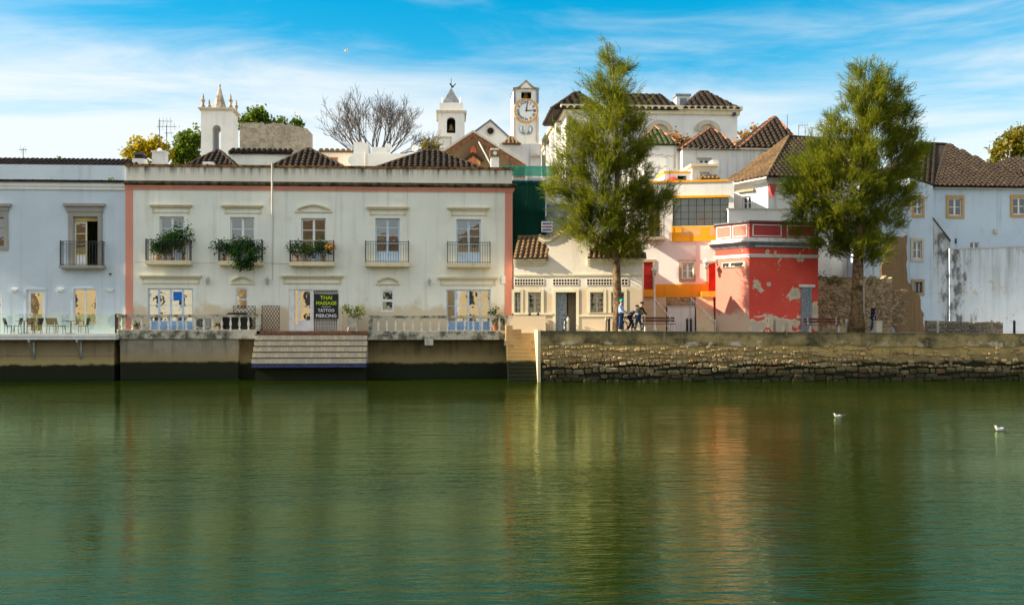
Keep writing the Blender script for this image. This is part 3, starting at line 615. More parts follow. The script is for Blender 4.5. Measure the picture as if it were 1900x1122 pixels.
# deck
FD = Fr(FL.p(0, 0, 0).x, -1.75, 0)
dk = thing('terrace_deck', 'white steel terrace deck on brackets with frameless glass balustrade', 'terrace', FD.p(FD.uz(100, HOR)[0], FD.uz(100, 630)[1]))
obj('deck_slab', MB().rbox(FD, -260, 619, 214, 624.5, -1.88, 0).rbox(FD, -260, 625.5, 214, 630, -1.8, -.03).rbox(FD, -260, 624.5, 214, 625.5, -1.7, -.08), M['white_metal'], dk)
for i, (x0, x1) in enumerate(((-200, -116), (-114, -29), (-27, 58), (60, 135), (137, 213))): obj('glass_panel', MB().rbox(FD, x0, 582, x1, 618.5, -.06, -.045), M['glass_rail'], dk)
obj('glass_panel', MB().fbox(FD, FD.uz(213, HOR)[0]-.02, FD.uz(213, HOR)[0], FD.uz(213, 618.5)[1], FD.uz(213, 582)[1], -1.7, -.07), M['glass_rail'], dk)
for x in (52, 141, -40, -130):
    u = FD.uz(x, HOR)[0]; z1 = FD.uz(x, 630)[1]; z0 = FD.uz(x, 668)[1]
    obj('bracket', MB().fbox(FD, u-.05, u+.05, z0+.1, z1, -1.0, -.86).fprism(FD, [(u-.06, z1-.14), (u+.06, z1-.14), (u+.06, z1), (u-.06, z1)], -.9, -.1).add([FD.p(u-.05, z1-.14, -.2), FD.p(u+.05, z1-.14, -.2), FD.p(u+.05, z1-.02, -.1), FD.p(u-.05, z1-.02, -.1), FD.p(u-.05, z0, -.9), FD.p(u+.05, z0, -.9), FD.p(u+.05, z0+.15, -.86), FD.p(u-.05, z0+.15, -.86)], [(0, 4, 5, 1), (3, 2, 6, 7), (0, 3, 7, 4), (1, 5, 6, 2), (4, 7, 6, 5), (0, 1, 2, 3)]), M['grey_metal'], dk)
zdk = FD.uz(100, 618.8)[1]
def bistro_chair(px, d, rz, label):
    q = FD.pp(px, 600, d); q.z = zdk; t = thing('terrace_chair', label, 'chair', q, R(rz), 'chairs on the terrace deck')
    obj('seat', MB().box(-.22, .22, -.22, .22, .42, .455), M['wicker'], t, local=True); obj('backrest', MB().add([(-.21, .20, .50), (.21, .20, .50), (.24, .30, .90), (-.24, .30, .90), (-.21, .225, .50), (.21, .225, .50), (.24, .325, .90), (-.24, .325, .90)], [(0, 1, 2, 3), (7, 6, 5, 4), (0, 4, 5, 1), (2, 6, 7, 3), (0, 3, 7, 4), (1, 5, 6, 2)]), M['wicker'], t, local=True)
    for sx_ in (-1, 1):
        for sy in (-1, 1): obj('leg', MB().tube([(sx_*.19, sy*.19, .42), (sx_*.22, sy*.22, 0)], .018, 5), M['wicker'], t, local=True)
        obj('back_post', MB().tube([(sx_*.19, .2, .44), (sx_*.20, .22, .55)], .016, 5), M['wicker'], t, local=True)
for px, d, rz, lb in ((6, -.9, 90, 'dark terrace chair at the left edge of the picture'), (22, -.6, -90, 'dark terrace chair second from the left edge, turned away from it'), (46, -.9, 20, 'dark terrace chair left of the glazed terrace door'), (62, -.6, -80, 'dark terrace chair in front of the glazed terrace door'), (84, -1.0, 180, 'broad dark terrace chair right of the glazed terrace door'), (104, -.7, 90, 'brown terrace chair left of the wooden table'), (146, -.8, -90, 'rightmost dark terrace chair below the two pane window')): bistro_chair(px, d, rz, lb)
for px, lb in ((34, 'small brown terrace table between the leftmost chairs'), (122, 'small brown terrace table below the two pane window')):
    q = FD.pp(px, 600, -.85); q.z = zdk; t = thing('terrace_table', lb, 'table', q, 0, 'tables on the terrace deck')
    obj('table_top', MB().box(-.36, .36, -.36, .36, .70, .74), M['wood_deck'], t, local=True); obj('column', MB().tube([(0, 0, .03), (0, 0, .70)], .035, 8), M['wood_dark'], t, local=True); obj('base_plate', MB().box(-.22, .22, -.22, .22, 0, .03), M['wood_dark'], t, local=True)
# ------------------------------------------------------------------ the long cream house
FM = Fr(at(233, HOR, 0).x, 0, 0); uMr = FM.uz(950, HOR)[0]
hm = thing('cream_house', 'long cream two storey river house with pink corner strips and five balcony windows', 'house', FM.p(uMr/2, 0, 0))
zM = lambda py: FM.uz(592, py)[1]
UP = [(319, 402, 22.5), (450, 403, 22.5), (582, 405, 23), (719, 405, 22.5), (869.5, 407, 22.5)]
slabs = [(274, 358, 484), (408, 490, 485), (539, 622, 486.5), (678, 760, 487.5), (829, 910, 489)]
ops = [FM.r(x-h, t, x+h, s[2]-.5) for (x, t, h), s in zip(UP, slabs)]
low = [(274.5, 535, 358, 614), (437, 534, 460, 576), (536, 537, 629, 618), (707, 537, 731, 578), (828, 537, 910, 614)]
ops += [FM.r(*q) for q in low]
obj('wall', wall_mesh(FM, 0, uMr, zM(640), zM(340), 12, ops), M['plaster_cream'], hm)
obj('parapet', MB().fbox(FM, 0.003, uMr-.003, zM(341), zM(312), -.4, -.03), M['plaster_parapet'], hm)
obj('coping', MB().fbox(FM, -.03, uMr+.10, zM(312), zM(307.5), -.45, .05), M['coping_rust'], hm)
obj('cornice', MB().fbox(FM, -.02, uMr+.30, zM(343.5), zM(339), -.2, .30).fbox(FM, -.01, uMr+.22, zM(346.5), zM(343.5), -.02, .22), M['coping_dark'], hm)
obj('frieze', MB().fbox(FM, -.005, uMr+.16, zM(350), zM(346.5), -.02, .15).fbox(FM, -.004, uMr+.09, zM(354), zM(350), -.02, .09), M['plaster_pink'], hm)
for a, b in ((0.002, FM.uz(246.5, HOR)[0]), (FM.uz(937, HOR)[0], uMr+.03)): obj('corner_strip', MB().fbox(FM, a, b, zM(625), zM(354.2), -.02, .05), M['plaster_pink'], hm)
# basement
FB = Fr(FM.o.x, -1.1, 0)
obj('basement_wall', MB().rbox(FB, 222, 628, 441, 775, -1.3, -.12), M['basement_grey'], hm); obj('basement_wall', MB().rbox(FM, 442, 628, 950, 775, -.5, .32), M['basement_olive'], hm)
# window hoods
def hood(x0, x1, y, w0, w1, arch=False, top=None):
    mb = MB()
    if not arch:
        mb.rbox(FM, x0, y, x1, y+2.4, -.02, .24).rbox(FM, x0+2.5, y+2.4, x1-2.5, y+5, -.02, .16); mb.rbox(FM, w0, y+13, w1, y+15.2, -.02, .07)
        mb.rbox(FM, w0, y+5, w0+3, y+13, -.02, .05).rbox(FM, w1-3, y+5, w1, y+13, -.02, .05)
    else:
        (a, _), (b, _) = FM.uz(x0, y), FM.uz(x1, y); z0 = FM.uz((x0+x1)/2, y+8)[1]; rise = FM.uz((x0+x1)/2, y)[1]-z0; n = 12
        up = [(a+(b-a)*k/n, z0+rise*math.sin(math.pi*k/n)) for k in range(n+1)]
        for k in range(n):
            (u0, za), (u1, zb_) = up[k], up[k+1]; mb.fprism(FM, [(u0, za-.09), (u1, zb_-.09), (u1, zb_), (u0, za)], -.02, .20)
        mb.rbox(FM, w0, y+13, w1, y+15.2, -.02, .09)
    return obj('window_hood', mb, M['plaster_yellowed'], hm)
hood(278, 357, 380, 283, 352); hood(411, 489, 381, 417, 485); hood(552, 612, 379, 547, 616, True); hood(680, 758, 384, 686, 753); hood(830, 908, 385, 837, 903)
hood(259, 375, 511, 264, 370); hood(430, 470, 512, 428, 472, True); hood(522, 637, 511, 526, 633); hood(700, 740, 513, 697, 742, True); hood(812, 925, 514, 817, 920)
for q in low[0], low[2], low[4]:
    a, b, c, d = FM.r(*q); obj('door_surround', MB().fbox(FM, a-.22, a-.004, c, d+.16, -.02, .03).fbox(FM, b+.004, b+.22, c, d+.16, -.02, .03), M['plaster_cream'], hm)
for i, ((x, t, h), s) in enumerate(zip(UP, slabs)):
    a, b, c, d = ops[i]; surround(hm, FM, (a-.22, b+.22, c, d+.20), (a, b, c, d), 'plaster_cream', .035, 'window_surround', False)
    window(hm, FM, a, b, c, d, 2, 4 if i > 2 else 3, 'pale_blue_paint' if i > 2 else 'white_paint', .085, .04, -.14, 'glass', .26, 'pale_blue_paint', curtain={1: [1], 3: [0], 4: True}.get(i), name='balcony_window')
    obj('balcony_slab', MB().rbox(FM, s[0], s[2], s[1], s[2]+7.5, -.01, .62).rbox(FM, s[0]+2, s[2]+7.5, s[1]-2, s[2]+9, -.01, .5), M['plaster_yellowed'], hm)
    railing(hm, FM, s[0]+1.5, s[2]-38, s[1]-1.5, s[2], .56, 17)
a, b, c, d = ops[5]; w0 = window(hm, FM, a, b, c, d, 4, 2, 'pale_blue_paint', .075, .035, -.12, 'glass_mirror', .24, 'blue_panel', curtain=[1, 2], name='terrace_door', gaps=[0, .22, .5, .78, 1])
obj('blue_poster', MB().rbox(FM, 320.5, 541, 339.5, 557.5, -.135, -.125), M['blue_sheet'], w0)
a, b, c, d = ops[6]; window(hm, FM, a, b, c, d, 1, 2, 'white_paint', .09, .07, -.08, 'glass_mirror')
a, b, c, d = ops[8]; window(hm, FM, a, b, c, d, 1, 2, 'white_paint', .10, .16, -.06, 'glass', curtain=True)
a, b, c, d = ops[9]; window(hm, FM, a, b, c, d, 4, 2, 'pale_blue_paint', .075, .03, -.12, 'glass_mirror', .24, 'blue_panel', curtain=[1, 2], name='terrace_door', gaps=[0, .2, .5, .78, 1])
# centre entrance: white door leaves and folding grille
a, b, c, d = ops[7]; u = lambda p: FM.uz(p, HOR)[0]
obj('door_jamb', MB().fbox(FM, a, u(546), c, d, -.2, -.04), M['white_paint'], hm)
window(hm, FM, u(546), u(553), c, d, 1, 3, 'white_paint', .03, .03, -.12, 'glass_mirror', .2, 'white_paint', name='side_light')
window(hm, FM, u(553), u(579), c, d, 1, 2, 'white_paint', .12, .04, -.10, 'glass_mirror', .3, 'white_paint', name='entrance_door')
gr = obj('folding_grille', MB().fbox(FM, u(579), u(582), c, d, -.1, -.03).fbox(FM, u(626), u(628.5), c, d, -.1, -.03).fbox(FM, u(582), u(626), d-.05, d, -.09, -.04).fbox(FM, u(582), u(626), c, c+.05, -.09, -.04), M['white_metal'], hm)
mb = MB(); nb = 9
for i in range(nb):
    uu = u(583)+(u(625)-u(583))*(i+.5)/nb; mb.fbox(FM, uu-.016, uu+.016, c+.05, d-.05, -.08, -.05); w2 = (u(625)-u(583))/nb/2
    for z0 in (c+.42, c+.62, d-.4, d-.25):
        mb.tube([FM.p(uu-w2, z0, -.05), FM.p(uu, z0+.09, -.045), FM.p(uu+w2, z0, -.05)], .012, 4)
obj('lattice_bars', mb, M['white_metal'], gr)
obj('room_shade', MB().fbox(FM, u(579), b, c, d, -.9, -.85), M['curtain'], hm)
# downpipe, meter box, cables
mb = MB().tube([FM.p(u(507), zM(306), .10), FM.p(u(507), zM(344), .12), FM.p(u(507), zM(352), .34)], .06, 8); p0 = FM.p(u(507), zM(336), .36)
obj('downpipe', MB().tube([FM.p(u(507), zM(305), .42), FM.p(u(507), zM(400), .42)], .06, 8).rbox(FM, 503.5, 369, 505, 371, 0, .42).rbox(FM, 503.5, 395, 505, 397, 0, .42), M['concrete_pale'], hm)
obj('meter_box', MB().rbox(FM, 930.5, 513, 937.5, 526, 0, .12), M['white_metal'], hm)
obj('wall_cable', MB().tube([FM.p(u(250), zM(487.5), .02), FM.p(u(540), zM(489), .02)], .012, 4).tube([FM.p(u(507), zM(400), .02), FM.p(u(506), zM(520), .02)], .014, 4), M['concrete_pale'], hm)
# wall lanterns
def lantern_parts(t, m='grey_metal', s=1.0, o=(0, 0, 0)):
    o = Vector(o); obj('lantern_glass', MB().lathe(o, [(.085*s, 0), (.15*s, .30*s)], 4), M['lamp_glass'], t, local=True)
    obj('lantern_roof', MB().lathe(o, [(.19*s, .30*s), (.17*s, .34*s), (.07*s, .46*s), (.03*s, .50*s), (.02*s, .56*s)], 8), M[m], t, local=True)
    fm = MB()
    for j in range(4):
        a = 2*math.pi*(j+.5)/4; fm.tube([o+Vector((.088*s*math.cos(a), .088*s*math.sin(a), 0)), o+Vector((.152*s*math.cos(a), .152*s*math.sin(a), .30*s))], .012*s, 4)
    fm.lathe(o+Vector((0, 0, -.05*s)), [(.03*s, 0), (.10*s, .05*s)], 8); obj('lantern_frame', fm, M[m], t, local=True)
    obj('bulb', MB().sphere(o+Vector((0, 0, .12*s)), .05*s, 8, 6), M['white_metal'], t, local=True)
for x, y, lb in ((387, 527, 'wall lantern left of the small left window on the cream house'), (497, 527, 'wall lantern above the lattice screen on the cream house'), (797, 529, 'wall lantern right of the small right window on the cream house')):
    p = FM.pp(x, y, .24); t = thing('wall_lantern', lb, 'lantern', p, 0, 'lanterns on the cream house'); lantern_parts(t, 'grey_metal', .78)
    obj('bracket_arm', MB().tube([(0, .24, .30), (0, .12, .46), (0, 0, .42)], .014, 5), M['grey_metal'], t, local=True)
# balconies with turned balusters
prof = [(.075, 0), (.075, .05), (.05, .08), (.04, .14), (.085, .32), (.075, .42), (.04, .60), (.045, .66), (.075, .70), (.075, .75)]
def balcony(x0, x1, ys, yr, bx, ends, side=None):
    a, b, c, d = FB.r(x0, ys, x1, ys+15.5); zr0, zr1 = FB.uz((x0+x1)/2, yr+4.5)[1], FB.uz((x0+x1)/2, yr)[1]
    s = obj('balcony', MB().fbox(FB, a, b, c, d, -1.1+.004, 0), M['quay_cap_light'], hm)
    obj('balcony_floor_edge', MB().fbox(FB, a+.01, b-.01, d, d+.05, -1.09, -.02), M['concrete_pale'], s)
    obj('handrail', MB().fbox(FB, a, b, zr0, zr1, -.24, -.02), M['quay_cap_light'], s)
    bm_ = MB().lathe((0, 0, 0), [(r_*.95, z*(zr0-d-.05)/.75) for r_, z in prof], 8); me = bpy.data.meshes.new('baluster'); me.from_pydata(bm_.v, [], bm_.f); me.materials.append(M['bone']); me.polygons.foreach_set('use_smooth', [True]*len(me.polygons))
    for x in bx: p = FB.pp(x, HOR, -.13); p.z = d+.05; inst('baluster', me, p, s)
    if side is not None:
        for q in (-.4, -.65, -.9): p = FB.pp(side, HOR, q); p.z = d+.05; inst('baluster', me, p, s)
        obj('handrail', MB().fbox(FB, FB.uz(side, HOR)[0]-.11, FB.uz(side, HOR)[0]+.11, zr0, zr1-.005, -1.08, -.25), M['quay_cap_light'], s)
    for e0, e1 in ends: obj('end_pillar', MB().fbox(FB, FB.uz(e0, HOR)[0], FB.uz(e1, HOR)[0], d+.05, zr1+.03, -.26, .01), M['quay_cap_light'], s)
    return s
t = NT('quay_cap_light'); cc = t.mix(t.ramp(t.noise(1.6, 8, rough=.7), .42, .62), (.52, .49, .40), (.10, .10, .075)); M['quay_cap_light'] = t.done(cc, .92, t.bump(t.noise(6, 6), .4, .04))
balcony(219, 482, 613, 583.5, [245+16.55*k for k in range(14)], [(474, 484)], 223)
bR = balcony(683, 948, 614.5, 585.5, [701.7+16.06*k for k in range(15)], [(683.5, 691), (937, 952)])
for x0, x1, y1 in ((788, 804, 640.5), (936, 952.5, 641)): obj('corbel', MB().rbox(FB, x0, 628, x1, y1, -1.0, .02), M['concrete_pale'], hm)
obj('entrance_floor', MB().rbox(FB, 476, 614, 683, 619.5, -1.09, .0), M['wood_deck'], hm)
# tiled landing stairs under the entrance
ls = thing('tiled_steps', 'broad azulejo tiled landing steps below the banner door', 'steps', FB.pp(578, 690, 0))
rows = 5; ua, ub = FB.uz(474, HOR)[0], FB.uz(682, HOR)[0]; zt = FB.uz(578, 620)[1]; zb = FB.uz(578, 672.5)[1]; rh = (zt-zb)/rows
t = NT('tile_azulejo'); v = t.n('ShaderNodeTexVoronoi'); v.inputs['Scale'].default_value = 9; t.t.links.new(t.pos(), v.inputs['Vector'])
cc = t.mix(t.ramp(v.outputs['Distance'], .2, .5), (.48, .38, .23), (.66, .60, .44)); cc = t.mix(t.ramp(t.rnd(), .3, .9, 0, .55), cc, (.42, .40, .36)); M['tile_azulejo'] = t.done(cc, .4, None, .5)
nt = 26; tw = (ub-ua)/nt
tl = MB().fbox(Fr(0, 0, 0), -tw/2+.006, tw/2-.006, .012, rh-.045, 0, .02); tme2 = bpy.data.meshes.new('tile'); tme2.from_pydata(tl.v, [], tl.f); tme2.materials.append(M['tile_azulejo'])
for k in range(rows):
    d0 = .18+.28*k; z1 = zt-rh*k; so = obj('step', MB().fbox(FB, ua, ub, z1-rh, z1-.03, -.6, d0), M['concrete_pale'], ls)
    obj('nosing', MB().fbox(FB, ua-.01, ub+.01, z1-.035, z1, d0-.3, d0+.05), M['wood_dark'], ls)  # wood nosing, its dark brown also standing in for the shadow line between risers
    for i in range(nt): inst('tile', tme2, FB.p(ua+tw*(i+.5), z1-rh, d0+.001), so)
bl = MB().fbox(Fr(0, 0, 0), -tw+.006, tw-.006, 0, .20, 0, .02); bme = bpy.data.meshes.new('blue_tile'); bme.from_pydata(bl.v, [], bl.f); bme.materials.append(M['tile_blue'])
sk = obj('skirt', MB().fbox(FB, ua, ub, zb-.24, zb-.002, -.6, .18+.28*4+.01), M['tile_blue'], ls)
for i in range(nt//2): inst('blue_tile', bme, FB.p(ua+tw*(2*i+1), zb-.225, .18+.28*4+.012), sk)
obj('base_block', MB().fbox(FB, ua+.1, ub-.1, -2.1, zb-.24, -.9, .7), M['basement_olive'], ls)
# banner
bn = thing('banner', 'black fabric banner reading THAI MASSAGE TATTOO PIERCING hung on white grille', 'banner', FM.pp(605, 590, .03))
a, b, c, d = FM.r(583.5, 545, 627.5, 591); n = 10; V = []; Fc = []
for j in range(n+1):
    for i in range(n+1):
        x, y = i/n, j/n; sag = .05*math.sin(math.pi*x)*(y); V.append(FM.p(a+(b-a)*x, c+(d-c)*y-sag*.8, .02+.02*math.sin(x*9+y*4)))
for j in range(n):
    for i in range(n): q = j*(n+1)+i; Fc.append((q, q+1, q+n+2, q+n+1))
obj('fabric', MB().add(V, Fc), M['banner_black'], bn, smooth=True)
um = (a+b)/2; H = d-c
for s_, zf, sz, m, wf in (('THAI', .855, .30, 'lime_print', .50), ('MASSAGE', .64, .29, 'lime_print', .86), ('TATTOO', .345, .27, 'white_print', .70), ('PIERCING', .13, .28, 'white_print', .86)): text_mesh('lettering', s_, sz, FM, um, c+H*zf-.03, .05, M[m], bn, 0, (b-a)*wf)
obj('rule_line', MB().fbox(FM, um-.28, um+.28, c+H*.47, c+H*.485, .045, .052), M['white_print'], bn)
# lattice screens, grill, air conditioner, planters
for x0, x1, dd, lb in ((429, 471, -.55, 'dark diamond lattice screen left of the white pillar behind the balustrade'), (485, 518, -.15, 'dark diamond lattice screen beside the tiled steps')):
    a, b, c, d = FB.r(x0, 567, x1, 613); t = thing('lattice_screen', lb, 'screen', FB.p((a+b)/2, c, dd)); mb = MB(); q = .03
    obj('screen_frame', MB().fbox(FB, a, a+q, c, d, dd-.02, dd+.02).fbox(FB, b-q, b, c, d, dd-.02, dd+.02).fbox(FB, a+q, b-q, d-q, d, dd-.02, dd+.02).fbox(FB, a+q, b-q, c, c+q, dd-.02, dd+.02), M['wood_dark'], t)
    w_, h_ = b-a, d-c; k = 6; mb1 = MB()
    for sgn in (1, -1):
        for i in range(-k, 2*k):
            s0 = i/k; pts = []
            for tt in (0, 1):
                pts.append((s0+tt*.9, tt) if sgn > 0 else (s0+(1-tt)*.9, tt))
            (p0, q0), (p1, q1) = pts
            lo_, hi_ = 0.0, 1.0
            dp = p1-p0; t0, t1 = sorted(((0-p0)/dp, (1-p0)/dp)); lo_, hi_ = max(0, t0), min(1, t1)
            if hi_-lo_ < .05: continue
            mb1.tube([FB.p(a+w_*(p0+dp*lo_), c+h_*lo_, dd+sgn*.008), FB.p(a+w_*(p0+dp*hi_), c+h_*hi_, dd+sgn*.008)], .016, 4)
    obj('lattice', mb1, M['wood_dark'], t)
zfl = FB.uz(350, 612.5)[1]+.05
p = FB.pp(372, 612, -.6); p.z = zfl; t = thing('air_conditioner', 'grey air conditioner with round fan behind the left balustrade', 'air conditioner', p)
obj('case', MB().box(-.42, .42, -.15, .15, .06, .66), M['grey_metal'], t, local=True); F0 = Fr(0, -.15, 0); obj('fan_ring', MB().disc(F0, -.1, .36, .05, .24, .0, .02, 20), M['iron'], t, local=True); obj('fan_guard', MB().disc(F0, -.1, .36, .13, .15, .02, .03, 20), M['grey_metal'], t, local=True); obj('foot', MB().box(-.36, -.28, -.14, .14, 0, .06).box(.28, .36, -.14, .14, 0, .06), M['iron'], t, local=True)
p = FB.pp(435, 612, -.75); p.z = zfl; t = thing('covered_grill', 'large black covered barbecue grill behind the left balustrade', 'grill', p)
obj('cover', MB().xyprism([(-.85, -.3), (.85, -.3), (.85, .3), (-.85, .3)], .12, .80, [(-.8, -.26), (.8, -.26), (.8, .26), (-.8, .26)]).xyprism([(-.72, -.24), (.72, -.24), (.72, .24), (-.72, .24)], .80, .98, [(-.45, -.14), (.5, -.14), (.5, .14), (-.45, .14)]), M['cloth_black'], t, local=True)
for sx_ in (-.7, .7): obj('wheel', MB().tube([(sx_, -.2, .07), (sx_, .2, .07)], .07, 10), M['rubber'], t, local=True)
def pot(name, label, p, r_, h, m, lm, n, spread, size, ups, group=None, seed=0, square=False, cat='potted plant'):
    t = thing(name, label, cat, p, 0, group)
    if square:
        obj('planter_box', MB().xyprism([(-r_*.8, -r_*.8), (r_*.8, -r_*.8), (r_*.8, r_*.8), (-r_*.8, r_*.8)], .22, .22+h, [(-r_, -r_), (r_, -r_), (r_, r_), (-r_, r_)]), M[m], t, local=True)
        for a in (-1, 1):
            for b in (-1, 1): obj('leg', MB().tube([(a*r_*.7, b*r_*.7, .23), (a*r_*.85, b*r_*.8, 0)], [.04, .025], 5), M[m], t, local=True)
        h += .22
    else: obj('pot', MB().lathe((0, 0, 0), [(r_*.68, 0), (r_*.95, h*.85), (r_*1.08, h*.86), (r_*1.08, h)], 10), M[m], t, local=True)
    mb = MB()
    for q in ups: mb.tube([(0, 0, h-.03), Vector((q[0]*.5, q[1]*.5, h+(q[2]-h)*.6)), q], [.018, .012, .006], 4)
    obj('stem', mb, M['bark'], t, local=True)
    leaves('foliage', lm, t, [Vector(p)+Vector(q) for q in ups], n, spread, size, seed); return t
p = FB.pp(654, 618, -.25); p.z = FB.uz(578, 614)[1]
pot('box_planter', 'square stone planter on legs with leafy shrub beside the banner', p, .32, .55, 'planter', 'leaf_green', 260, (.13, .13, .12), .15, [(-.42, 0, 1.35), (-.3, .05, 1.15), (.25, 0, 1.25), (.4, .05, 1.3), (.55, 0, 1.1), (0, 0, .9), (.2, .1, .88)], seed=4, square=True)
p = FB.pp(920, 613, -.55); p.z = zfl-.06
pot('tall_pot_plant', 'leafy potted plant at the right end of the right balcony', p, .2, .3, 'terracotta', 'leaf_pot', 170, (.12, .12, .14), .18, [(-.1, 0, .95), (.2, 0, .7), (.45, 0, .75), (0, 0, .55), (-.05, 0, 1.15), (.55, 0, .55)], seed=5)
for x, lb in ((250, 'small leafy pot at the left end of the left balcony'), (405, 'small leafy pot between air conditioner and grill')):
    p = FB.pp(x, 613, -.45); p.z = zfl; pot('floor_pot', lb, p, .13, .2, 'terracotta', 'leaf_pot', 60, (.12, .1, .08), .13, [(0, 0, .3), (.15, 0, .33), (-.12, 0, .28)], seed=int(x))
# flowering balconettes
def bal_plants(i, items):
    for k, (px, hpx, wpx, col, lm, lb, n) in enumerate(items):
        s = slabs[i]; p = FM.pp(px, s[2], .34); p.z = FM.uz((s[0]+s[1])/2, s[2])[1]; q = mpp(px, 0)
        ups = [((random.random()-.5)*wpx*q, random.uniform(-.12, .05), hpx*q*random.uniform(.55, 1.0)) for _ in range(7)]
        pot('balcony_pot', lb, p, .12, .2, col, lm, n, (wpx*q*.17, .11, hpx*q*.14), .15, ups, 'pot plants on balconettes', seed=100*i+k)
bal_plants(0, [(296, 40, 30, 'terracotta', 'leaf_pot', 'bushy pot plant at left of the leftmost balconette', 420), (322, 44, 34, 'terracotta', 'leaf_pot', 'dense dark pot plant in the middle of the leftmost balconette', 520), (343, 56, 30, 'terracotta', 'leaf_pot', 'tall pot plant at right of the leftmost balconette', 420), (310, 22, 22, 'terracotta', 'leaf_green', 'low light green pot plant on the leftmost balconette', 160)])
bal_plants(1, [(418, 38, 40, 'terracotta', 'leaf_pot', 'bushy pot plant at left of the second balconette', 520), (445, 36, 36, 'terracotta', 'leaf_pot', 'dense pot plant in the middle of the second balconette', 420), (468, 36, 34, 'terracotta', 'leaf_pot', 'bushy pot plant at right of the second balconette', 420)])
bal_plants(2, [(553, 34, 26, 'terracotta', 'leaf_pot', 'leafy pot plant at left of the arched middle balconette', 240), (568, 30, 20, 'terracotta', 'leaf_green', 'light green pot plant on the arched middle balconette', 160), (583, 26, 24, 'pot_white', 'leaf_pot', 'low plant in white pot on the arched middle balconette', 200), (601, 36, 28, 'terracotta', 'leaf_pot', 'tall pot plant right of centre on the arched middle balconette', 300)])
p = FM.pp(614, 462, .62); t = thing('hanging_pot', 'small hanging plant on the right rail of the arched middle balconette', 'potted plant', p); obj('pot', MB().lathe((0, 0, -.1), [(.07, 0), (.12, .18)], 8), M['terracotta'], t, local=True); leaves('foliage', 'leaf_dry', t, [p+Vector((0, 0, .15)), p+Vector((.2, 0, .08)), p+Vector((-.15, 0, .1))], 110, (.12, .09, .09), .14, 3)
# trailing plant that hangs below the second balconette
p = FM.pp(460, 493, .68); t = thing('trailing_plant', 'big green plant trailing below the second balconette slab', 'potted plant', p)
obj('stem', MB().tube([p+Vector((0, .1, .3)), p+Vector((0, -.05, 0)), p+Vector((-.1, -.05, -.3))], .02, 5), M['bark'], t)
leaves('foliage', 'leaf_pot', t, [FM.pp(x, y, .72) for x, y in ((445, 480), (455, 488), (465, 486), (475, 480), (450, 494), (462, 494), (470, 470), (440, 470))], 900, (.22, .09, .15), .15, 9)
# ------------------------------------------------------------------ roofs on the cream house
hip_roof(hm, 338, 440, 311, 2.4, 5, 404, 406, 279, 'tiles_old', .34); hip_roof(hm, 500, 640, 311, 2.0, 5, 571, 574, 276, 'tiles_old', .36); hip_roof(hm, 690, 905, 315, 2.0, 6, 790, 812, 280, 'tiles_old', .36)
def chim(name, label, x0, y0, x1, y1, Y, cap=None, m='plaster_white', dep=.8, base=None):
    F = Fr(at(x0, HOR, Y).x, Y, 0); a, b, c, d = F.r(x0, y0, x1, y1); t = thing(name, label, 'chimney', F.p((a+b)/2, c, -dep/2)); obj('stack', MB().fbox(F, a, b, c, d, -dep, 0), M[m], t)
    return t, F, a, b, c, d
t, F, a, b, c, d = chim('chimney', 'squat white chimney with dark arched cowl on the left roof', 245, 294, 267, 309, 1.2, m='plaster_white')
obj('cowl', MB().fbox(F, a+.12, b-.12, d, d+.25, -.65, -.15), M['dark_room'], t); n = 8
obj('cowl_roof', MB().fprism(F, [(a+.0, d+.25)]+[((a+b)/2-((b-a)/2)*math.cos(math.pi*k/n), d+.25+.16*math.sin(math.pi*k/n)) for k in range(0, n+1)][::-1], -.75, -.05), M['spire_grey'], t)
t, F, a, b, c, d = chim('chimney', 'wide worn whitewashed chimney left of the belfry', 282, 282, 306, 309, 1.4, m='plaster_white_worn'); obj('cap', MB().fbox(F, a-.06, b+.06, d, d+.08, -.86, .06), M['plaster_white'], t); obj('pot', MB().lathe(F.p((a+b)/2, d+.08, -.4), [(.2, 0), (.1, .2)], 8), M['plaster_white'], t)
t, F, a, b, c, d = chim('chimney', 'low white chimney block in front of the small hip roof', 376, 300, 394, 311, 1.0); obj('vent', MB().disc(F, (a+b)/2, (c+d)/2-.03, 0.0001, .07, -.01, .012, 12), M['dark_room'], t)
t, F, a, b, c, d = chim('chimney', 'tall white chimney with brick lantern top beside the green net', 911, 291, 926, 318, 2.2, dep=.6); obj('lantern_top', MB().fbox(F, a-.06, b+.06, d, d+.42, -.66, .06), M['brown_gable'], t); obj('cap', MB().fbox(F, a, b, d+.42, d+.55, -.55, -.05), M['plaster_white'], t); obj('opening', MB().disc(F, (a+b)/2, d+.22, .0001, .12, .06, .075, 12), M['plaster_white'], t)
# ------------------------------------------------------------------ low cream building with curved gable
FW = Fr.px(953, -1.5, -11.5)
hw = thing('low_gabled_building', 'low cream building with curved gable, tiled eaves and lattice vents', 'house', FW.p(3.5, gz(8)-.05, 0))
ug = lambda p: FW.uz(p, HOR)[0]; zg = lambda y, x=1060: FW.uz(x, y)[1]
opw = [FW.r(954.5, 542, 966, 580), FW.r(980, 542, 1004, 580), FW.r(1031, 542, 1069, 614), FW.r(1095, 542, 1120, 580), FW.r(1134, 542, 1158, 580)]
opw[2] = (opw[2][0], opw[2][1], gz(8)-.04, opw[2][3])
uR = ug(1192); ze = zg(481)
obj('wall', wall_mesh(FW, 0, uR, gz(8)-.3, ze, 7, opw, .3), M['plaster_low'], hw)
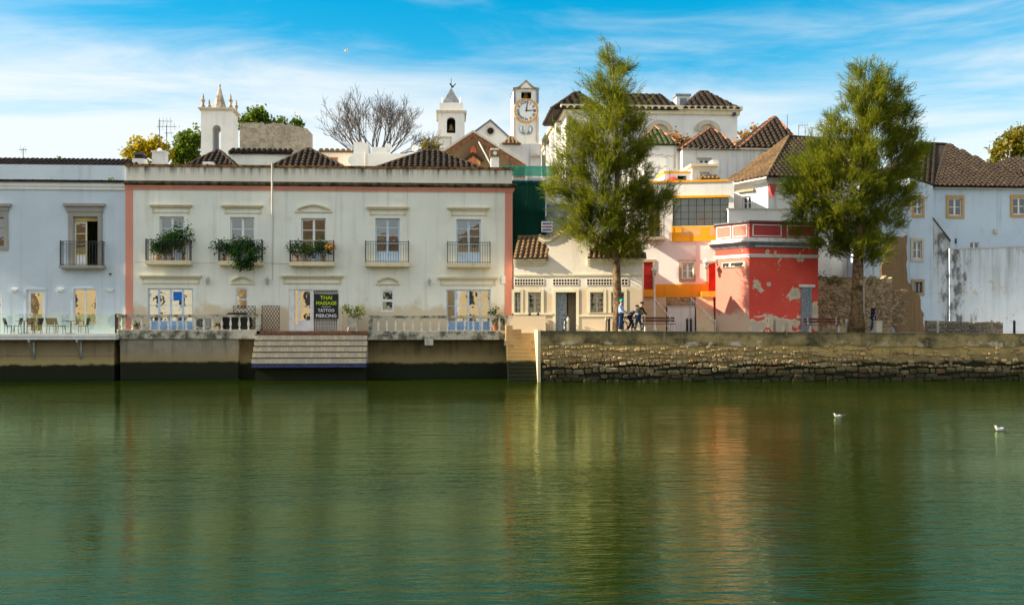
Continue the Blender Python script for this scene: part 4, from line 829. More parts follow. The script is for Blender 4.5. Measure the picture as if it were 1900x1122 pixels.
# curved gable
gx = [(1010, 481), (1013, 474), (1017, 470), (1019, 462), (1014, 455), (1012, 449), (1020, 445), (1030, 440), (1040, 432), (1048, 427), (1056, 425.5), (1064, 427), (1072, 432), (1082, 440), (1092, 445), (1100, 449), (1098, 455), (1093, 462), (1095, 470), (1099, 474), (1102, 481)]
poly = [(ug(x), zg(y)) for x, y in gx][::-1]; poly[0] = (poly[0][0], ze); poly[-1] = (poly[-1][0], ze)
obj('gable', MB().fprism(FW, poly[::-1][::-1], -.35, -.003), M['plaster_low'], hw)
cp = [(1000, 437), (1008, 441), (1020, 440), (1030, 435), (1040, 428), (1048, 422.5), (1056, 421), (1064, 422.5), (1072, 428), (1082, 435), (1092, 440), (1104, 441)]
mb = MB(); mt = MB()
for k in range(len(cp)-1):
    (x0, y0), (x1, y1) = cp[k], cp[k+1]; A_ = (ug(x0), zg(y0)); B_ = (ug(x1), zg(y1))
    mb.fprism(FW, [(A_[0], A_[1]-.22), (B_[0], B_[1]-.22), B_, A_], -.38, .10); mb.fprism(FW, [(A_[0], A_[1]-.30), (B_[0], B_[1]-.30), (B_[0], B_[1]-.22), (A_[0], A_[1]-.22)], -.36, .05)
gcop = obj('gable_coping', mb, M['plaster_yellowed'], hw)
n = 17; L = [(ug(x), zg(y)) for x, y in cp]
for i in range(n):
    f = (i+.5)/n*(len(L)-1); k = int(f); q = f-k; uu = L[k][0]+(L[k+1][0]-L[k][0])*q; zz = L[k][1]+(L[k+1][1]-L[k][1])*q
    tm = MB(); half_tile(tm, FW.p(uu, zz, .16), FW.u, -FW.n, Vector((0, 0, 1)), 0, .5, .12, 0); obj('tile', tm, M['tiles_warm'], gcop)
# eaves roofs left and right of the gable
rw = obj('roof', MB().fbox(FW, .02, uR-.02, ze+.002, ze+.03, -6.9, -.4), M['tiles_warm'], hw)
for x0, x1, yr, xa, xb in ((953, 1018, 441, 953, 1008), (1090, 1200, 449, 1100, 1176)):
    A_ = FW.p(ug(x0), zg(479.5), .26); B_ = FW.p(ug(x1), zg(479.5), .26); dd = -1.9
    top = zg(479.5)+1.45; tiled_slope(hw, rw, A_, B_, FW.p(ug(xb), top, dd), FW.p(ug(xa), top, dd), 'tiles_warm', .285, .40)
    ridge(rw, [FW.p(ug(xa), top, dd), FW.p(ug(xb), top, dd)], 'tiles_warm', .10)
    obj('eaves_cornice', MB().fbox(FW, ug(x0), ug(x1)-.10, zg(483.5), zg(480.2), -.02, .24).fbox(FW, ug(x0), ug(x1)-.2, zg(488), zg(483.5), -.02, .15).fbox(FW, ug(x0), ug(x1)-.3, zg(492.5), zg(488), -.02, .07), M['plaster_yellowed'], hw)
obj('string_course', MB().fbox(FW, 0, uR, zg(511.5), zg(508), -.02, .05), M['plaster_yellowed'], hw)
for x0, x1 in ((955, 1009), (1026, 1073), (1089, 1141), (1153, 1165)):
    a, b, c, d = FW.r(x0, 518, x1, 528); v = obj('vent_grille', MB().fbox(FW, a, b, c, d, -.02, .006), M['dark_room'], hw); mb = MB().fbox(FW, a-.03, b+.03, d, d+.03, -.01, .03).fbox(FW, a-.03, b+.03, c-.03, c, -.01, .03); k = max(2, round((b-a)/.16))
    for i in range(k+1): mb.fbox(FW, a+(b-a)*i/k-.022, a+(b-a)*i/k+.022, c, d, .006, .028)
    mb.fbox(FW, a, b, (c+d)/2-.022, (c+d)/2+.022, .006, .024); obj('vent_lattice', mb, M['plaster_low'], v)
for i, o_ in enumerate(opw):
    a, b, c, d = o_
    surround(hw, FW, (a-.16, b+.16, c-.02, d+.16), o_, 'plaster_yellowed', .04, 'door_surround' if i == 2 else 'window_surround', i != 2)
    if i != 2: window(hw, FW, a, b, c, d, 2, 4, 'grey_metal', .05, .03, -.16, 'glass', curtain=[0] if i % 2 else None)
    elif i == 2: obj('door_leaf', MB().fbox(FW, a, a+(b-a)*.52, c, d, -.32, -.27), M['grey_door'], hw); obj('inner_door', MB().fbox(FW, a+(b-a)*.52, b, c, d, -1.2, -1.1), M['stone_surround'], hw)
obj('plinth_band', MB().fbox(FW, 0, opw[2][0]-.17, zg(584), zg(580.5), -.02, .07).fbox(FW, opw[2][1]+.17, uR, zg(587), zg(584), -.02, .05), M['plaster_yellowed'], hw)
obj('terrace_parapet', MB().fbox(FW, .02, ug(1014), gz(6)-.3, zg(586), .35, .5), M['plaster_low'], hw)
# ------------------------------------------------------------------ white and orange house
FY = Fr.px(1185, 3.6, -12.0)
hy = thing('orange_trimmed_house', 'white house with orange trim, glazed veranda and red doors', 'house', FY.p(3, gz(14)-.05, 0))
uy = lambda p: FY.uz(p, HOR)[0]; zy = lambda y: FY.uz(1268, y)[1]
opy = [FY.r(1248, 367.5, 1352, 419), FY.r(1186, 486, 1211, 537), FY.r(1265, 487, 1287, 517), FY.r(1315, 489, 1338, 541), FY.r(1204, 372, 1226, 440)]
obj('wall', wall_mesh(FY, -.6, uy(1362), gz(14)-.3, zy(338.5), 9, opy, .25), M['plaster_white'], hy)
obj('coping', MB().fbox(FY, -.65, uy(1352), zy(338.5), zy(334.5), -.35, .05), M['orange_paint'], hy)
obj('veranda_hood', MB().rbox(FY, 1246, 363, 1352, 367.2, -.02, .12), M['orange_paint'], hy)
vp = obj('veranda_panel', MB().rbox(FY, 1246, 420, 1352, 447.5, -.02, .10), M['orange_paint'], hy)
mb = MB()
for x0, x1 in ((1263, 1299), (1316, 1345)):
    a, b, c, d = FY.r(x0, 424, x1, 437); k = 9
    for i in range(k):
        for j in range(4):
            uu = a+(b-a)*(i+.5+(.5 if j % 2 else 0))/k; zz = c+(d-c)*(j+.5)/4; q = .055; mb.fprism(FY, [(uu-q, zz), (uu, zz-q), (uu+q, zz), (uu, zz+q)], .09, .104)
pl_ = obj('pierced_lattice', mb, M['stone_pale'], vp); pl_['kind'] = 'stuff'
window(hy, FY, *opy[0], 7, 4, 'iron', .03, .03, -.05, 'glass_clear', name='veranda_window', curtain=[0, 1])
obj('veranda_back_wall', MB().rbox(FY, 1240, 360, 1358, 425, -1.0, -.95), M['plaster_yellowed'], hy); obj('veranda_cupboard', MB().rbox(FY, 1290, 395, 1316, 420, -.7, -.4), M['orange_paint'], hy)
def plank_door(root, F, o_, m, n=5, d=-.14, name='door'):
    a, b, c, e = o_; dr = obj(name, MB().fbox(F, a, b, c, e, d-.05, d-.012), M[m], root)
    for i in range(n): obj('plank', MB().fbox(F, a+(b-a)*i/n+.008, a+(b-a)*(i+1)/n-.008, c, e, d-.012, d+.012), M[m], dr)
    return dr
for i in (1, 3):
    a, b, c, d = opy[i]; surround(hy, FY, (a-.16, b+.16, c, d+.16), opy[i], 'stone_surround', .05, 'door_surround', False); dr = plank_door(hy, FY, opy[i], 'red_door')
    if i == 1: obj('paper_notice', MB().rbox(FY, 1196, 494, 1207, 510, -.13, -.11), M['red_print'], dr)
a, b, c, d = opy[2]; surround(hy, FY, (a-.19, b+.14, c-.17, d+.15), opy[2], 'stone_surround', .06); w_ = window(hy, FY, a, b, c, d, 2, 2, 'white_paint', .07, .05, -.08); obj('red_shutter', MB().fbox(FY, a+.08, b-.08, c+.08, d-.08, -.2, -.16), M['red_door'], w_)
window(hy, FY, *opy[4], 2, 3, 'stone_surround', .08, .04, -.12); railing(hy, FY, 1196, 402, 1232, 441, .5, 9); obj('balcony_slab', MB().rbox(FY, 1194, 441, 1234, 446, -.01, .55), M['stone_surround'], hy)
obj('dado', MB().rbox(FY, 1214, 527, 1314, 551.5, -.02, .06), M['ochre_worn'], hy)
obj('landing', MB().rbox(FY, 1180, 538, 1216, 551.5, -.02, 1.2), M['ochre_worn'], hy); obj('landing', MB().rbox(FY, 1300, 541, 1345, 551.5, -.02, 1.2), M['ochre_worn'], hy)
obj('stone_band', MB().rbox(FY, 1180, 551.6, 1345, 570, -.02, .75), M['ruin_wall'], hy)
obj('stair_block', MB().rbox(FY, 1238, 570.2, 1288, 617, -.02, 1.7), M['plaster_white_worn'], hy); obj('block_cap', MB().rbox(FY, 1236, 568, 1290, 570.2, -.02, 1.75), M['concrete_pale'], hy)
obj('side_wall', MB().rbox(FY, 1288.2, 552, 1334, 617, -.02, .72), M['terrace_stone'], hy)
for x0, x1 in ((1192, 1236), (1290, 1322)):
    n = 9; z0 = gz(14); z1 = zy(552)
    for i in range(n): obj('step', MB().fbox(FY, uy(x0), uy(x1), z0-.1, z1-(z1-z0)*i/n, .0, .77+.26*(i+1)), M['terrace_stone'], hy)
def rail(root, pts, hts, m='white_metal', n=9):
    mb = MB(); P = [Vector(p) for p in pts]
    for k in range(len(P)-1):
        for h in (.0, -.12, -.78): mb.tube([P[k]+Vector((0, 0, h)), P[k+1]+Vector((0, 0, h))], .026 if h == 0 else .016, 6)
        for i in range(n+1): q = P[k].lerp(P[k+1], i/n); mb.tube([q, q-Vector((0, 0, .95 if i in (0, n) else .8))], .022 if i in (0, n) else .011, 5)
    return obj('stair_rail', mb, M[m], root)
rail(hy, [FY.pp(1213, 552, .9), FY.pp(1251, 598, 2.9)], 1); rail(hy, [FY.pp(1282, 553, .8), FY.pp(1320, 594, 2.7)], 1); rail(hy, [FY.pp(1320, 594, 2.7), FY.pp(1324, 594, 2.9)], 1, n=2)
# roof-top rooms behind the orange coping
def block(name, label, cat, x0, y0, x1, y1, Y, dep, m, th=0.0, zlow=None):
    F = Fr.px(x0, Y, th); a, b, c, d = F.r(x0, y0, x1, y1); t = thing(name, label, cat, F.p((a+b)/2, c, -dep/2)); return t, F, a, b, c, d
t, F, a, b, c, d = block('roof_room', 'small white roof room with orange coping and dark opening', 'roof room', 1233, 322, 1281, 345, 6.0, 2.5, '')
o_ = F.r(1257, 326, 1274, 338); obj('wall', wall_mesh(F, a, b, c, d, 2.5, [o_], .2), M['plaster_white'], t); obj('coping', MB().fbox(F, a-.06, b+.06, d, d+.15, -2.5, .05), M['orange_paint'], t); obj('umbrella_cloth', MB().lathe(F.pp(1247, 337, .3), [(.35, 0), (.2, .22), (.02, .3)], 8), M['red_print'], t)
t, F, a, b, c, d = block('roof_room', 'white stepped roof room with flat canopy and small window', 'roof room', 1284, 310, 1332, 348, 8.0, 3, '')
o_ = F.r(1299, 319, 1317, 331); obj('wall', wall_mesh(F, a, b, c, d, 3, [o_], .2), M['plaster_white'], t); window(t, F, *o_, 1, 1, 'grey_metal', .06, .04, -.1); obj('canopy', MB().rbox(F, 1279, 306, 1330, 310, -3, .5), M['plaster_yellowed'], t); obj('corner_stack', MB().rbox(F, 1322, 297, 1334, 310, -1, .02), M['plaster_white'], t)
tr = obj('lean_to_roof', MB().rbox(F, 1296, 334, 1328, 336, .1, .6), M['tiles_warm'], t); A_, B_ = F.pp(1294, 334, .8), F.pp(1330, 334, .8); tiled_slope(t, tr, A_, B_, B_+Vector((0, .7, .3)), A_+Vector((0, .7, .3)), 'tiles_warm', .3)
# ------------------------------------------------------------------ upper town houses with pyramid roofs
def house(name, label, x0, y0, x1, y1, Y, dep, m, ops=(), th=0.0, cat='house', rev=.25, low_=2.4):
    F = Fr.px(x0, Y, th); a, b, c, d = F.r(x0, y0, x1, y1); t = thing(name, label, cat, F.p((a+b)/2, low_, 0)); obj('wall', wall_mesh(F, a, b, low_, d, dep, [F.r(*o) for o in ops], rev), M[m], t); return t, F, a, b, low_, d
t, F, a, b, c, d = house('upper_house', 'white upper house with two dark pyramid tile roofs side by side', 1266, 277, 1490, 335, 15.0, 9, 'plaster_white_worn', [(1297, 296, 1316, 304)])
window(t, F, *F.r(1297, 296, 1316, 304), 2, 1, 'white_paint', .08, .05, -.1); obj('window_surround', MB().rbox(F, 1293, 293, 1320, 295.5, -.02, .08), M['stone_surround'], t); obj('eaves', MB().rbox(F, 1264, 275.5, 1492, 278, -.05, .25), M['plaster_yellowed'], t)
hip_roof(t, 1265, 1374, 275.5, 14.8, 7, 1318, 1319, 237, 'tiles_dark', .42, 'lr', 'terracotta'); hip_roof(t, 1372, 1494, 274, 14.8, 8, 1437, 1438, 217, 'tiles_dark', .42, 'lr', 'terracotta')
t, F, a, b, c, d = house('upper_house', 'white upper house with mossy green pyramid roof behind the left tree', 1186, 268, 1262, 335, 16.0, 8, 'plaster_white_worn'); hip_roof(t, 1184, 1262, 268, 15.8, 7, 1214, 1215, 235, 'tiles_green', .42, 'lr', 'terracotta'); obj('downpipe', MB().tube([F.pp(1253, 268, .1), F.pp(1253, 315, .1)], .05, 6), M['stone_pale'], t)
t, F, a, b, c, d = house('upper_annex', 'blank white annex wall right of the left tree crown', 1196, 292, 1236, 345, 11.0, 4, 'plaster_white')
# ------------------------------------------------------------------ church with tiled hip roofs
t, F, a, b, c, d = house('large_church', 'large white church with brown hip roofs and blind arches', 1050, 204, 1368, 330, 34.0, 24, 'plaster_white', [], 0.0, 'church')
obj('eaves_cornice', MB().fbox(F, a-.5, b+.4, d, d+.35, -24.2, .45).fbox(F, a-.25, b+.2, d-.4, d, -24.1, .22), M['plaster_yellowed'], t)
obj('side_pilaster', MB().rbox(F, 1050, 208, 1062, 330, -.02, .2), M['stone_pale'], t)
for x in (1075, 1223.5, 1312.5):
    uu, zz = F.uz(x, 244); r0 = 15*mpp(x, 34); n = 14; mb = MB()
    for k in range(n):
        a0, a1 = math.pi*k/n, math.pi*(k+1)/n
        for r1, r2, dd in ((r0, r0+.3, .25), (r0+.3, r0+.5, .12)): mb.fprism(F, [(uu+r1*math.cos(a0), zz+r1*.85*math.sin(a0)), (uu+r2*math.cos(a0), zz+r2*.85*math.sin(a0)), (uu+r2*math.cos(a1), zz+r2*.85*math.sin(a1)), (uu+r1*math.cos(a1), zz+r1*.85*math.sin(a1))], -.02, dd)
    obj('arch_moulding', mb, M['stone_pale'], t); obj('arch_panel', MB().fprism(F, [(uu-r0, zz-2), (uu+r0, zz-2)]+[(uu+r0*math.cos(math.pi*k/n), zz+r0*.85*math.sin(math.pi*k/n)) for k in range(n+1)], -.01, .03), M['stone_pale'], t)
for x in (1193, 1361): obj('rain_spout', MB().tube([F.pp(x, 213, -.1), F.pp(x, 213, .4)], .18, 6), M['iron'], t)
for k, x in enumerate((-4, -9, -14, -19)): obj('side_buttress', MB().fbox(F, a-.5, a-.002, 2.4, d-.5-.25*k, x-1.2, x), M['plaster_white'], t)
hip_roof(t, 1026, 1118, 201, 33.6, 9, 1068, 1074, 172, 'tiles_dark', .62); hip_roof(t, 1112, 1259, 202, 33.6, 9, 1150, 1226, 176, 'tiles_dark', .62); hip_roof(t, 1266, 1374, 202, 33.6, 9, 1302, 1309, 170, 'tiles_dark', .62)
q = at(1265, 202, 37); mb = MB().box(q.x-.65, q.x+.65, 36.4, 37.6, q.z-.5, q.z+1.1); cup = obj('roof_lantern', mb, M['plaster_white'], t); obj('lantern_window', MB().box(q.x-.35, q.x+.35, 36.36, 36.40, q.z+.25, q.z+.9), M['slate_blue'], cup); obj('lantern_cap', MB().box(q.x-.75, q.x+.75, 36.3, 37.7, q.z+1.1, q.z+1.3), M['slate_blue'], cup); obj('lantern_base', MB().box(q.x-1.4, q.x+1.4, 35.6, 38.4, q.z-.6, q.z+.0), M['tiles_warm'], cup)
# ------------------------------------------------------------------ clock tower
t, F, a, b, c, d = house('clock_tower', 'white clock tower with round yellow rimmed clock and Roman numerals', 953, 184, 999, 320, 48.0, 5.2, 'plaster_white', [(966, 168, 987, 190)][:0], 0, 'tower')
uc, zc_ = F.uz(976.5, 206); k1 = mpp(976, 48)
op = F.r(967, 170, 986, 189); top = F.uz(976, 166)[1]
obj('belfry_stage', wall_mesh(F, a, b, d+.002, top, 5.2, [(op[0], op[1], d+.05, op[3])], .8).add([F.p(a, d+.003, -.002), F.p(b, d+.003, -.002), F.p(b, d+.003, -5.1), F.p(a, d+.003, -5.1)], [(0, 1, 2, 3)]), M['plaster_white'], t)
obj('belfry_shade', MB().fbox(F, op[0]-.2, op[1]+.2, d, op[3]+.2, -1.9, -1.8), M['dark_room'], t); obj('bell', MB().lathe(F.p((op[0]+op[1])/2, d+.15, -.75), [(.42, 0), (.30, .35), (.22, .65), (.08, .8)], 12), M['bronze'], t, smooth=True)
for x0, x1 in ((952.5, 956.5), (995.5, 999.5)): obj('corner_pilaster', MB().rbox(F, x0, 166, x1, 192, -.02, .16), M['slate_blue'], t); obj('corner_pilaster', MB().rbox(F, x0, 218, x1, 265, -.02, .14), M['stone_pale'], t)
pt = [(a-.1, top), (b+.1, top), (b+.1, top+.14), ((a+b)/2+.85, top+.22), ((a+b)/2, F.uz(977, 149)[1]), ((a+b)/2-.85, top+.22), (a-.1, top+.14)]
obj('pediment', MB().fprism(F, pt, -.6, .2), M['spire_stone'], t); obj('pediment_field', MB().fprism(F, [((a+b)/2-.6, top+.1), ((a+b)/2+.6, top+.1), ((a+b)/2, F.uz(977, 155)[1])], .2, .24), M['plaster_white'], t)
obj('tower_roof', MB().add([F.p(a-.05, top+.05, -.6), F.p(b+.05, top+.05, -.6), F.p(b+.05, top+.05, -5.2), F.p(a-.05, top+.05, -5.2), F.p((a+b)/2, top+.7, -2.6)], [(0, 1, 4), (1, 2, 4), (2, 3, 4), (3, 0, 4)]), M['tiles_dark'], t)
cf = obj('clock_face', MB().disc(F, uc, zc_, .0001, 20*k1, -.01, .10, 36), M['clock_face'], t); obj('clock_rim', MB().disc(F, uc, zc_, 19.6*k1, 22.6*k1, -.01, .18, 40), M['clock_ring'], cf)
for i, s_ in enumerate(('XII', 'I', 'II', 'III', 'IV', 'V', 'VI', 'VII', 'VIII', 'IX', 'X', 'XI')):
    an = -2*math.pi*i/12; text_mesh('numeral', s_, .40, F, uc+15.2*k1*math.sin(-an), zc_+15.2*k1*math.cos(an), .115, M['dark_print'], cf, an, None, .012)
def hand(an, L_, w_): 
    dx, dz = math.sin(an), math.cos(an); return MB().fprism(F, [(uc-dz*w_-dx*.1, zc_+dx*w_-dz*.1), (uc+dz*w_-dx*.1, zc_-dx*w_-dz*.1), (uc+dz*w_*.5+dx*L_, zc_-dx*w_*.5+dz*L_), (uc-dz*w_*.5+dx*L_, zc_+dx*w_*.5+dz*L_)], .13, .15)
obj('hour_hand', hand(R(8), 13*k1, .07), M['dark_print'], cf); obj('minute_hand', hand(R(86), 16.5*k1, .055), M['dark_print'], cf)
mb = MB(); u0_, z0_ = F.uz(976.5, 240)
for sg in (-1, 1): mb.tube([F.p(u0_+sg*(8.5-1.2*k_*.4)*k1*math.cos(R(70-k_*20)) if False else u0_+sg*9*k1*math.cos(R(40-k_*24)), z0_+9*k1*math.sin(R(40-k_*24)), .03) for k_ in range(6)], [.16, .2, .22, .22, .18, .1], 6)
obj('garland_relief', mb, M['slate_blue'], t)
# ------------------------------------------------------------------ bell tower with weathercock, gable front
t, F, a, b, c, d = house('bell_tower', 'white bell tower with grey pyramid spire and weathercock', 813, 209, 862, 300, 42.0, 4.8, 'plaster_white', [(829, 217, 845, 247)], 0, 'tower', .7)
op = F.r(829, 217, 845, 247); obj('inner_shade', MB().fbox(F, op[0]-.2, op[1]+.2, op[2]-.2, op[3]+.2, -2.4, -2.3), M['wood_dark'], t); obj('bell', MB().lathe(F.p((op[0]+op[1])/2, op[2]+.3, -.5), [(.32, 0), (.22, .35), (.16, .55), (.05, .7)], 12), M['bronze'], t, smooth=True)
n = 10; um_ = (op[0]+op[1])/2; rr = (op[1]-op[0])/2; mb = MB()
for k in range(n):
    a0, a1 = math.pi*k/n, math.pi*(k+1)/n; mb.fprism(F, [(um_+rr*math.cos(a0), op[3]-rr+rr*math.sin(a0)), (um_+rr*math.cos(a0)+.001, op[3]+.01), (um_+rr*math.cos(a1)-.001, op[3]+.01), (um_+rr*math.cos(a1), op[3]-rr+rr*math.sin(a1))], -.7, .002)
obj('arch_head', mb, M['plaster_white'], t)
obj('cornice', MB().fbox(F, a-.2, b+.2, d, d+.2, -5, .2), M['stone_pale'], t); zt2 = F.uz(838, 190)[1]; obj('top_stage', MB().fbox(F, a+.15, b-.15, d+.2, zt2, -4.6, -.15), M['plaster_white'], t)
ap = F.p((a+b)/2, at(840, 163, 44.4).z, -2.4); e0 = .42; obj('spire', MB().add([F.p(a+e0, zt2, -.5), F.p(b-e0, zt2, -.5), F.p(b-e0, zt2, -4.3), F.p(a+e0, zt2, -4.3), ap], [(0, 1, 4), (1, 2, 4), (2, 3, 4), (3, 0, 4), (3, 2, 1, 0)]), M['spire_grey'], t)
for uu in (a+.4, b-.4):
    for dd in (-.4, -4.3): obj('pinnacle', MB().lathe(F.p(uu, zt2, dd), [(.13, 0), (.13, .12), (.06, .2), (.10, .32), (.02, .6)], 6), M['plaster_white'], t)
s_ = obj('weathercock', MB().tube([ap-Vector((0, 0, .1)), ap+Vector((0, 0, .95))], .03, 5), M['iron'], t); w0 = F.uz(840, 150); q = .11
obj('cock', MB().fprism(F, [(w0[0]+x*q, w0[1]+z*q) for x, z in ((-1.5, .2), (-1, -1), (0, -1.8), (1, -1.4), (1.4, 0), (2.8, 1.2), (3.2, 2.6), (2.2, 2.0), (1.2, .8), (0, .2), (-1.0, 1.6), (-1.6, 2.8), (-2.4, 2.2), (-2.9, 1.6))], -2.44, -2.36), M['iron'], s_)
t, F, a, b, c, d = house('tower_annex', 'low white annex block below the bell tower', 805, 256, 836, 300, 38.0, 5, 'plaster_white')
obj('annex_coping', MB().fbox(F, a-.1, b+.1, d, d+.12, -5, .1), M['stone_pale'], t)
F = Fr.px(880, 40.0, 0); P = [F.uz(x, y) for x, y in ((846, 300), (955, 300), (955, 266), (910, 225), (846, 272))]; t = thing('church_gable', 'white church gable with small round window beside clock tower', 'church', F.p(P[0][0], 2.4, 0)); P[0] = (P[0][0], 2.4); P[1] = (P[1][0], 2.4)
obj('wall', MB().fprism(F, P, -10, 0), M['plaster_white'], t); obj('coping', MB().fprism(F, [(P[4][0], P[4][1]), (P[3][0], P[3][1]), (P[3][0], P[3][1]+.18), (P[4][0], P[4][1]+.18)], -10, .15).fprism(F, [(P[3][0], P[3][1]), (P[2][0], P[2][1]), (P[2][0], P[2][1]+.18), (P[3][0], P[3][1]+.18)], -10, .15), M['spire_grey'], t)
uu, zz = F.uz(910, 243.5); rw_ = obj('round_window', MB().disc(F, uu, zz, .33, .48, -.02, .1, 24), M['stone_pale'], t); obj('pane', MB().disc(F, uu, zz, .0001, .33, -.02, .03, 24), M['dark_room'], rw_)
t, F, a, b, c, d = house('retaining_block', 'stained white block below the clock tower', 925, 267, 1004, 330, 28.0, 6, 'retaining_wall', [], 0); obj('corner_cap', MB().rbox(F, 985, 288, 1003, 291, -.02, .5), M['stone_pale'], t); hip_roof(t, 934, 964, 267, 27.8, 3, 948, 949, 254, 'tiles_warm', .4)
# ------------------------------------------------------------------ brown gabled chapel with red relief
F = Fr.px(815, 12.0, 0); P = [F.uz(x, y) for x, y in ((790, 330), (985, 330), (975, 306), (878, 246), (812, 289), (790, 300))]; t = thing('brown_gable_house', 'weathered brown gable with red ornamental relief behind the cream house', 'house', F.p(P[0][0], 2.4, 0)); P[0] = (P[0][0], 2.4); P[1] = (P[1][0], 2.4)
obj('gable_wall', MB().fprism(F, P, -7, 0), M['brown_gable'], t)
mb = MB()
for k in ((5, 4), (4, 3), (3, 2)): A_, B_ = P[k[0]], P[k[1]]; mb.fprism(F, [A_, B_, (B_[0], B_[1]+.14), (A_[0], A_[1]+.14)], -7.2, .22)
obj('gable_coping', mb, M['stone_pale'], t)
mb = MB()
for k in ((4, 3), (3, 2)): A_, B_ = P[k[0]], P[k[1]]; mb.fprism(F, [(A_[0], A_[1]-.42), (B_[0], B_[1]-.42), (B_[0], B_[1]-.03), (A_[0], A_[1]-.03)], -.01, .05)
obj('terracotta_band', mb, M['wood_deck'], t)
q = lambda x, y: F.uz(x, y)
obj('relief_canopy', MB().fprism(F, [q(858, 298), q(878, 283), q(898, 298), q(895, 301), q(878, 288), q(861, 301)], -.01, .3), M['tiles_dark'], t); obj('relief_niche', MB().fprism(F, [q(865, 312), q(865, 300), q(878, 289), q(891, 300), q(891, 312)], -.01, .12), M['relief_ochre'], t)
obj('relief_finial', MB().fprism(F, [q(872, 285), q(874, 276), q(878, 270), q(882, 276), q(884, 285)], .0, .25), M['red_relief'], t); obj('relief_figure', MB().fprism(F, [q(869, 312), q(873, 297), q(878, 291), q(883, 297), q(887, 312)], .12, .26), M['red_relief'], t)
obj('white_pole', MB().tube([F.pp(888, 264, .2), F.pp(911, 308, .2)], .06, 6), M['white_metal'], t)
# ------------------------------------------------------------------ arched belfry at left, castle tower
t, F, a, b, c, d = house('white_belfry', 'white square belfry with stone spire and four urn pinnacles', 373, 203, 430, 300, 22.0, 2.6, 'plaster_white', [(394, 232, 409.5, 282)], 0, 'tower', 2.6)
op = F.r(394, 232, 409.5, 282); um_ = (op[0]+op[1])/2; rr = (op[1]-op[0])/2
obj('arch_void_back', MB().fbox(F, a+.001, op[0], op[2], d-.1, -2.62, -2.605), M['plaster_white'], t)
wl_ = [o for o in t.children if o.name.startswith('wall')][0]; bm = bmesh.new(); bm.from_mesh(wl_.data)
off = t.location; yb = F.p(0, 0, -2.6).y
for f in list(bm.faces):
    if all(abs((v.co.y+off.y)-yb) < 1e-3 for v in f.verts): bm.faces.remove(f)
bm.to_mesh(wl_.data); bm.free()
mb = MB().fbox(F, a, op[0], 2.4, d, -2.6, -2.59).fbox(F, op[1], b, 2.4, d, -2.6, -2.59).fbox(F, op[0], op[1], op[3], d, -2.6, -2.59).fbox(F, op[0], op[1], 2.4, op[2], -2.6, -2.59); n = 10
for k in range(n):
    a0, a1 = math.pi*k/n, math.pi*(k+1)/n; mb.fprism(F, [(um_+rr*math.cos(a0), op[3]+.012-rr+rr*math.sin(a0)), (um_+rr*math.cos(a0)+.001, op[3]+.01), (um_+rr*math.cos(a1)-.001, op[3]+.01), (um_+rr*math.cos(a1), op[3]+.012-rr+rr*math.sin(a1))], -2.58, .002)
obj('arch_head', mb, M['plaster_white'], t)
obj('cornice', MB().fbox(F, a-.2, b+.2, d, d+.12, -2.8, .2).fbox(F, a-.1, b+.1, d-.12, d, -2.7, .1), M['stone_pale'], t); z0 = d+.12
ap = F.p((a+b)/2, at(407.5, 160, 23.3).z, -1.3); obj('spire', MB().lathe(F.p((a+b)/2, z0, -1.3), [(.62, 0), (.50, .35), (.04, ap.z-z0)], 8).sphere(ap+Vector((0, 0, .05)), .1, 8, 6, 1.4), M['spire_stone'], t)
for uu in (a+.12, b-.12):
    for dd in (-.12, -2.4): obj('pinnacle', MB().lathe(F.p(uu, z0, dd), [(.17, 0), (.17, .2), (.08, .28), (.17, .58), (.19, .66), (.08, .72), (.10, .85), (.04, 1.15)], 8), M['spire_stone'], t, smooth=True)
Fk = Fr.px(445, 38.0, 0); A_, B_ = Fk.p(Fk.uz(445, HOR)[0], 0), Fk.p(Fk.uz(541, HOR)[0], 0); w_ = mpp(550, 38)*27; zt = Fk.uz(500, 232)[1]
t = thing('castle_tower', 'flat topped weathered grey stone castle tower right of the belfry', 'tower', (A_+B_)/2+Vector((0, 3, 2.4)))
obj('masonry', MB().xyprism([(A_.x, A_.y), (B_.x, B_.y), (B_.x+w_*.9, B_.y+1.6), (B_.x+w_, B_.y+5), (A_.x, A_.y+6)], 2.4, zt), M['castle_stone'], t)
mb = MB(); rg = random.Random(5)
for i in range(13): x = A_.x+(B_.x-A_.x)*i/13; mb.box(x, x+(B_.x-A_.x)/13-.02, A_.y+.02, A_.y+.7, zt, zt+rg.uniform(.0, .22)+.02)
obj('broken_crest', mb, M['castle_stone'], t)
# ------------------------------------------------------------------ white houses between
t, F, a, b, c, d = house('attic_house', 'white attic wall with tiled edge between two hip roofs', 424, 285, 541, 312, 6.0, 3, 'plaster_cream'); rf = obj('roof', MB().fbox(F, a, b, d, d+.02, -3, .05), M['tiles_old'], t); tiled_slope(t, rf, F.p(a, d+.03, .18), F.p(b, d+.03, .18), F.p(b, d+.42, -.9), F.p(a, d+.42, -.9), 'tiles_old', .34)
t, F, a, b, c, d = house('terrace_house', 'long white terrace house below the bare tree', 654, 285, 806, 320, 16.0, 7, 'plaster_white'); obj('roof_stack', MB().rbox(F, 656, 265, 684, 286, -3, -.02), M['plaster_white'], t); obj('parapet_step', MB().rbox(F, 690, 273, 712, 285.2, -1, -.03).fprism(F, [F.uz(712, 285), F.uz(724, 285), F.uz(712, 273)], -1, -.03), M['plaster_white'], t); obj('stack_cap', MB().rbox(F, 658, 262, 676, 265, -2, -.4), M['stone_pale'], t); obj('downpipe', MB().tube([F.pp(678, 283, .06), F.pp(678, 318, .06)], .05, 6), M['stone_pale'], t)
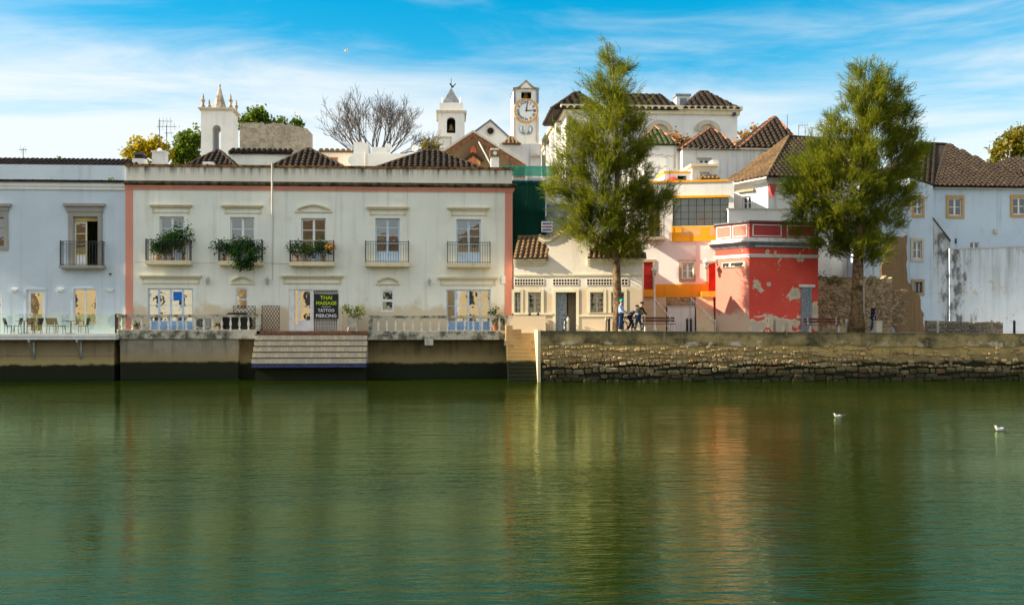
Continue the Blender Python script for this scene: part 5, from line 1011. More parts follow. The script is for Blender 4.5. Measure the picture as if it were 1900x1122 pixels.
t, F, a, b, c, d = house('terrace_house', 'pinkish white house with tile edged wall left of the bare tree', 590, 282, 662, 320, 18.0, 5, 'plaster_low'); rf = obj('roof', MB().fbox(F, a, b, d, d+.02, -5, .05), M['tiles_warm'], t); tiled_slope(t, rf, F.p(a, d+.02, .15), F.p(b, d+.02, .15), F.p(b, d+.25, -.6), F.p(a, d+.25, -.6), 'tiles_warm', .4); obj('niche', MB().rbox(F, 612, 292, 627, 299, -.1, .01), M['terracotta'], t)
def dish(px, py, Y, r_, label):
    p = at(px, py, Y); t = thing('satellite_dish', label, 'satellite dish', p-Vector((0, 0, .6))); F = Fr(p.x, p.y, 20); obj('reflector', MB().disc(F, 0, p.z, .0001, r_, -.03, .0, 20), M['white_metal'], t); obj('mast', MB().tube([p-Vector((0, -.1, .9)), p+Vector((0, .1, 0))], .03, 5).tube([p, p+Vector((.1, -.4, -.1))], .015, 4), M['grey_metal'], t)
dish(721, 273, 17, .28, 'white satellite dish on the terrace house roof'); dish(770, 275, 19, .26, 'small satellite dish right of the bare tree trunk'); dish(652, 297, 15.5, .3, 'oval satellite dish on the terrace house wall')
def aerial(px, y0, y1, Y, label, bars, w_=1.2):
    p = at(px, y1, Y); q = at(px, y0, Y); t = thing('roof_aerial', label, 'aerial', p); mb = MB().tube([p, Vector((p.x, p.y, q.z))], .022, 5); obj('mast', mb, M['iron'], t)
    for dz, off, L in bars:
        z = q.z-dz; mb = MB().tube([(p.x+off, p.y, z), (p.x+off+L, p.y, z)], .016, 4); k = max(2, int(abs(L)/.2))
        for i in range(k): x = p.x+off+L*(i+.5)/k; mb.tube([(x, p.y-.1, z+.22), (x, p.y+.1, z-.22)], .008, 4)
        obj('antenna_array', mb, M['iron'], t)
aerial(296, 222, 300, 3, 'tall thin aerial left of a pair above the left roof', [(.1, -.1, .9)]); aerial(309, 232, 300, 2.5, 'aerial with long boom right of a pair above the left roof', [(.1, -.6, 1.2), (.5, -.1, .5)]); aerial(43, 275, 300, 3, 'small aerial on the far left roof', [(.1, -.25, .5)]); aerial(1482, 232, 280, 20, 'bent aerial right of the tallest pyramid roof', [(.02, 0, .8)]); aerial(1461, 213, 262, 18, 'thin white aerial mast beside the tallest pyramid roof', []); aerial(679, 205, 264, 17, 'aerial in front of the bare tree', [(.3, -.3, .7), (1.0, -.2, .6)])
# ------------------------------------------------------------------ scaffold with green net
Fn = Fr.px(950, 5.2, 0); t = thing('green_scaffold', 'scaffold wrapped in dark green netting beside the cream house', 'scaffold', Fn.pp(990, 612, 0)); t.location.z = gz(7)
a, b, c, d = Fn.r(930, 335, 1012, 470); n = 30; V = []; Fc = []
for i in range(n+1):
    uu = a+(b-a)*i/n; dd = .04*math.sin(i*1.3)+.02*math.sin(i*3.1); V += [Fn.p(uu, gz(7), dd), Fn.p(uu, d, dd*.6)]
for i in range(n): Fc.append((2*i, 2*i+2, 2*i+3, 2*i+1))
obj('net', MB().add(V, Fc), M['green_net'], t, smooth=True)
V = []; Fc = []; z0, z1 = Fn.uz(975, 327)[1], Fn.uz(975, 308)[1]; b2 = Fn.uz(1032, HOR)[0]
for i in range(n+1): uu = a+(b2-a)*i/n; V += [Fn.p(uu, z0, .06+.05*math.sin(i*1.1)), Fn.p(uu, z1, .06+.02*math.sin(i*2))]
for i in range(n): Fc.append((2*i, 2*i+2, 2*i+3, 2*i+1))
obj('top_net', MB().add(V, Fc), M['green_net_thin'], t, smooth=True)
mb = MB()
for x in (952, 978, 1010): 
    for dd in (-.08, -1.1): mb.tube([Fn.p(Fn.uz(x, HOR)[0], gz(7), dd), Fn.p(Fn.uz(x, HOR)[0], z1, dd)], .03, 6)
for y in (310, 335, 390, 440): mb.tube([Fn.p(a, Fn.uz(980, y)[1], -.08), Fn.p(b2 if y < 340 else b, Fn.uz(980, y)[1], -.08)], .03, 6)
obj('poles', mb, M['grey_metal'], t); obj('boards', MB().fbox(Fn, a, b, Fn.uz(980, 340)[1], Fn.uz(980, 338)[1], -1.2, -.1).fbox(Fn, a, b, Fn.uz(980, 395)[1], Fn.uz(980, 393)[1], -1.2, -.1), M['wood_dark'], t)
t, F, a, b, c, d = house('scaffolded_house', 'grey wall behind the scaffold, with a dark corner bay', 936, 330, 1062, 612, 6.6, 6, 'retaining_wall', []); obj('dark_bay', MB().rbox(F, 1013, 380, 1050, 470, -.02, .5), M['slate_blue'], t)
t = thing('site_sign', 'small white builder sign with blue and red lettering on green net', 'sign', Fn.pp(1014, 432, .22)); F = Fn; a, b, c, d = F.r(1004, 411, 1025, 431); obj('board', MB().fbox(F, a, b, c, d, .14, .17), M['white_metal'], t)
obj('blue_heading', MB().fbox(F, a+.1, b-.1, c+(d-c)*.70, c+(d-c)*.86, .17, .178), M['blue_print'], t); obj('red_bar', MB().fbox(F, a+.05, b-.05, c+(d-c)*.42, c+(d-c)*.54, .17, .178), M['red_print'], t); obj('blue_bar', MB().fbox(F, a+.08, b-.08, c+(d-c)*.12, c+(d-c)*.28, .17, .178), M['blue_print'], t)
# ------------------------------------------------------------------ red corner pavilion
pB = at(1391, HOR, -2.2); Bp = Vector((pB.x, pB.y, 0)); FLf = Fr(Bp.x, Bp.y, -59.0); FRt = Fr(Bp.x, Bp.y, 10.0)
Ap = FLf.p(FLf.uz(1328, HOR)[0], 0); Cp = FRt.p(FRt.uz(1518, HOR)[0], 0); Dp = Cp+Vector((0, 6.5, 0)); Ep = Ap+Vector((1.2, 4.0, 0))
base = [Vector((v.x, v.y)) for v in (Ap, Bp, Cp, Dp, Ep)]
def outset(poly, o):
    n = len(poly); out = []
    for i in range(n):
        p0, p1, p2 = poly[i-1], poly[i], poly[(i+1) % n]; e1 = (p1-p0).normalized(); e2 = (p2-p1).normalized(); n1 = Vector((e1.y, -e1.x)); n2 = Vector((e2.y, -e2.x)); m_ = (n1+n2); m_ = m_/max(.3, m_.dot(n1)); out.append(p1+m_*o)
    return [(v.x, v.y) for v in out]
zr = lambda y: FRt.uz(1391, y)[1]
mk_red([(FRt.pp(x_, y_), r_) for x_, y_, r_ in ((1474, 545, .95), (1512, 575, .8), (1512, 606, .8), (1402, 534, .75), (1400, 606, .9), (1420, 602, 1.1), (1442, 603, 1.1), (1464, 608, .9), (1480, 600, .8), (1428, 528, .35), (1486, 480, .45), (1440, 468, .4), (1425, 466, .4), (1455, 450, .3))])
hr = thing('red_pavilion', 'peeling red corner pavilion with panelled roof terrace and dark cornice', 'pavilion', Vector((Bp.x, Bp.y+2, gz(18))))
obj('wall', MB().xyprism(outset(base, 0), gz(18)-.3, zr(474)), M['red_peeling'], hr)
ue_ = FLf.uz(1328, HOR)[0]; obj('sunny_wall', MB().fbox(FLf, ue_, -.03, gz(18)-.2, zr(477), -.3, .012), M['pink_sunlit'], hr)['label'] = 'left wall face with sunlight painted in as paler pink'
obj('sunny_attic', MB().fbox(FLf, ue_, -.02, zr(441)+.005, zr(412), -.3, .008), M['pink_sunlit'], hr)  # attic face takes the same pink with sunlight put into its colour
obj('lower_moulding', MB().xyprism(outset(base, .10), zr(474), zr(471)).xyprism(outset(base, .05), zr(477), zr(474.002)), M['plaster_white_worn'], hr)
obj('frieze', MB().xyprism(outset(base, .02), zr(471)+.002, zr(459)), M['red_peeling'], hr)
obj('dark_cornice', MB().xyprism(outset(base, .06), zr(459)+.002, zr(455), outset(base, .16)).xyprism(outset(base, .16), zr(455)+.001, zr(449), outset(base, .42)), M['slate_blue'], hr)
obj('white_cornice', MB().xyprism(outset(base, .44), zr(449)+.002, zr(446)).xyprism(outset(base, .26), zr(446)+.001, zr(441)), M['plaster_white_worn'], hr)
obj('attic', MB().xyprism(outset(base, .0), zr(441)+.002, zr(412)), M['crimson_paint'], hr); obj('attic_coping', MB().xyprism(outset(base, .14), zr(412)+.002, zr(409)), M['spire_grey'], hr)
for F, spans in ((FLf, ((.06, .48), (.53, .96))), (FRt, ((.04, .46), (.54, .96)))):
    u_end = F.uz(1328 if F is FLf else 1518, HOR)[0]
    for s0, s1 in spans:
        a, b = sorted((u_end*s0, u_end*s1)); c, d = zr(438), zr(416); q = .05
        obj('attic_panel', MB().fbox(F, a, b, d-q, d, -.01, .05).fbox(F, a, b, c, c+q, -.01, .05).fbox(F, a, a+q, c+q, d-q, -.01, .045).fbox(F, b-q, b, c+q, d-q, -.01, .045), M['plaster_white'], hr)
mb = MB(); ue = FRt.uz(1518, HOR)[0]
for i in range(30): uu = .3+(ue-.4)*i/30; mb.fbox(FRt, uu, uu+.07, zr(458), zr(455.5), .1, .20)
obj('dentils', mb, M['plaster_white_worn'], hr)
a, b, c, d = FRt.r(1486, 533, 1506, 614); plank_door(hr, FRt, (a, b, gz(18)-.05, d), 'grey_door', 4, .05); obj('door_lintel', MB().rbox(FRt, 1482, 528, 1511, 532.5, -.02, .10), M['plaster_white'], hr)
# street name tiles
uS, zS = FLf.uz(1361, 491); sg = thing('street_name_plate', 'street name lettering in dark tiles on the sunlit pink wall', 'sign', FLf.p(uS, zS-.15, .02)); obj('plate', MB().fbox(FLf, uS-.95, uS+.95, zS-.17, zS+.17, .002, .02), M['stone_pale'], sg); lm_ = MB(); rg_ = random.Random(4); uu = uS-.85
for wn_ in (4, 7):
    for k in range(wn_): lm_.fbox(FLf, uu, uu+.035, zS-.11, zS+.11, .02, .05); lm_.fbox(FLf, uu+.035, uu+.10, zS+rg_.choice((-.11, -.02, .07)), zS+.11, .02, .045); uu += .14
    uu += .12
lm_.fbox(FLf, uS-.9, uS+.86, zS-.17, zS-.15, .02, .06); lt_ = obj('raised_lettering', lm_, M['dark_print'], sg); lt_['kind'] = 'stuff'
p = FLf.pp(1326, 497, .75); t = thing('wall_lantern', 'white bracket lantern on the left corner of red pavilion', 'lantern', p); lantern_parts(t, 'white_metal', 1.1)
q = FLf.pp(1331, 486, .02)-p; obj('bracket_arm', MB().tube([q, q*.5+Vector((0, 0, .05)), (0, 0, -.1)], .022, 5).tube([q-Vector((0, 0, .2)), q+Vector((0, 0, .2))], .03, 5), M['iron'], t, local=True)
# ------------------------------------------------------------------ corner house behind the pavilion
pc = at(1425, HOR, 4.2); Bc = Vector((pc.x, pc.y, 0)); F1 = Fr(Bc.x, Bc.y, -58); F2 = Fr(Bc.x, Bc.y, 6)
hc = thing('corner_house', 'white corner house with lichen covered hip roof above the red pavilion', 'house', Vector((Bc.x, Bc.y+3, gz(18))))
u1 = F1.uz(1350, HOR)[0]; zc1 = lambda y: F1.uz(1425, y)[1]; u2 = F2.uz(1640, HOR)[0]
o1 = F1.r(1378, 364, 1394, 389); obj('wall', wall_mesh(F1, u1, 0, gz(18), zc1(329), 6, [o1], .2), M['plaster_white'], hc); window(hc, F1, *o1, 2, 2, 'white_paint', .09, .05, -.08, glass='glass_dim')
obj('window_hood', MB().fbox(F1, o1[0]-.35, o1[1]+.35, o1[3]+.28, o1[3]+.42, -.02, .22), M['stone_surround'], hc); surround(hc, F1, (o1[0]-.14, o1[1]+.14, o1[2]-.05, o1[3]+.14), o1, 'plaster_white', .04)
obj('wall', wall_mesh(F2, 0, u2, gz(18), zc1(329)-.002, 8), M['plaster_white_worn'], hc)
obj('corner_relief', MB().fprism(F2, [(.02, zc1(342)), (.5, zc1(342)), (.42, zc1(356)), (.25, zc1(366)), (.1, zc1(356))], 0, .2), M['crimson_paint'], hc)
ez = zc1(329); eA = F1.p(u1, ez-.15, .55); eB = Vector((Bc.x, Bc.y, ez))+(F1.n+F2.n).normalized()*.7; eC = F2.p(u2, ez, .5)
rl_, rr_ = at(1463, 253, 9.5), at(1540, 253, 10.5); rr_.z = rl_.z
rf = obj('roof', MB().add([eA, Vector((eA.x+1, eA.y+7, eA.z)), rl_, eC+Vector((0, 6, 0)), rr_], [(0, 2, 1), (2, 4, 3, 1)]), M['tiles_old'], hc)
tiled_slope(hc, rf, eA, eB, rl_, rl_, 'tiles_warm', .33); tiled_slope(hc, rf, eB, eC, Vector((eC.x-.4, rr_.y, rr_.z)), rl_, 'tiles_old', .33); ridge(rf, [eB, rl_], 'tiles_warm'); ridge(rf, [rl_, rr_], 'tiles_old')
obj('eaves', MB().add([eA-Vector((0, 0, .14)), eB-Vector((0, 0, .14)), F1.p(0, ez-.35, .02), F1.p(u1, ez-.5, .02), eA-Vector((0, 0, .05)), eB-Vector((0, 0, .05))], [(0, 1, 2, 3), (0, 4, 5, 1)]), M['plaster_white'], hc)
t, F, a, b, c, d = block('terrace_parapet', 'white roof terrace parapet above the red pavilion', 'parapet', 1352, 389, 1468, 416, 1.2, .3, ''); obj('wall', MB().fbox(F, a, b, c-.3, d, -.3, 0), M['plaster_white'], t); obj('coping', MB().fbox(F, a-.05, b+.05, d, d+.07, -.36, .06), M['concrete_pale'], t)
# ------------------------------------------------------------------ ruin walls and the white houses at right
FX = Fr.px(1518, 1.8, 2); hx = thing('ruined_wall', 'ruined brown rubble wall with plaster remains behind the right tree', 'wall', FX.p(2, gz(25), 0)); ux = lambda p: FX.uz(p, HOR)[0]; zx = lambda y: FX.uz(1600, y)[1]
rg = random.Random(8); top = [(ux(1518+k*5.5), zx(515)+rg.uniform(-.12, .15)) for k in range(26)]
obj('rubble_face', MB().fprism(FX, [(ux(1518), gz(25)-.3), (ux(1656), gz(25)-.3)]+top[::-1], -.6, 0), M['ruin_wall'], hx)
rs = MB(); k = 0
for i in range(240):
    px, py = rg.uniform(1524, 1676), rg.uniform(540, 606); uu, zz = FX.uz(px, py); w_, h_ = rg.uniform(.14, .42), rg.uniform(.10, .2)
    V, Fc = stone_pts(0, w_, 0, h_, 0, .1); V = [FX.p(uu+v[0], zz+v[2], .07-v[1]) for v in V]; obj('stone', MB().add(V, Fc), M['rubble_dry'] if 'rubble_dry' in M else M['ruin_wall'], hx)
rag = [(1637, 560), (1641, 575), (1650, 590), (1655, 602), (1664, 612), (1716, 612), (1712, 598), (1714, 585), (1708, 572), (1706, 548), (1694, 540), (1690, 530), (1684, 524), (1682, 500), (1682, 470), (1683, 436), (1672, 440), (1660, 438), (1650, 446), (1640, 448), (1636, 466), (1641, 480), (1634, 500), (1637, 525), (1632, 545)]; rq = []
for k in range(len(rag)):
    (x0, y0), (x1, y1) = rag[k], rag[(k+1) % len(rag)]
    for f in (0, .33, .66): rq.append((x0+(x1-x0)*f+(rg.uniform(-1.4, 1.4) if f else 0), y0+(y1-y0)*f+(rg.uniform(-1.4, 1.4) if f else 0)))
FX2 = Fr.px(1640, 2.86, 2); obj('render_strip', MB().fprism(FX2, [FX2.uz(*q_) if q_[1] < 611 else (FX2.uz(*q_)[0], gz(25)-.2) for q_ in rq], -.05, .04), M['brown_render'], hx)
obj('hole', MB().fprism(FX2, [FX2.uz(*q_) for q_ in ((1645, 521), (1650, 529), (1656, 520), (1651, 511))], .04, .05), M['dark_room'], hx)
leaves('ivy', 'leaf_green', hx, [FX.pp(x, y, .02) for x, y in ((1532, 521), (1542, 523), (1552, 520), (1562, 523), (1612, 520), (1618, 526))], 260, (.22, .12, .16), .13, 4)
leaves('capers', 'leaf_green', hx, [FX.pp(x, y, .02) for x, y in ((1524, 514), (1528, 512))], 60, (.15, .12, .16), .13, 5)
FH = Fr.px(1640, 3.4, 2); hh = thing('white_right_house', 'white house with stone framed windows and long tiled roof at right', 'house', FH.p(4, gz(30), 0)); uh = lambda p: FH.uz(p, HOR)[0]; zh = lambda y, x=1780: FH.uz(x, y)[1]
oph = [FH.r(1760, 368, 1784, 400), FH.r(1879, 367, 1903, 398), FH.r(1799, 449, 1817, 461)]
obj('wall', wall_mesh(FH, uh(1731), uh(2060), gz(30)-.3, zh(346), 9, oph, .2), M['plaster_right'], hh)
for o_ in oph[:2]: surround(hh, FH, (o_[0]-.18, o_[1]+.18, o_[2]-.18, o_[3]+.2), o_, 'stone_ochre', .06); window(hh, FH, *o_, 2, 2, 'white_paint', .07, .04, -.08, glass='glass_dim')
window(hh, FH, *oph[2], 2, 1, 'white_paint', .06, .04, -.08, glass='glass_dim'); obj('alarm_box', MB().rbox(FH, 1843, 425, 1849, 433, 0, .15), M['stone_pale'], hh); obj('wall_pipe', MB().rbox(FH, 1772, 443, 1774, 452, 0, .1), M['iron'], hh)
FGa = Fr.px(1762, 2.82, 2); FG = Fr.px(1640, 2.9, 2); mk_garden([(FGa.pp(x_, y_), r_) for x_, y_, r_ in ((1772, 478, 1.5), (1776, 505, 1.5), (1774, 535, 1.3), (1770, 565, 1.2), (1780, 590, .9), (1805, 590, .9), (1893, 466, .7))]+[(FG.pp(x_, y_), r_) for x_, y_, r_ in ((1745, 440, 1.2), (1750, 475, 1.4), (1752, 510, 1.2), (1755, 550, 1.1), (1758, 585, 1.0))], [(FGa.pp(x_, y_), r_) for x_, y_, r_ in ((1810, 535, 1.3), (1840, 530, 1.2), (1812, 580, 1.0), (1865, 535, 1.1), (1875, 590, 1.0), (1790, 540, .9))]+[(FG.pp(x_, y_), r_) for x_, y_, r_ in ((1740, 505, .8), (1748, 560, .7))]); o2 = [FG.r(1695, 368, 1711, 398), FG.r(1694, 447, 1710, 480), FG.r(1695, 523, 1711, 543)]; zq = lambda y: FG.uz(1700, y)[1]
ha = thing('white_annex_house', 'tall white annex with sloping gable edge and three windows, right of the tree', 'house', FG.p(2, gz(27), 0))
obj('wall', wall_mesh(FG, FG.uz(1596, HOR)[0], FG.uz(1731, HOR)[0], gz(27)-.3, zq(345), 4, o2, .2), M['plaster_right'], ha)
a0, a1 = FG.uz(1731, HOR)[0]+.002, FG.uz(1763, HOR)[0]; obj('gable_shoulder', MB().fprism(FG, [(a0, gz(27)-.3), (a1, gz(27)-.3), (a1, zq(448)), (a0, zq(406))], -.5, 0), M['plaster_garden'], ha); obj('shoulder_coping', MB().fprism(FG, [(a1+.02, zq(448)), (a1+.02, zq(445)), (a0, zq(403)), (a0, zq(406))], -.5, .06), M['coping_dark'], ha)
for k, o_ in enumerate(o2): surround(ha, FG, (o_[0]-.16, o_[1]+.14, o_[2]-.18, o_[3]+.18), o_, ('stone_ochre', 'stone_pale', 'stone_surround')[k], .06); window(ha, FG, *o_, 2, 2 if k < 2 else 1, 'white_paint' if k < 2 else 'wood_dark', .06, .04, -.08, glass='glass_dim')
obj('verge', MB().fprism(FG, [FG.uz(1688, 345), FG.uz(1731, 345), FG.uz(1688, 330)], -4, -.01), M['plaster_right'], ha)
# long hip roof
e0 = FH.p(uh(1729), zh(347)+.02, .35); e1 = FH.p(uh(1922), zh(347)+.02, .35); g0, g1 = at(1700, 265, 10.5), at(1757, 265, 11); g1.z = g0.z; e00 = at(1686, 328, 3.6)
ro = obj('roof', MB().add([e00, e0, g0, g1, Vector((e1.x, 18, e1.z)), Vector((e00.x, 18, e0.z))], [(5, 4, 3, 2), (0, 2, 5)]), M['tiles_dark'], hh)
tiled_slope(hh, ro, e0, e1, g1+Vector((.2, 0, 0)), g1, 'tiles_old', .33); tiled_slope(hh, ro, e00, e0, g1, g0, 'tiles_old', .33); ridge(ro, [e0, g1], 'tiles_old'); ridge(ro, [g0, g1], 'tiles_old')
obj('eaves_cornice', MB().fbox(FH, uh(1731), uh(2060), zh(350.5), zh(347.5), -.02, .28), M['concrete_pale'], hh)
# garden wall and low stone wall
FGa = Fr.px(1762, 2.82, 2); a, b = 0, FGa.uz(2010, HOR)[0]; zz = lambda y, x: FGa.uz(x, y)[1]
gw = thing('garden_wall', 'tall stained whitewashed garden wall with mould streaks at right', 'wall', FGa.p(2, gz(30), 0)); obj('wall', MB().fprism(FGa, [(a, gz(30)-.3), (b, gz(30)-.3), (b, zz(455, 1896)), (FGa.uz(1896, HOR)[0], zz(457, 1896)), (a, zz(463, 1764))], -.14, 0), M['plaster_garden'], gw); obj('coping', MB().fprism(FGa, [(a, zz(463, 1764)), (b, zz(455, 1896)), (b, zz(453, 1896)), (a, zz(461, 1764))], -.18, .05), M['concrete_pale'], gw)
FS = Fr.px(1722, -.6, 2); sw = thing('low_stone_wall', 'low dark stone wall in front of the white garden wall', 'wall', FS.p(2, gz(30), 0)); a, b = 0, FS.uz(1862, HOR)[0]; obj('core', MB().fprism(FS, [(a, gz(30)-.2), (b, gz(30)-.2), (b, FS.uz(1860, 597)[1]-.05), (a, FS.uz(1724, 593)[1]-.05)], -.45, -.06), M['ruin_wall'], sw)
k = 0; zc = gz(30)-.15
while zc < FS.uz(1790, 595)[1]-.08:
    x = a+rg.uniform(0, .1)
    while x < b-.2:
        w_ = rg.uniform(.3, .62); V, Fc = stone_pts(0, min(w_, b-x)-.02, 0, .2, 0, .1); obj('stone', MB().add([FS.p(x+v[0], zc+v[2], .02-v[1]) for v in V], Fc), M['rubble_dark'], sw); x += w_
    zc += .215
# weathering with a shape of its own
# far roofs at the right edge
t, F, a, b, c, d = house('far_right_house', 'distant house with two brown hip roofs at the right edge', 1840, 335, 1990, 400, 22.0, 8, 'plaster_white'); hip_roof(t, 1826, 1930, 322, 21.5, 7, 1885, 1890, 292, 'tiles_old', .5); hip_roof(t, 1856, 1990, 340, 19.5, 6, 1925, 1960, 296, 'tiles_old', .5)
# ------------------------------------------------------------------ trees
def feather_tree(name, label, px, pb, Y, lobes, trunk_r, nspr, seed, lm='leaf_casuarina', ydep=.62, wid=.9):
    g = np.random.default_rng(seed); b = at(px, pb, Y); b.z = gz(b.x)-.04; t = thing(name, label, 'tree', b); q = mpp(px, Y); Lb = []
    for cx, cy, rx, ry, dy in lobes: c_ = at(cx, cy, Y+dy); Lb.append((np.array(c_), np.array((rx*q*wid, rx*q*ydep+.15, ry*q*.97))))
    top = at(lobes[0][0], lobes[0][1]-lobes[0][3]*.4, Y); H = top.z-b.z
    pts = [b.lerp(top, f)+Vector((.12*math.sin(f*9+seed)*f, .1*math.sin(f*7), 0)) for f in np.linspace(0, 1, 12)]; pts[0] = b.copy()
    rad = [trunk_r*(1.25 if i == 0 else 1.0)*(1-.9*(i/11)**.9)+.015 for i in range(12)]
    obj('trunk', MB().tube(pts, rad, 10), M['bark'], t, smooth=True)
    mb = MB()
    def axis(z):
        f = min(1, max(0, (z-b.z)/H)); k = min(10, int(f*11)); return pts[k].lerp(pts[k+1], f*11-k), rad[k]
    cl = []
    for (c_, r_), lb in zip(Lb, lobes):
        n = max(8, int(26*(lb[2]*lb[3])/2600))
        for i in range(n):
            v = g.normal(size=3); v /= np.linalg.norm(v); cc = c_+v*r_*g.uniform(.45, 1.08); cd_ = v*.55+np.array(((cc[0]-b.x)*.12, (cc[1]-b.y)*.12, .75))+g.normal(size=3)*.2; cl.append((cc, cd_/np.linalg.norm(cd_), g.uniform(.7, 1.35)))
        for i in range(2):
            v = g.normal(size=3); v /= np.linalg.norm(v); e = Vector(c_+v*r_*.7); a, ra = axis(max(b.z+H*.27, min(e.z-.5-(e-Vector((b.x, b.y, e.z))).length*.35, top.z-.6))); m_ = a.lerp(e, .5)+Vector((0, 0, -.15))
            mb.tube([a, m_, e], [min(ra*.4, .055)+.01, .024, .006], 5)
    obj('branches', mb, M['bark'], t, smooth=True)
    # feathery sprays
    cl_c = np.array([c[0] for c in cl]); cl_o = np.array([c[1] for c in cl]); idx = g.integers(0, len(cl), nspr)
    cs_ = np.array([c[2] for c in cl])[idx][:, None]; base = cl_c[idx]+g.normal(size=(nspr, 3))*np.array((.22, .20, .20))*cs_+cl_o[idx]*g.normal(size=(nspr, 1))*.22*cs_
    ax = base-np.array([b.x, b.y, 0]); ax[:, 2] = 0; ax /= (np.linalg.norm(ax, axis=1)[:, None]+.3)
    d = cl_o[idx]+g.normal(size=(nspr, 3))*.30; d /= np.linalg.norm(d, axis=1)[:, None]
    nb = 7; L = g.uniform(.30, .75, (nspr, 1)); Vs = []
    for k in range(nb):
        s0 = base+d*L*(k/nb)
        side = np.cross(d, g.normal(size=(nspr, 3))); side /= (np.linalg.norm(side, axis=1)[:, None]+1e-6); dd = d*.8+side*g.uniform(.15, .55, (nspr, 1)); dd[:, 2] -= .12; dd /= np.linalg.norm(dd, axis=1)[:, None]
        wv = np.cross(dd, g.normal(size=(nspr, 3))); wv /= (np.linalg.norm(wv, axis=1)[:, None]+1e-6); ln = g.uniform(.16, .36, (nspr, 1)); wd = g.uniform(.014, .027, (nspr, 1))
        Vs.append(np.stack([s0-wv*wd*.6, s0+wv*wd*.6, s0+dd*ln+wv*wd*.35, s0+dd*ln-wv*wd*.35], 1))
    V = np.concatenate(Vs).reshape(-1, 3); nobj('crown', V, np.arange(len(V)).reshape(-1, 4), M[lm], t); return t
T1 = [(1140, 120, 26, 42, 0), (1136, 165, 44, 36, 0), (1130, 210, 54, 40, 0), (1085, 255, 22, 40, .3), (1135, 265, 52, 50, 0), (1062, 275, 28, 42, -.3), (1178, 262, 26, 48, .2), (1112, 325, 56, 48, -.3), (1166, 330, 46, 56, .2), (1046, 340, 30, 46, 0), (1065, 385, 32, 44, .3), (1110, 385, 46, 48, -.4), (1180, 385, 42, 50, 0), (1080, 432, 24, 24, 0), (1152, 425, 48, 44, 0), (1225, 372, 14, 26, 0), (1148, 462, 36, 24, 0), (1190, 440, 26, 24, 0)]
feather_tree('casuarina_tree', 'tall feathery casuarina tree in front of the curved gable', 1147, 612, -3.6, T1, .27, 10500, 21, wid=.78)
T2 = [(1608, 150, 26, 38, 0), (1608, 195, 44, 44, 0), (1652, 190, 26, 46, .2), (1672, 235, 26, 36, 0), (1620, 245, 62, 44, 0), (1560, 240, 24, 34, .2), (1575, 295, 56, 44, -.4), (1650, 300, 50, 54, .2), (1525, 310, 32, 44, 0), (1495, 335, 28, 40, .2), (1480, 375, 22, 36, 0), (1560, 355, 62, 48, -.5), (1640, 365, 52, 56, .2), (1508, 400, 38, 42, -.2), (1570, 415, 60, 46, 0), (1635, 425, 42, 40, .2), (1540, 448, 36, 28, 0), (1600, 465, 52, 28, 0), (1690, 290, 18, 30, 0)]
feather_tree('casuarina_tree', 'broad feathery casuarina tree with thick trunk right of the pavilion', 1589, 616, -3.7, T2, .40, 14500, 33)
t2 = [o for o in bpy.data.objects if o.name.startswith('casuarina_tree') and '.001' in o.name][0]
p = at(1598, 525, -4.1); obj('pruned_stub', MB().tube([p+Vector((-.25, .4, -.2)), p+Vector((0, 0, 0))], [.22, .2], 10), M['bark'], t2); obj('cut_face', MB().tube([p, p+Vector((.0, -.02, .0))], .18, 12), M['bark_pale'], t2)
def leafy_tree(name, label, px, Y, lobes, n, size, lm, seed, zb=4.0, group=None):
    b = at(px, HOR, Y); b.z = zb; t = thing(name, label, 'tree', b, 0, group); q = mpp(px, Y); g = random.Random(seed); pts = []; mb = MB()
    top = at(lobes[0][0], lobes[0][1], Y); tp = [b, b.lerp(top, .5)+Vector((.2, 0, 0)), top]; obj('trunk', MB().tube(tp, [.3, .2, .06], 8), M['bark'], t)
    for cx, cy, rx, ry in lobes:
        c_ = at(cx, cy, Y); m_ = tp[1].lerp(c_, .5); mb.tube([tp[1], m_+Vector((0, 0, -.2)), c_], [.12, .07, .03], 5)
        for i in range(max(8, int(rx*ry/14))):
            v = Vector((g.gauss(0, 1), g.gauss(0, 1), g.gauss(0, 1))).normalized()*g.uniform(.2, 1); e = c_+Vector((v.x*rx*q, v.y*rx*q*.7, v.z*ry*q)); pts.append(e); mb.tube([c_, e], [.02, .008], 4, False)
    obj('branches', mb, M['bark'], t); leaves('crown', lm, t, pts, n, (.28, .28, .26), size, seed, .8); return t
leafy_tree('autumn_tree', 'yellow autumn tree behind the left roof', 265, 30, [(265, 280, 26, 20), (245, 286, 18, 12), (285, 272, 22, 16), (300, 285, 20, 16)], 2600, .30, 'leaf_yellow', 2)
leafy_tree('green_tree', 'green leafy tree left of the white belfry', 345, 33, [(345, 270, 24, 28), (335, 290, 26, 18), (360, 260, 16, 24), (358, 290, 18, 18)], 2600, .32, 'leaf_green', 3)
leafy_tree('green_tree', 'green leafy tree between belfry and castle tower', 478, 46, [(478, 218, 22, 18), (462, 225, 16, 14), (505, 232, 14, 10), (450, 232, 10, 12)], 1500, .34, 'leaf_green', 5)
leafy_tree('green_tree', 'small green treetop behind the castle tower', 548, 47, [(520, 228, 9, 12), (552, 230, 10, 12), (535, 238, 16, 8)], 700, .30, 'leaf_green', 6)
leafy_tree('autumn_tree', 'yellow green tree at the far right edge', 1890, 30, [(1890, 275, 24, 14), (1860, 272, 18, 9), (1880, 255, 20, 10), (1895, 245, 14, 8), (1850, 285, 16, 8), (1845, 305, 20, 8), (1880, 292, 22, 10)], 2300, .30, 'leaf_autumn', 8)
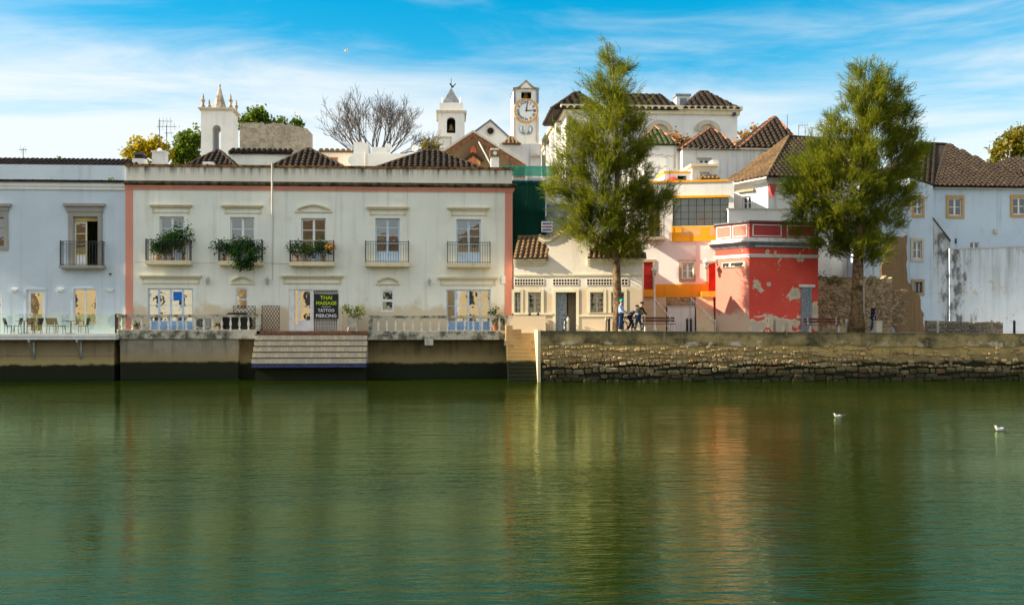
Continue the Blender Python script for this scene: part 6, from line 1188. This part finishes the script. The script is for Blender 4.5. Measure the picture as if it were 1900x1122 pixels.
for k, (px, Y, lobes, lb) in enumerate(((1385, 22, [(1385, 255, 12, 14), (1400, 240, 8, 10), (1372, 265, 10, 10)], 'small sparse orange tree left of the tallest pyramid roof'), (1262, 20, [(1262, 262, 10, 8), (1248, 255, 8, 8), (1275, 265, 8, 8)], 'small sparse orange tree between the pyramid roofs'))): leafy_tree('orange_tree', lb, px, Y, lobes, 240, .30, 'leaf_dry', 12+k)
leafy_tree('olive_tree', 'dry olive bush right of the bare tree', 800, 36, [(800, 275, 14, 12), (625, 278, 14, 8), (640, 276, 14, 8)][:1], 500, .3, 'leaf_autumn', 17)
# bare tree
b = at(697, 300, 30); b.z = 4; bt = thing('bare_tree', 'wide leafless grey tree behind the white terrace house', 'tree', b); g = random.Random(9); mbt, mbb = MB(), MB(); q = mpp(697, 30)
fork = at(697, 296, 30); mbt.tube([b, fork+Vector((0, 0, -.6)), fork], [.4, .34, .3], 8)
segs = []
def grow(p, d, L, r_, lev):
    if lev == 0 or L < .12: return
    n = 3; P = [p]; dd = d.copy()
    for i in range(n): dd = (dd+Vector((g.gauss(0, .10), g.gauss(0, .10), g.gauss(.04, .08)))).normalized(); P.append(P[-1]+dd*L/n)
    segs.append((P, [r_, r_*.85, r_*.72, r_*.6]))
    for i in range(g.choice((2, 3, 3)) if lev > 1 else 2):
        sp = .27 if lev > 3 else .45; nd = (dd+Vector((g.gauss(0, sp), g.gauss(0, sp), g.gauss(.06, sp*.6)))).normalized(); grow(P[-1] if i else P[2], nd, L*g.uniform(.62, .86), r_*.6, lev-1)
for an in (-70, -58, -48, -38, -29, -20, -11, -3, 5, 13, 22, 31, 40, 50, 61, 72):
    d = Vector((math.sin(R(an)), g.uniform(-.4, .4), math.cos(R(an)))).normalized(); grow(fork+Vector((an*.006, 0, -.3)), d, 2.05*(1-.1*abs(an)/60)*g.uniform(.85, 1.1), .095, 6)
for P, rr in segs: mbb.tube(P, [max(.012, x) for x in rr], 3, False)
obj('trunk', mbt, M['bark_pale'], bt); obj('branches', mbb, M['bark_bare'], bt)
# weeds on walls
for k, (px, py, Y, n_, s_, lb) in enumerate(((208, 333, -.05, 26, .10, 'tuft of weeds on the eaves band of the left house'), (110, 292, .9, 14, .06, 'tiny weed tuft on the far left roof'))):
    p = at(px, py, Y); t = thing('weed_tuft', lb, 'plant', p-Vector((0, 0, .1))); leaves('leaf_tuft', 'leaf_green', t, [p], n_, (s_*1.4, s_, s_*.8), .14, 40+k)
# ------------------------------------------------------------------ street furniture
def lamp_post(px, yb, Y, ytop, label):
    b = at(px, yb, Y); b.z = gz(b.x); h = at(px, ytop, Y).z-b.z; t = thing('street_lamp', label, 'street lamp', b, 0, 'white street lamps on the promenade')
    obj('post', MB().lathe((0, 0, 0), [(.13, 0), (.13, .12), (.08, .2), (.06, .6), (.05, .65), (.045, h-.75), (.07, h-.70), (.05, h-.62)], 10), M['white_metal'], t, local=True, smooth=True); lantern_parts(t, 'white_metal', 1.15, (0, 0, h-.62)); return t
lamp_post(1214.5, 612, -1.6, 492, 'white street lamp in front of the stair rail and red door'); lamp_post(1602, 613, -2.6, 504, 'white street lamp half hidden behind the broad tree trunk')
def bench(px0, px1, Y, label):
    a, b_ = at(px0, HOR, Y), at(px1, HOR, Y); L = b_.x-a.x; o = Vector(((a.x+b_.x)/2, Y, gz((a.x+b_.x)/2))); t = thing('park_bench', label, 'bench', o, 0, 'red brown benches on the promenade')
    for z, y in ((.78, .30), (.62, .27)): obj('back_slat', MB().box(-L/2, L/2, y-.02, y+.02, z-.06, z+.06), M['bench_wood'], t, local=True)
    for y in (-.16, -.02, .12): obj('seat_slat', MB().box(-L/2, L/2, y-.06, y+.06, .42, .46), M['bench_wood'], t, local=True)
    for x in (-L/2+.25, L/2-.25): obj('support', MB().box(x-.04, x+.04, -.2, .2, 0, .42).add([(x-.03, .2, .3), (x+.03, .2, .3), (x+.03, .26, .3), (x-.03, .26, .3), (x-.03, .28, .86), (x+.03, .28, .86), (x+.03, .35, .86), (x-.03, .35, .86)], [(0, 1, 5, 4), (1, 2, 6, 5), (2, 3, 7, 6), (3, 0, 4, 7), (4, 5, 6, 7)]), M['concrete_pale'], t, local=True)
bench(1190, 1253, -3.2, 'red brown slatted bench beside the cyclist group'); bench(1494, 1562, -3.2, 'red brown slatted bench left of the broad tree trunk')
for i, (px, Y, m, lb) in enumerate(((982.5, -1.95, 'iron', 'dark bollard left of a pair on the stair terrace'), (998, -2.0, 'iron', 'dark bollard right of a pair on the stair terrace'), (1054, -3.3, 'stone_pale', 'pale bollard in front of the grey doorway'), (1124.5, -3.5, 'stone_surround', 'brown bollard left of the slim tree trunk'), (1130, -3.4, 'iron', 'dark bollard left of the slim tree trunk'), (1275, -1.0, 'iron', 'dark bollard left of a pair before the white stair block'), (1282, -1.0, 'iron', 'dark bollard right of a pair before the white stair block'), (1437, -3.4, 'stone_surround', 'brown bollard in front of the red pavilion'), (1460, -3.4, 'stone_pale', 'pale bollard in front of the red pavilion'), (1571, -3.3, 'stone_pale', 'pale bollard just left of the broad trunk'), (1840, -3.2, 'stone_surround', 'brown bollard before the garden wall'), (1882, -3.2, 'iron', 'dark bollard at the right edge of the promenade'), (1740, -3.2, 'stone_pale', 'pale bollard before the low stone wall'))):
    p = at(px, HOR, Y); p.z = gz(p.x)+(.304 if px < 1002 else 0); tag(obj('bollard', MB().lathe(p, [(.075, 0), (.07, .6), (.085, .62), (.085, .68), (.05, .78), (.03, .8)], 10), M[m], smooth=True), lb, 'bollard', 'bollards along the promenade')
p = at(1630, HOR, -4.33); p.z = gz(p.x)-.0; tag(obj('concrete_post', MB().box(p.x-.17, p.x+.17, -4.46, -4.05, p.z-.02, p.z+.62).box(p.x-.19, p.x+.19, -4.48, -4.02, p.z+.62, p.z+.70), M['stone_pale']), 'square concrete post on the quay edge in front of the walking man', 'post')
# ------------------------------------------------------------------ people
def person(label, px, Y, rz, top, legs, skin='skin', hair='hair_dark', cap=None, lean=0.0, arms=((.15, .25, .55), (.1, .25, .6)), stride=.1, h=1.72, vest=None, knee=0.0):
    b = at(px, HOR, Y); b.z = gz(b.x)+.004; t = thing('person', label, 'person', b, R(rz)); s = h/1.75
    hip = Vector((0, 0, .93-knee*.2)); cl, sl = math.cos(lean), math.sin(lean)
    def up(x, y, z): v = Vector((x, y, z-.93)); return hip+Vector((v.x*cl+v.z*sl, v.y, -v.x*sl+v.z*cl))
    spine, chest, neck = up(.0, 0, 1.10), up(.0, 0, 1.32), up(.0, 0, 1.47); hb = up(.03, 0, 1.56); 
    hd = hb+Vector((.03, 0, .10)); ht = hb+Vector((.01, 0, .19)); nose = hd+Vector((.115, 0, -.01))
    sh = [up(0, y, 1.42) for y in (.19, -.19)]; J = {}
    P = [hip, spine, chest, neck, hb, hd, ht]; E = [(0, 1), (1, 2), (2, 3), (3, 4), (4, 5), (5, 6)]; Rr = [.125, .12, .135, .058, .065, .092, .07]
    arm_i = []; wr = []
    for k in (0, 1):
        fx, fe, ln = arms[k]; sgn = 1 if k == 0 else -1; el = sh[k]+Vector((math.sin(fx)*.29, sgn*.04, -math.cos(fx)*.29)); w_ = el+Vector((math.sin(fx+fe)*.25, 0, -math.cos(fx+fe)*.25)); hn = w_+Vector((math.sin(fx+fe)*.08, 0, -math.cos(fx+fe)*.08)); n = len(P)
        P += [sh[k], el, w_, hn]; E += [(2, n), (n, n+1), (n+1, n+2), (n+2, n+3)]; Rr += [.062, .046, .034, (.042, .02)]; arm_i.append(n); wr.append((w_, hn))
    leg_i = []; feet = []
    for k, y in ((0, .095), (1, -.095)):
        st_ = stride if k == 0 else -stride; hp = hip+Vector((0, y, -.04)); kn = Vector((st_*.5+.03+knee, y, .50)); an = Vector((st_, y, .085)); toe = an+Vector((.17, 0, -.045)); n = len(P)
        P += [hp, kn, an, toe]; E += [(0, n), (n, n+1), (n+1, n+2), (n+2, n+3)]; Rr += [.092, .06, .042, .036]; leg_i.append(n); feet.append((an, toe))
    sc_ = lambda L: [tuple(v*s) for v in L]; rs = lambda L: [tuple(q*s for q in x) if isinstance(x, tuple) else x*s for x in L]
    skin_mesh('body', sc_(P), E, rs(Rr), M[skin], t)
    # garments follow the same joints a little outside the skin
    gp = [hip+Vector((0, 0, -.05)), spine, chest, P[3].lerp(P[2], .25)]; ge = [(0, 1), (1, 2), (2, 3)]; gr_ = [.152, .15, .158, .09]
    for i in arm_i: n = len(gp); gp += [P[i], P[i+1], P[i+2].lerp(P[i+1], .1)]; ge += [(2, n), (n, n+1), (n+1, n+2)]; gr_ += [.082, .066, .052]
    skin_mesh('jacket', sc_(gp), ge, rs(gr_), M[top], t)
    gp = [hip+Vector((0, 0, .02))]; ge = []; gr_ = [.142]
    for i in leg_i: n = len(gp); gp += [P[i], P[i+1], P[i+2].lerp(P[i+1], .06)]; ge += [(0, n), (n, n+1), (n+1, n+2)]; gr_ += [.112, .08, .066]
    skin_mesh('trousers', sc_(gp), ge, rs(gr_), M[legs], t)
    for an, toe in feet: skin_mesh('shoe', sc_([an+Vector((-.05, 0, -.03)), an+Vector((.06, 0, -.035)), toe]), [(0, 1), (1, 2)], rs([.045, .05, .04]), M['shoe'], t)
    for (w_, hn), sgn in zip(wr, (1, -1)):
        d = (hn-w_).normalized(); mb = MB(); side = Vector((0, 1, 0))
        for i, (o, L) in enumerate(((-.027, .062), (-.009, .075), (.009, .072), (.026, .056))): a0 = hn+side*o; mb.tube([sc_([a0])[0], sc_([a0+d*L*.5])[0], sc_([a0+d*L+Vector((-.015, 0, -.005))])[0]], [.0095, .0085, .007], 5)
        a0 = w_+d*.03+Vector((.02, 0, 0)); mb.tube([sc_([a0])[0], sc_([a0+Vector((.03, 0, -.02))])[0], sc_([a0+Vector((.04, 0, -.05))])[0]], [.011, .010, .008], 5)
        obj('hand_fingers', mb, M[skin], t, local=True)
    F_ = MB().tube([hd*s+Vector((.08, 0, -.02)), nose*s+Vector((.0, 0, -.012))], [.02, .012], 5)
    for y in (.092, -.092): F_.sphere(hd*s+Vector((-.01, y, -.01)), .026, 6, 5)
    obj('nose_and_ears', F_, M[skin], t, local=True)
    E_ = MB()
    for y in (.034, -.034): E_.sphere(hd*s+Vector((.088, y, .018)), .012, 6, 5)
    obj('eyes', E_, M['hair_dark'], t, local=True); obj('mouth', MB().tube([hd*s+Vector((.086, -.025, -.06)), hd*s+Vector((.092, 0, -.062)), hd*s+Vector((.086, .025, -.06))], .007, 4), M['red_relief'], t, local=True)
    cc = hd*s+Vector((-.015, 0, .03)); prof_ = [(.112, -.01), (.114, .03), (.10, .075), (.06, .108), (.01, .118)]
    if cap: obj('cap', MB().lathe(cc, [(r_*1.07, z*1.1) for r_, z in prof_], 12).add([cc+Vector((.07, -.07, .0)), cc+Vector((.07, .07, 0)), cc+Vector((.19, .05, -.015)), cc+Vector((.19, -.05, -.015)), cc+Vector((.07, -.07, .015)), cc+Vector((.07, .07, .015)), cc+Vector((.19, .05, 0)), cc+Vector((.19, -.05, 0))], [(3, 2, 1, 0), (4, 5, 6, 7), (2, 3, 7, 6), (1, 2, 6, 5), (0, 4, 7, 3)]), M[cap], t, local=True, smooth=True)
    else: obj('hair', MB().lathe(cc+Vector((-.02, 0, 0)), prof_, 12), M[hair], t, local=True, smooth=True)
    if vest: vest(t, P, s)
    return t
def bag(t, P, s): obj('waist_bag', MB().box(-.19*s, .12*s, -.2*s, .2*s, .90*s, 1.04*s), M['cloth_black'], t, local=True)
person('man in light blue jacket and turquoise cap standing by the slim tree', 1152, -3.9, -25, 'cloth_lightblue', 'cloth_denim', cap='cloth_teal', arms=((.3, .9, .5), (.25, .8, .5)), stride=.08, h=1.78, vest=bag)
person('person in dark green coat and jeans bending over beside the bicycle', 1184, -4.0, -35, 'cloth_coat', 'cloth_denim', lean=.35, arms=((.45, .5, .5), (.5, .3, .5)), stride=.16, h=1.7)
person('person in slate blue jacket leaning forward on the bicycle', 1168, -3.85, -10, 'cloth_slate', 'cloth_navy', lean=.75, arms=((.9, .3, .5), (.9, .2, .5)), stride=.12, h=1.68, knee=.12)
person('bald man in navy jacket and jeans walking past the concrete post', 1620, -3.2, -8, 'cloth_navy', 'cloth_denim', hair='hair_bald', arms=((.25, .3, .5), (-.15, .25, .5)), stride=.17, h=1.74)
def bicycle(label, px, Y, rz, m='iron', s=1.0):
    b = at(px, HOR, Y); b.z = gz(b.x); t = thing('bicycle', label, 'bicycle', b, R(rz)); Fb = Fr(0, 0, 0); rw_ = .33*s
    for x in (-.5*s, .5*s):
        w_ = obj('wheel', MB().disc(Fr(0, 0, 0), x, rw_, rw_-.05, rw_, -.022, .022, 24), M['rubber'], t, local=True); mb = MB().tube([(x, -.04, rw_), (x, .04, rw_)], .025, 6)
        for k in range(8): a = math.pi*k/8; mb.tube([(x-.29*s*math.cos(a), 0, rw_-.29*s*math.sin(a)), (x+.29*s*math.cos(a), 0, rw_+.29*s*math.sin(a))], .006, 3)
        obj('spokes', mb, M['grey_metal'], w_, local=True)
    q = lambda *a: Vector(a)*s; bb, st_, hd_, ra, fa = q(-.08, 0, .30), q(-.22, 0, .78), q(.36, 0, .82), q(-.5, 0, .33), q(.5, 0, .33)
    obj('frame', MB().tube([bb, st_], .02, 6).tube([bb, hd_-Vector((0, 0, .1))], .02, 6).tube([st_*.9+bb*.1, hd_], .02, 6).tube([ra, bb], .014, 5).tube([ra, st_], .012, 5).tube([hd_+Vector((-.02, 0, .1)), fa], .018, 6), M[m], t, local=True)
    obj('saddle', MB().box(-.36*s, -.10*s, -.07, .07, .84*s, .89*s), M['rubber'], t, local=True); obj('handlebar', MB().tube([q(.30, -.28, .98), q(.37, -.1, .95), q(.37, .1, .95), q(.30, .28, .98)], .015, 6).tube([q(.35, 0, .85), q(.37, 0, .95)], .015, 5), M[m], t, local=True); obj('pedal', MB().tube([bb+Vector((0, -.12, -.12)), bb+Vector((0, .12, .12))], .012, 5).box(bb.x-.05, bb.x+.05, -.2, -.1, bb.z-.14, bb.z-.11), M['grey_metal'], t, local=True)
bicycle('small dark bicycle among the group of people', 1170, -4.0, 160, s=.9); bicycle('dark bicycle parked facing out of the grey doorway', 1050, -2.75, 72)
# ------------------------------------------------------------------ gulls
def gull_swim(px, py, label, s, rz):
    d = ray(px, py); k = -CAM.z/d.z; p = CAM+d*k; t = thing('gull', label, 'gull', (p.x, p.y, 0), R(rz), 'gulls on the river')
    o = skin_mesh('body', [(.0, 0, .05*s), (.14*s, 0, .06*s), (.22*s, 0, .14*s), (.235*s, 0, .21*s), (-.16*s, 0, .07*s), (-.27*s, 0, .10*s)], [(0, 1), (1, 2), (2, 3), (0, 4), (4, 5)], [.085*s, .075*s, .04*s, .042*s, .06*s, .02*s], M['gull_white'], t)
    obj('wing', MB().add([(-.42*s, 0, .13*s), (.08*s, .075*s, .09*s), (.10*s, 0, .145*s), (-.1*s, .085*s, .06*s), (-.1*s, -.085*s, .06*s), (.08*s, -.075*s, .09*s)], [(0, 3, 1, 2), (0, 2, 5, 4)]), M['gull_grey'], t, local=True)
    obj('beak', MB().tube([(.27*s, 0, .212*s), (.33*s, 0, .20*s)], [.014*s, .004*s], 5), M['beak'], t, local=True)
gull_swim(1556, 774, 'small gull floating nearer the quay wall', .75, 195); gull_swim(1857, 799, 'larger gull floating near the right edge of the river', .85, 195)
p = at(643, 96, 10); t = thing('flying_gull', 'distant white gull flying in the blue sky', 'gull', p); skin_mesh('body', [(0, 0, 0), (.2, 0, .02), (-.25, 0, 0)], [(0, 1), (0, 2)], [.07, .04, .03], M['gull_white'], t)
for sg in (-1, 1): obj('wing', MB().add([(.1, 0, .03), (-.1, 0, .03), (-.12, sg*.25, .2), (.06, sg*.25, .22), (-.2, sg*.7, .16), (-.13, sg*.7, .17)], [(0, 1, 2, 3), (3, 2, 4, 5)]), M['gull_white'], t, local=True)
t.rotation_euler = (0, 0, R(25)); t.scale = (.7, .7, .7)
# ------------------------------------------------------------------ houses on the opposite bank (seen mirrored in the panes)
for i, (x, wd, hh_, m, rz, lb) in enumerate(((-82, 17, 13, 'opposite_cream', 16, 'cream house on the opposite bank, furthest upstream'), (-64, 16, 15, 'opposite_ochre', 17, 'tall ochre house on the opposite bank, second upstream'), (-46, 15, 13, 'opposite_cream', 16, 'cream house on the opposite bank, far upstream'), (-29, 14, 15, 'opposite_ochre', 18, 'ochre house on the opposite bank, upstream'), (-13, 13, 12.5, 'opposite_cream', 15, 'cream house on the opposite bank behind the viewpoint'), (2, 13, 14, 'opposite_ochre', 17, 'ochre house on the opposite bank behind the viewpoint'), (17, 14, 12, 'opposite_cream', 16, 'cream house on the opposite bank, downstream'), (34, 15, 14, 'opposite_ochre', 17, 'ochre house on the opposite bank, far downstream'), (52, 16, 12, 'opposite_cream', 16, 'cream house on the opposite bank, furthest downstream'))):
    F = Fr(x+wd, -76.0+.249*(x+wd-60), 194); ops_ = [(k*wd/4+.9, k*wd/4+2.1, z, z+2.0) for k in range(4) for z in (2.6, 5.8, 9.4)]; t = thing('opposite_house', lb, 'house', F.p(wd/2, 1.6, -3)); obj('wall', wall_mesh(F, 0, wd, 1.6, 1.6+hh_, 8, ops_, .2), M[m], t); obj('roof', MB().add([F.p(-.4, 1.6+hh_, .4), F.p(wd+.4, 1.6+hh_, .4), F.p(wd+.4, 1.6+hh_, -8.4), F.p(-.4, 1.6+hh_, -8.4), F.p(2.5, 4.0+hh_, -4), F.p(wd-2.5, 4.0+hh_, -4)], [(0, 1, 5, 4), (1, 2, 5), (2, 3, 4, 5), (3, 0, 4), (3, 2, 1, 0)]), M['tiles_warm'], t)
    for o_ in ops_: obj('window', MB().fbox(F, o_[0], o_[1], o_[2], o_[3], -.16, -.12), M['opposite_dark'], t)
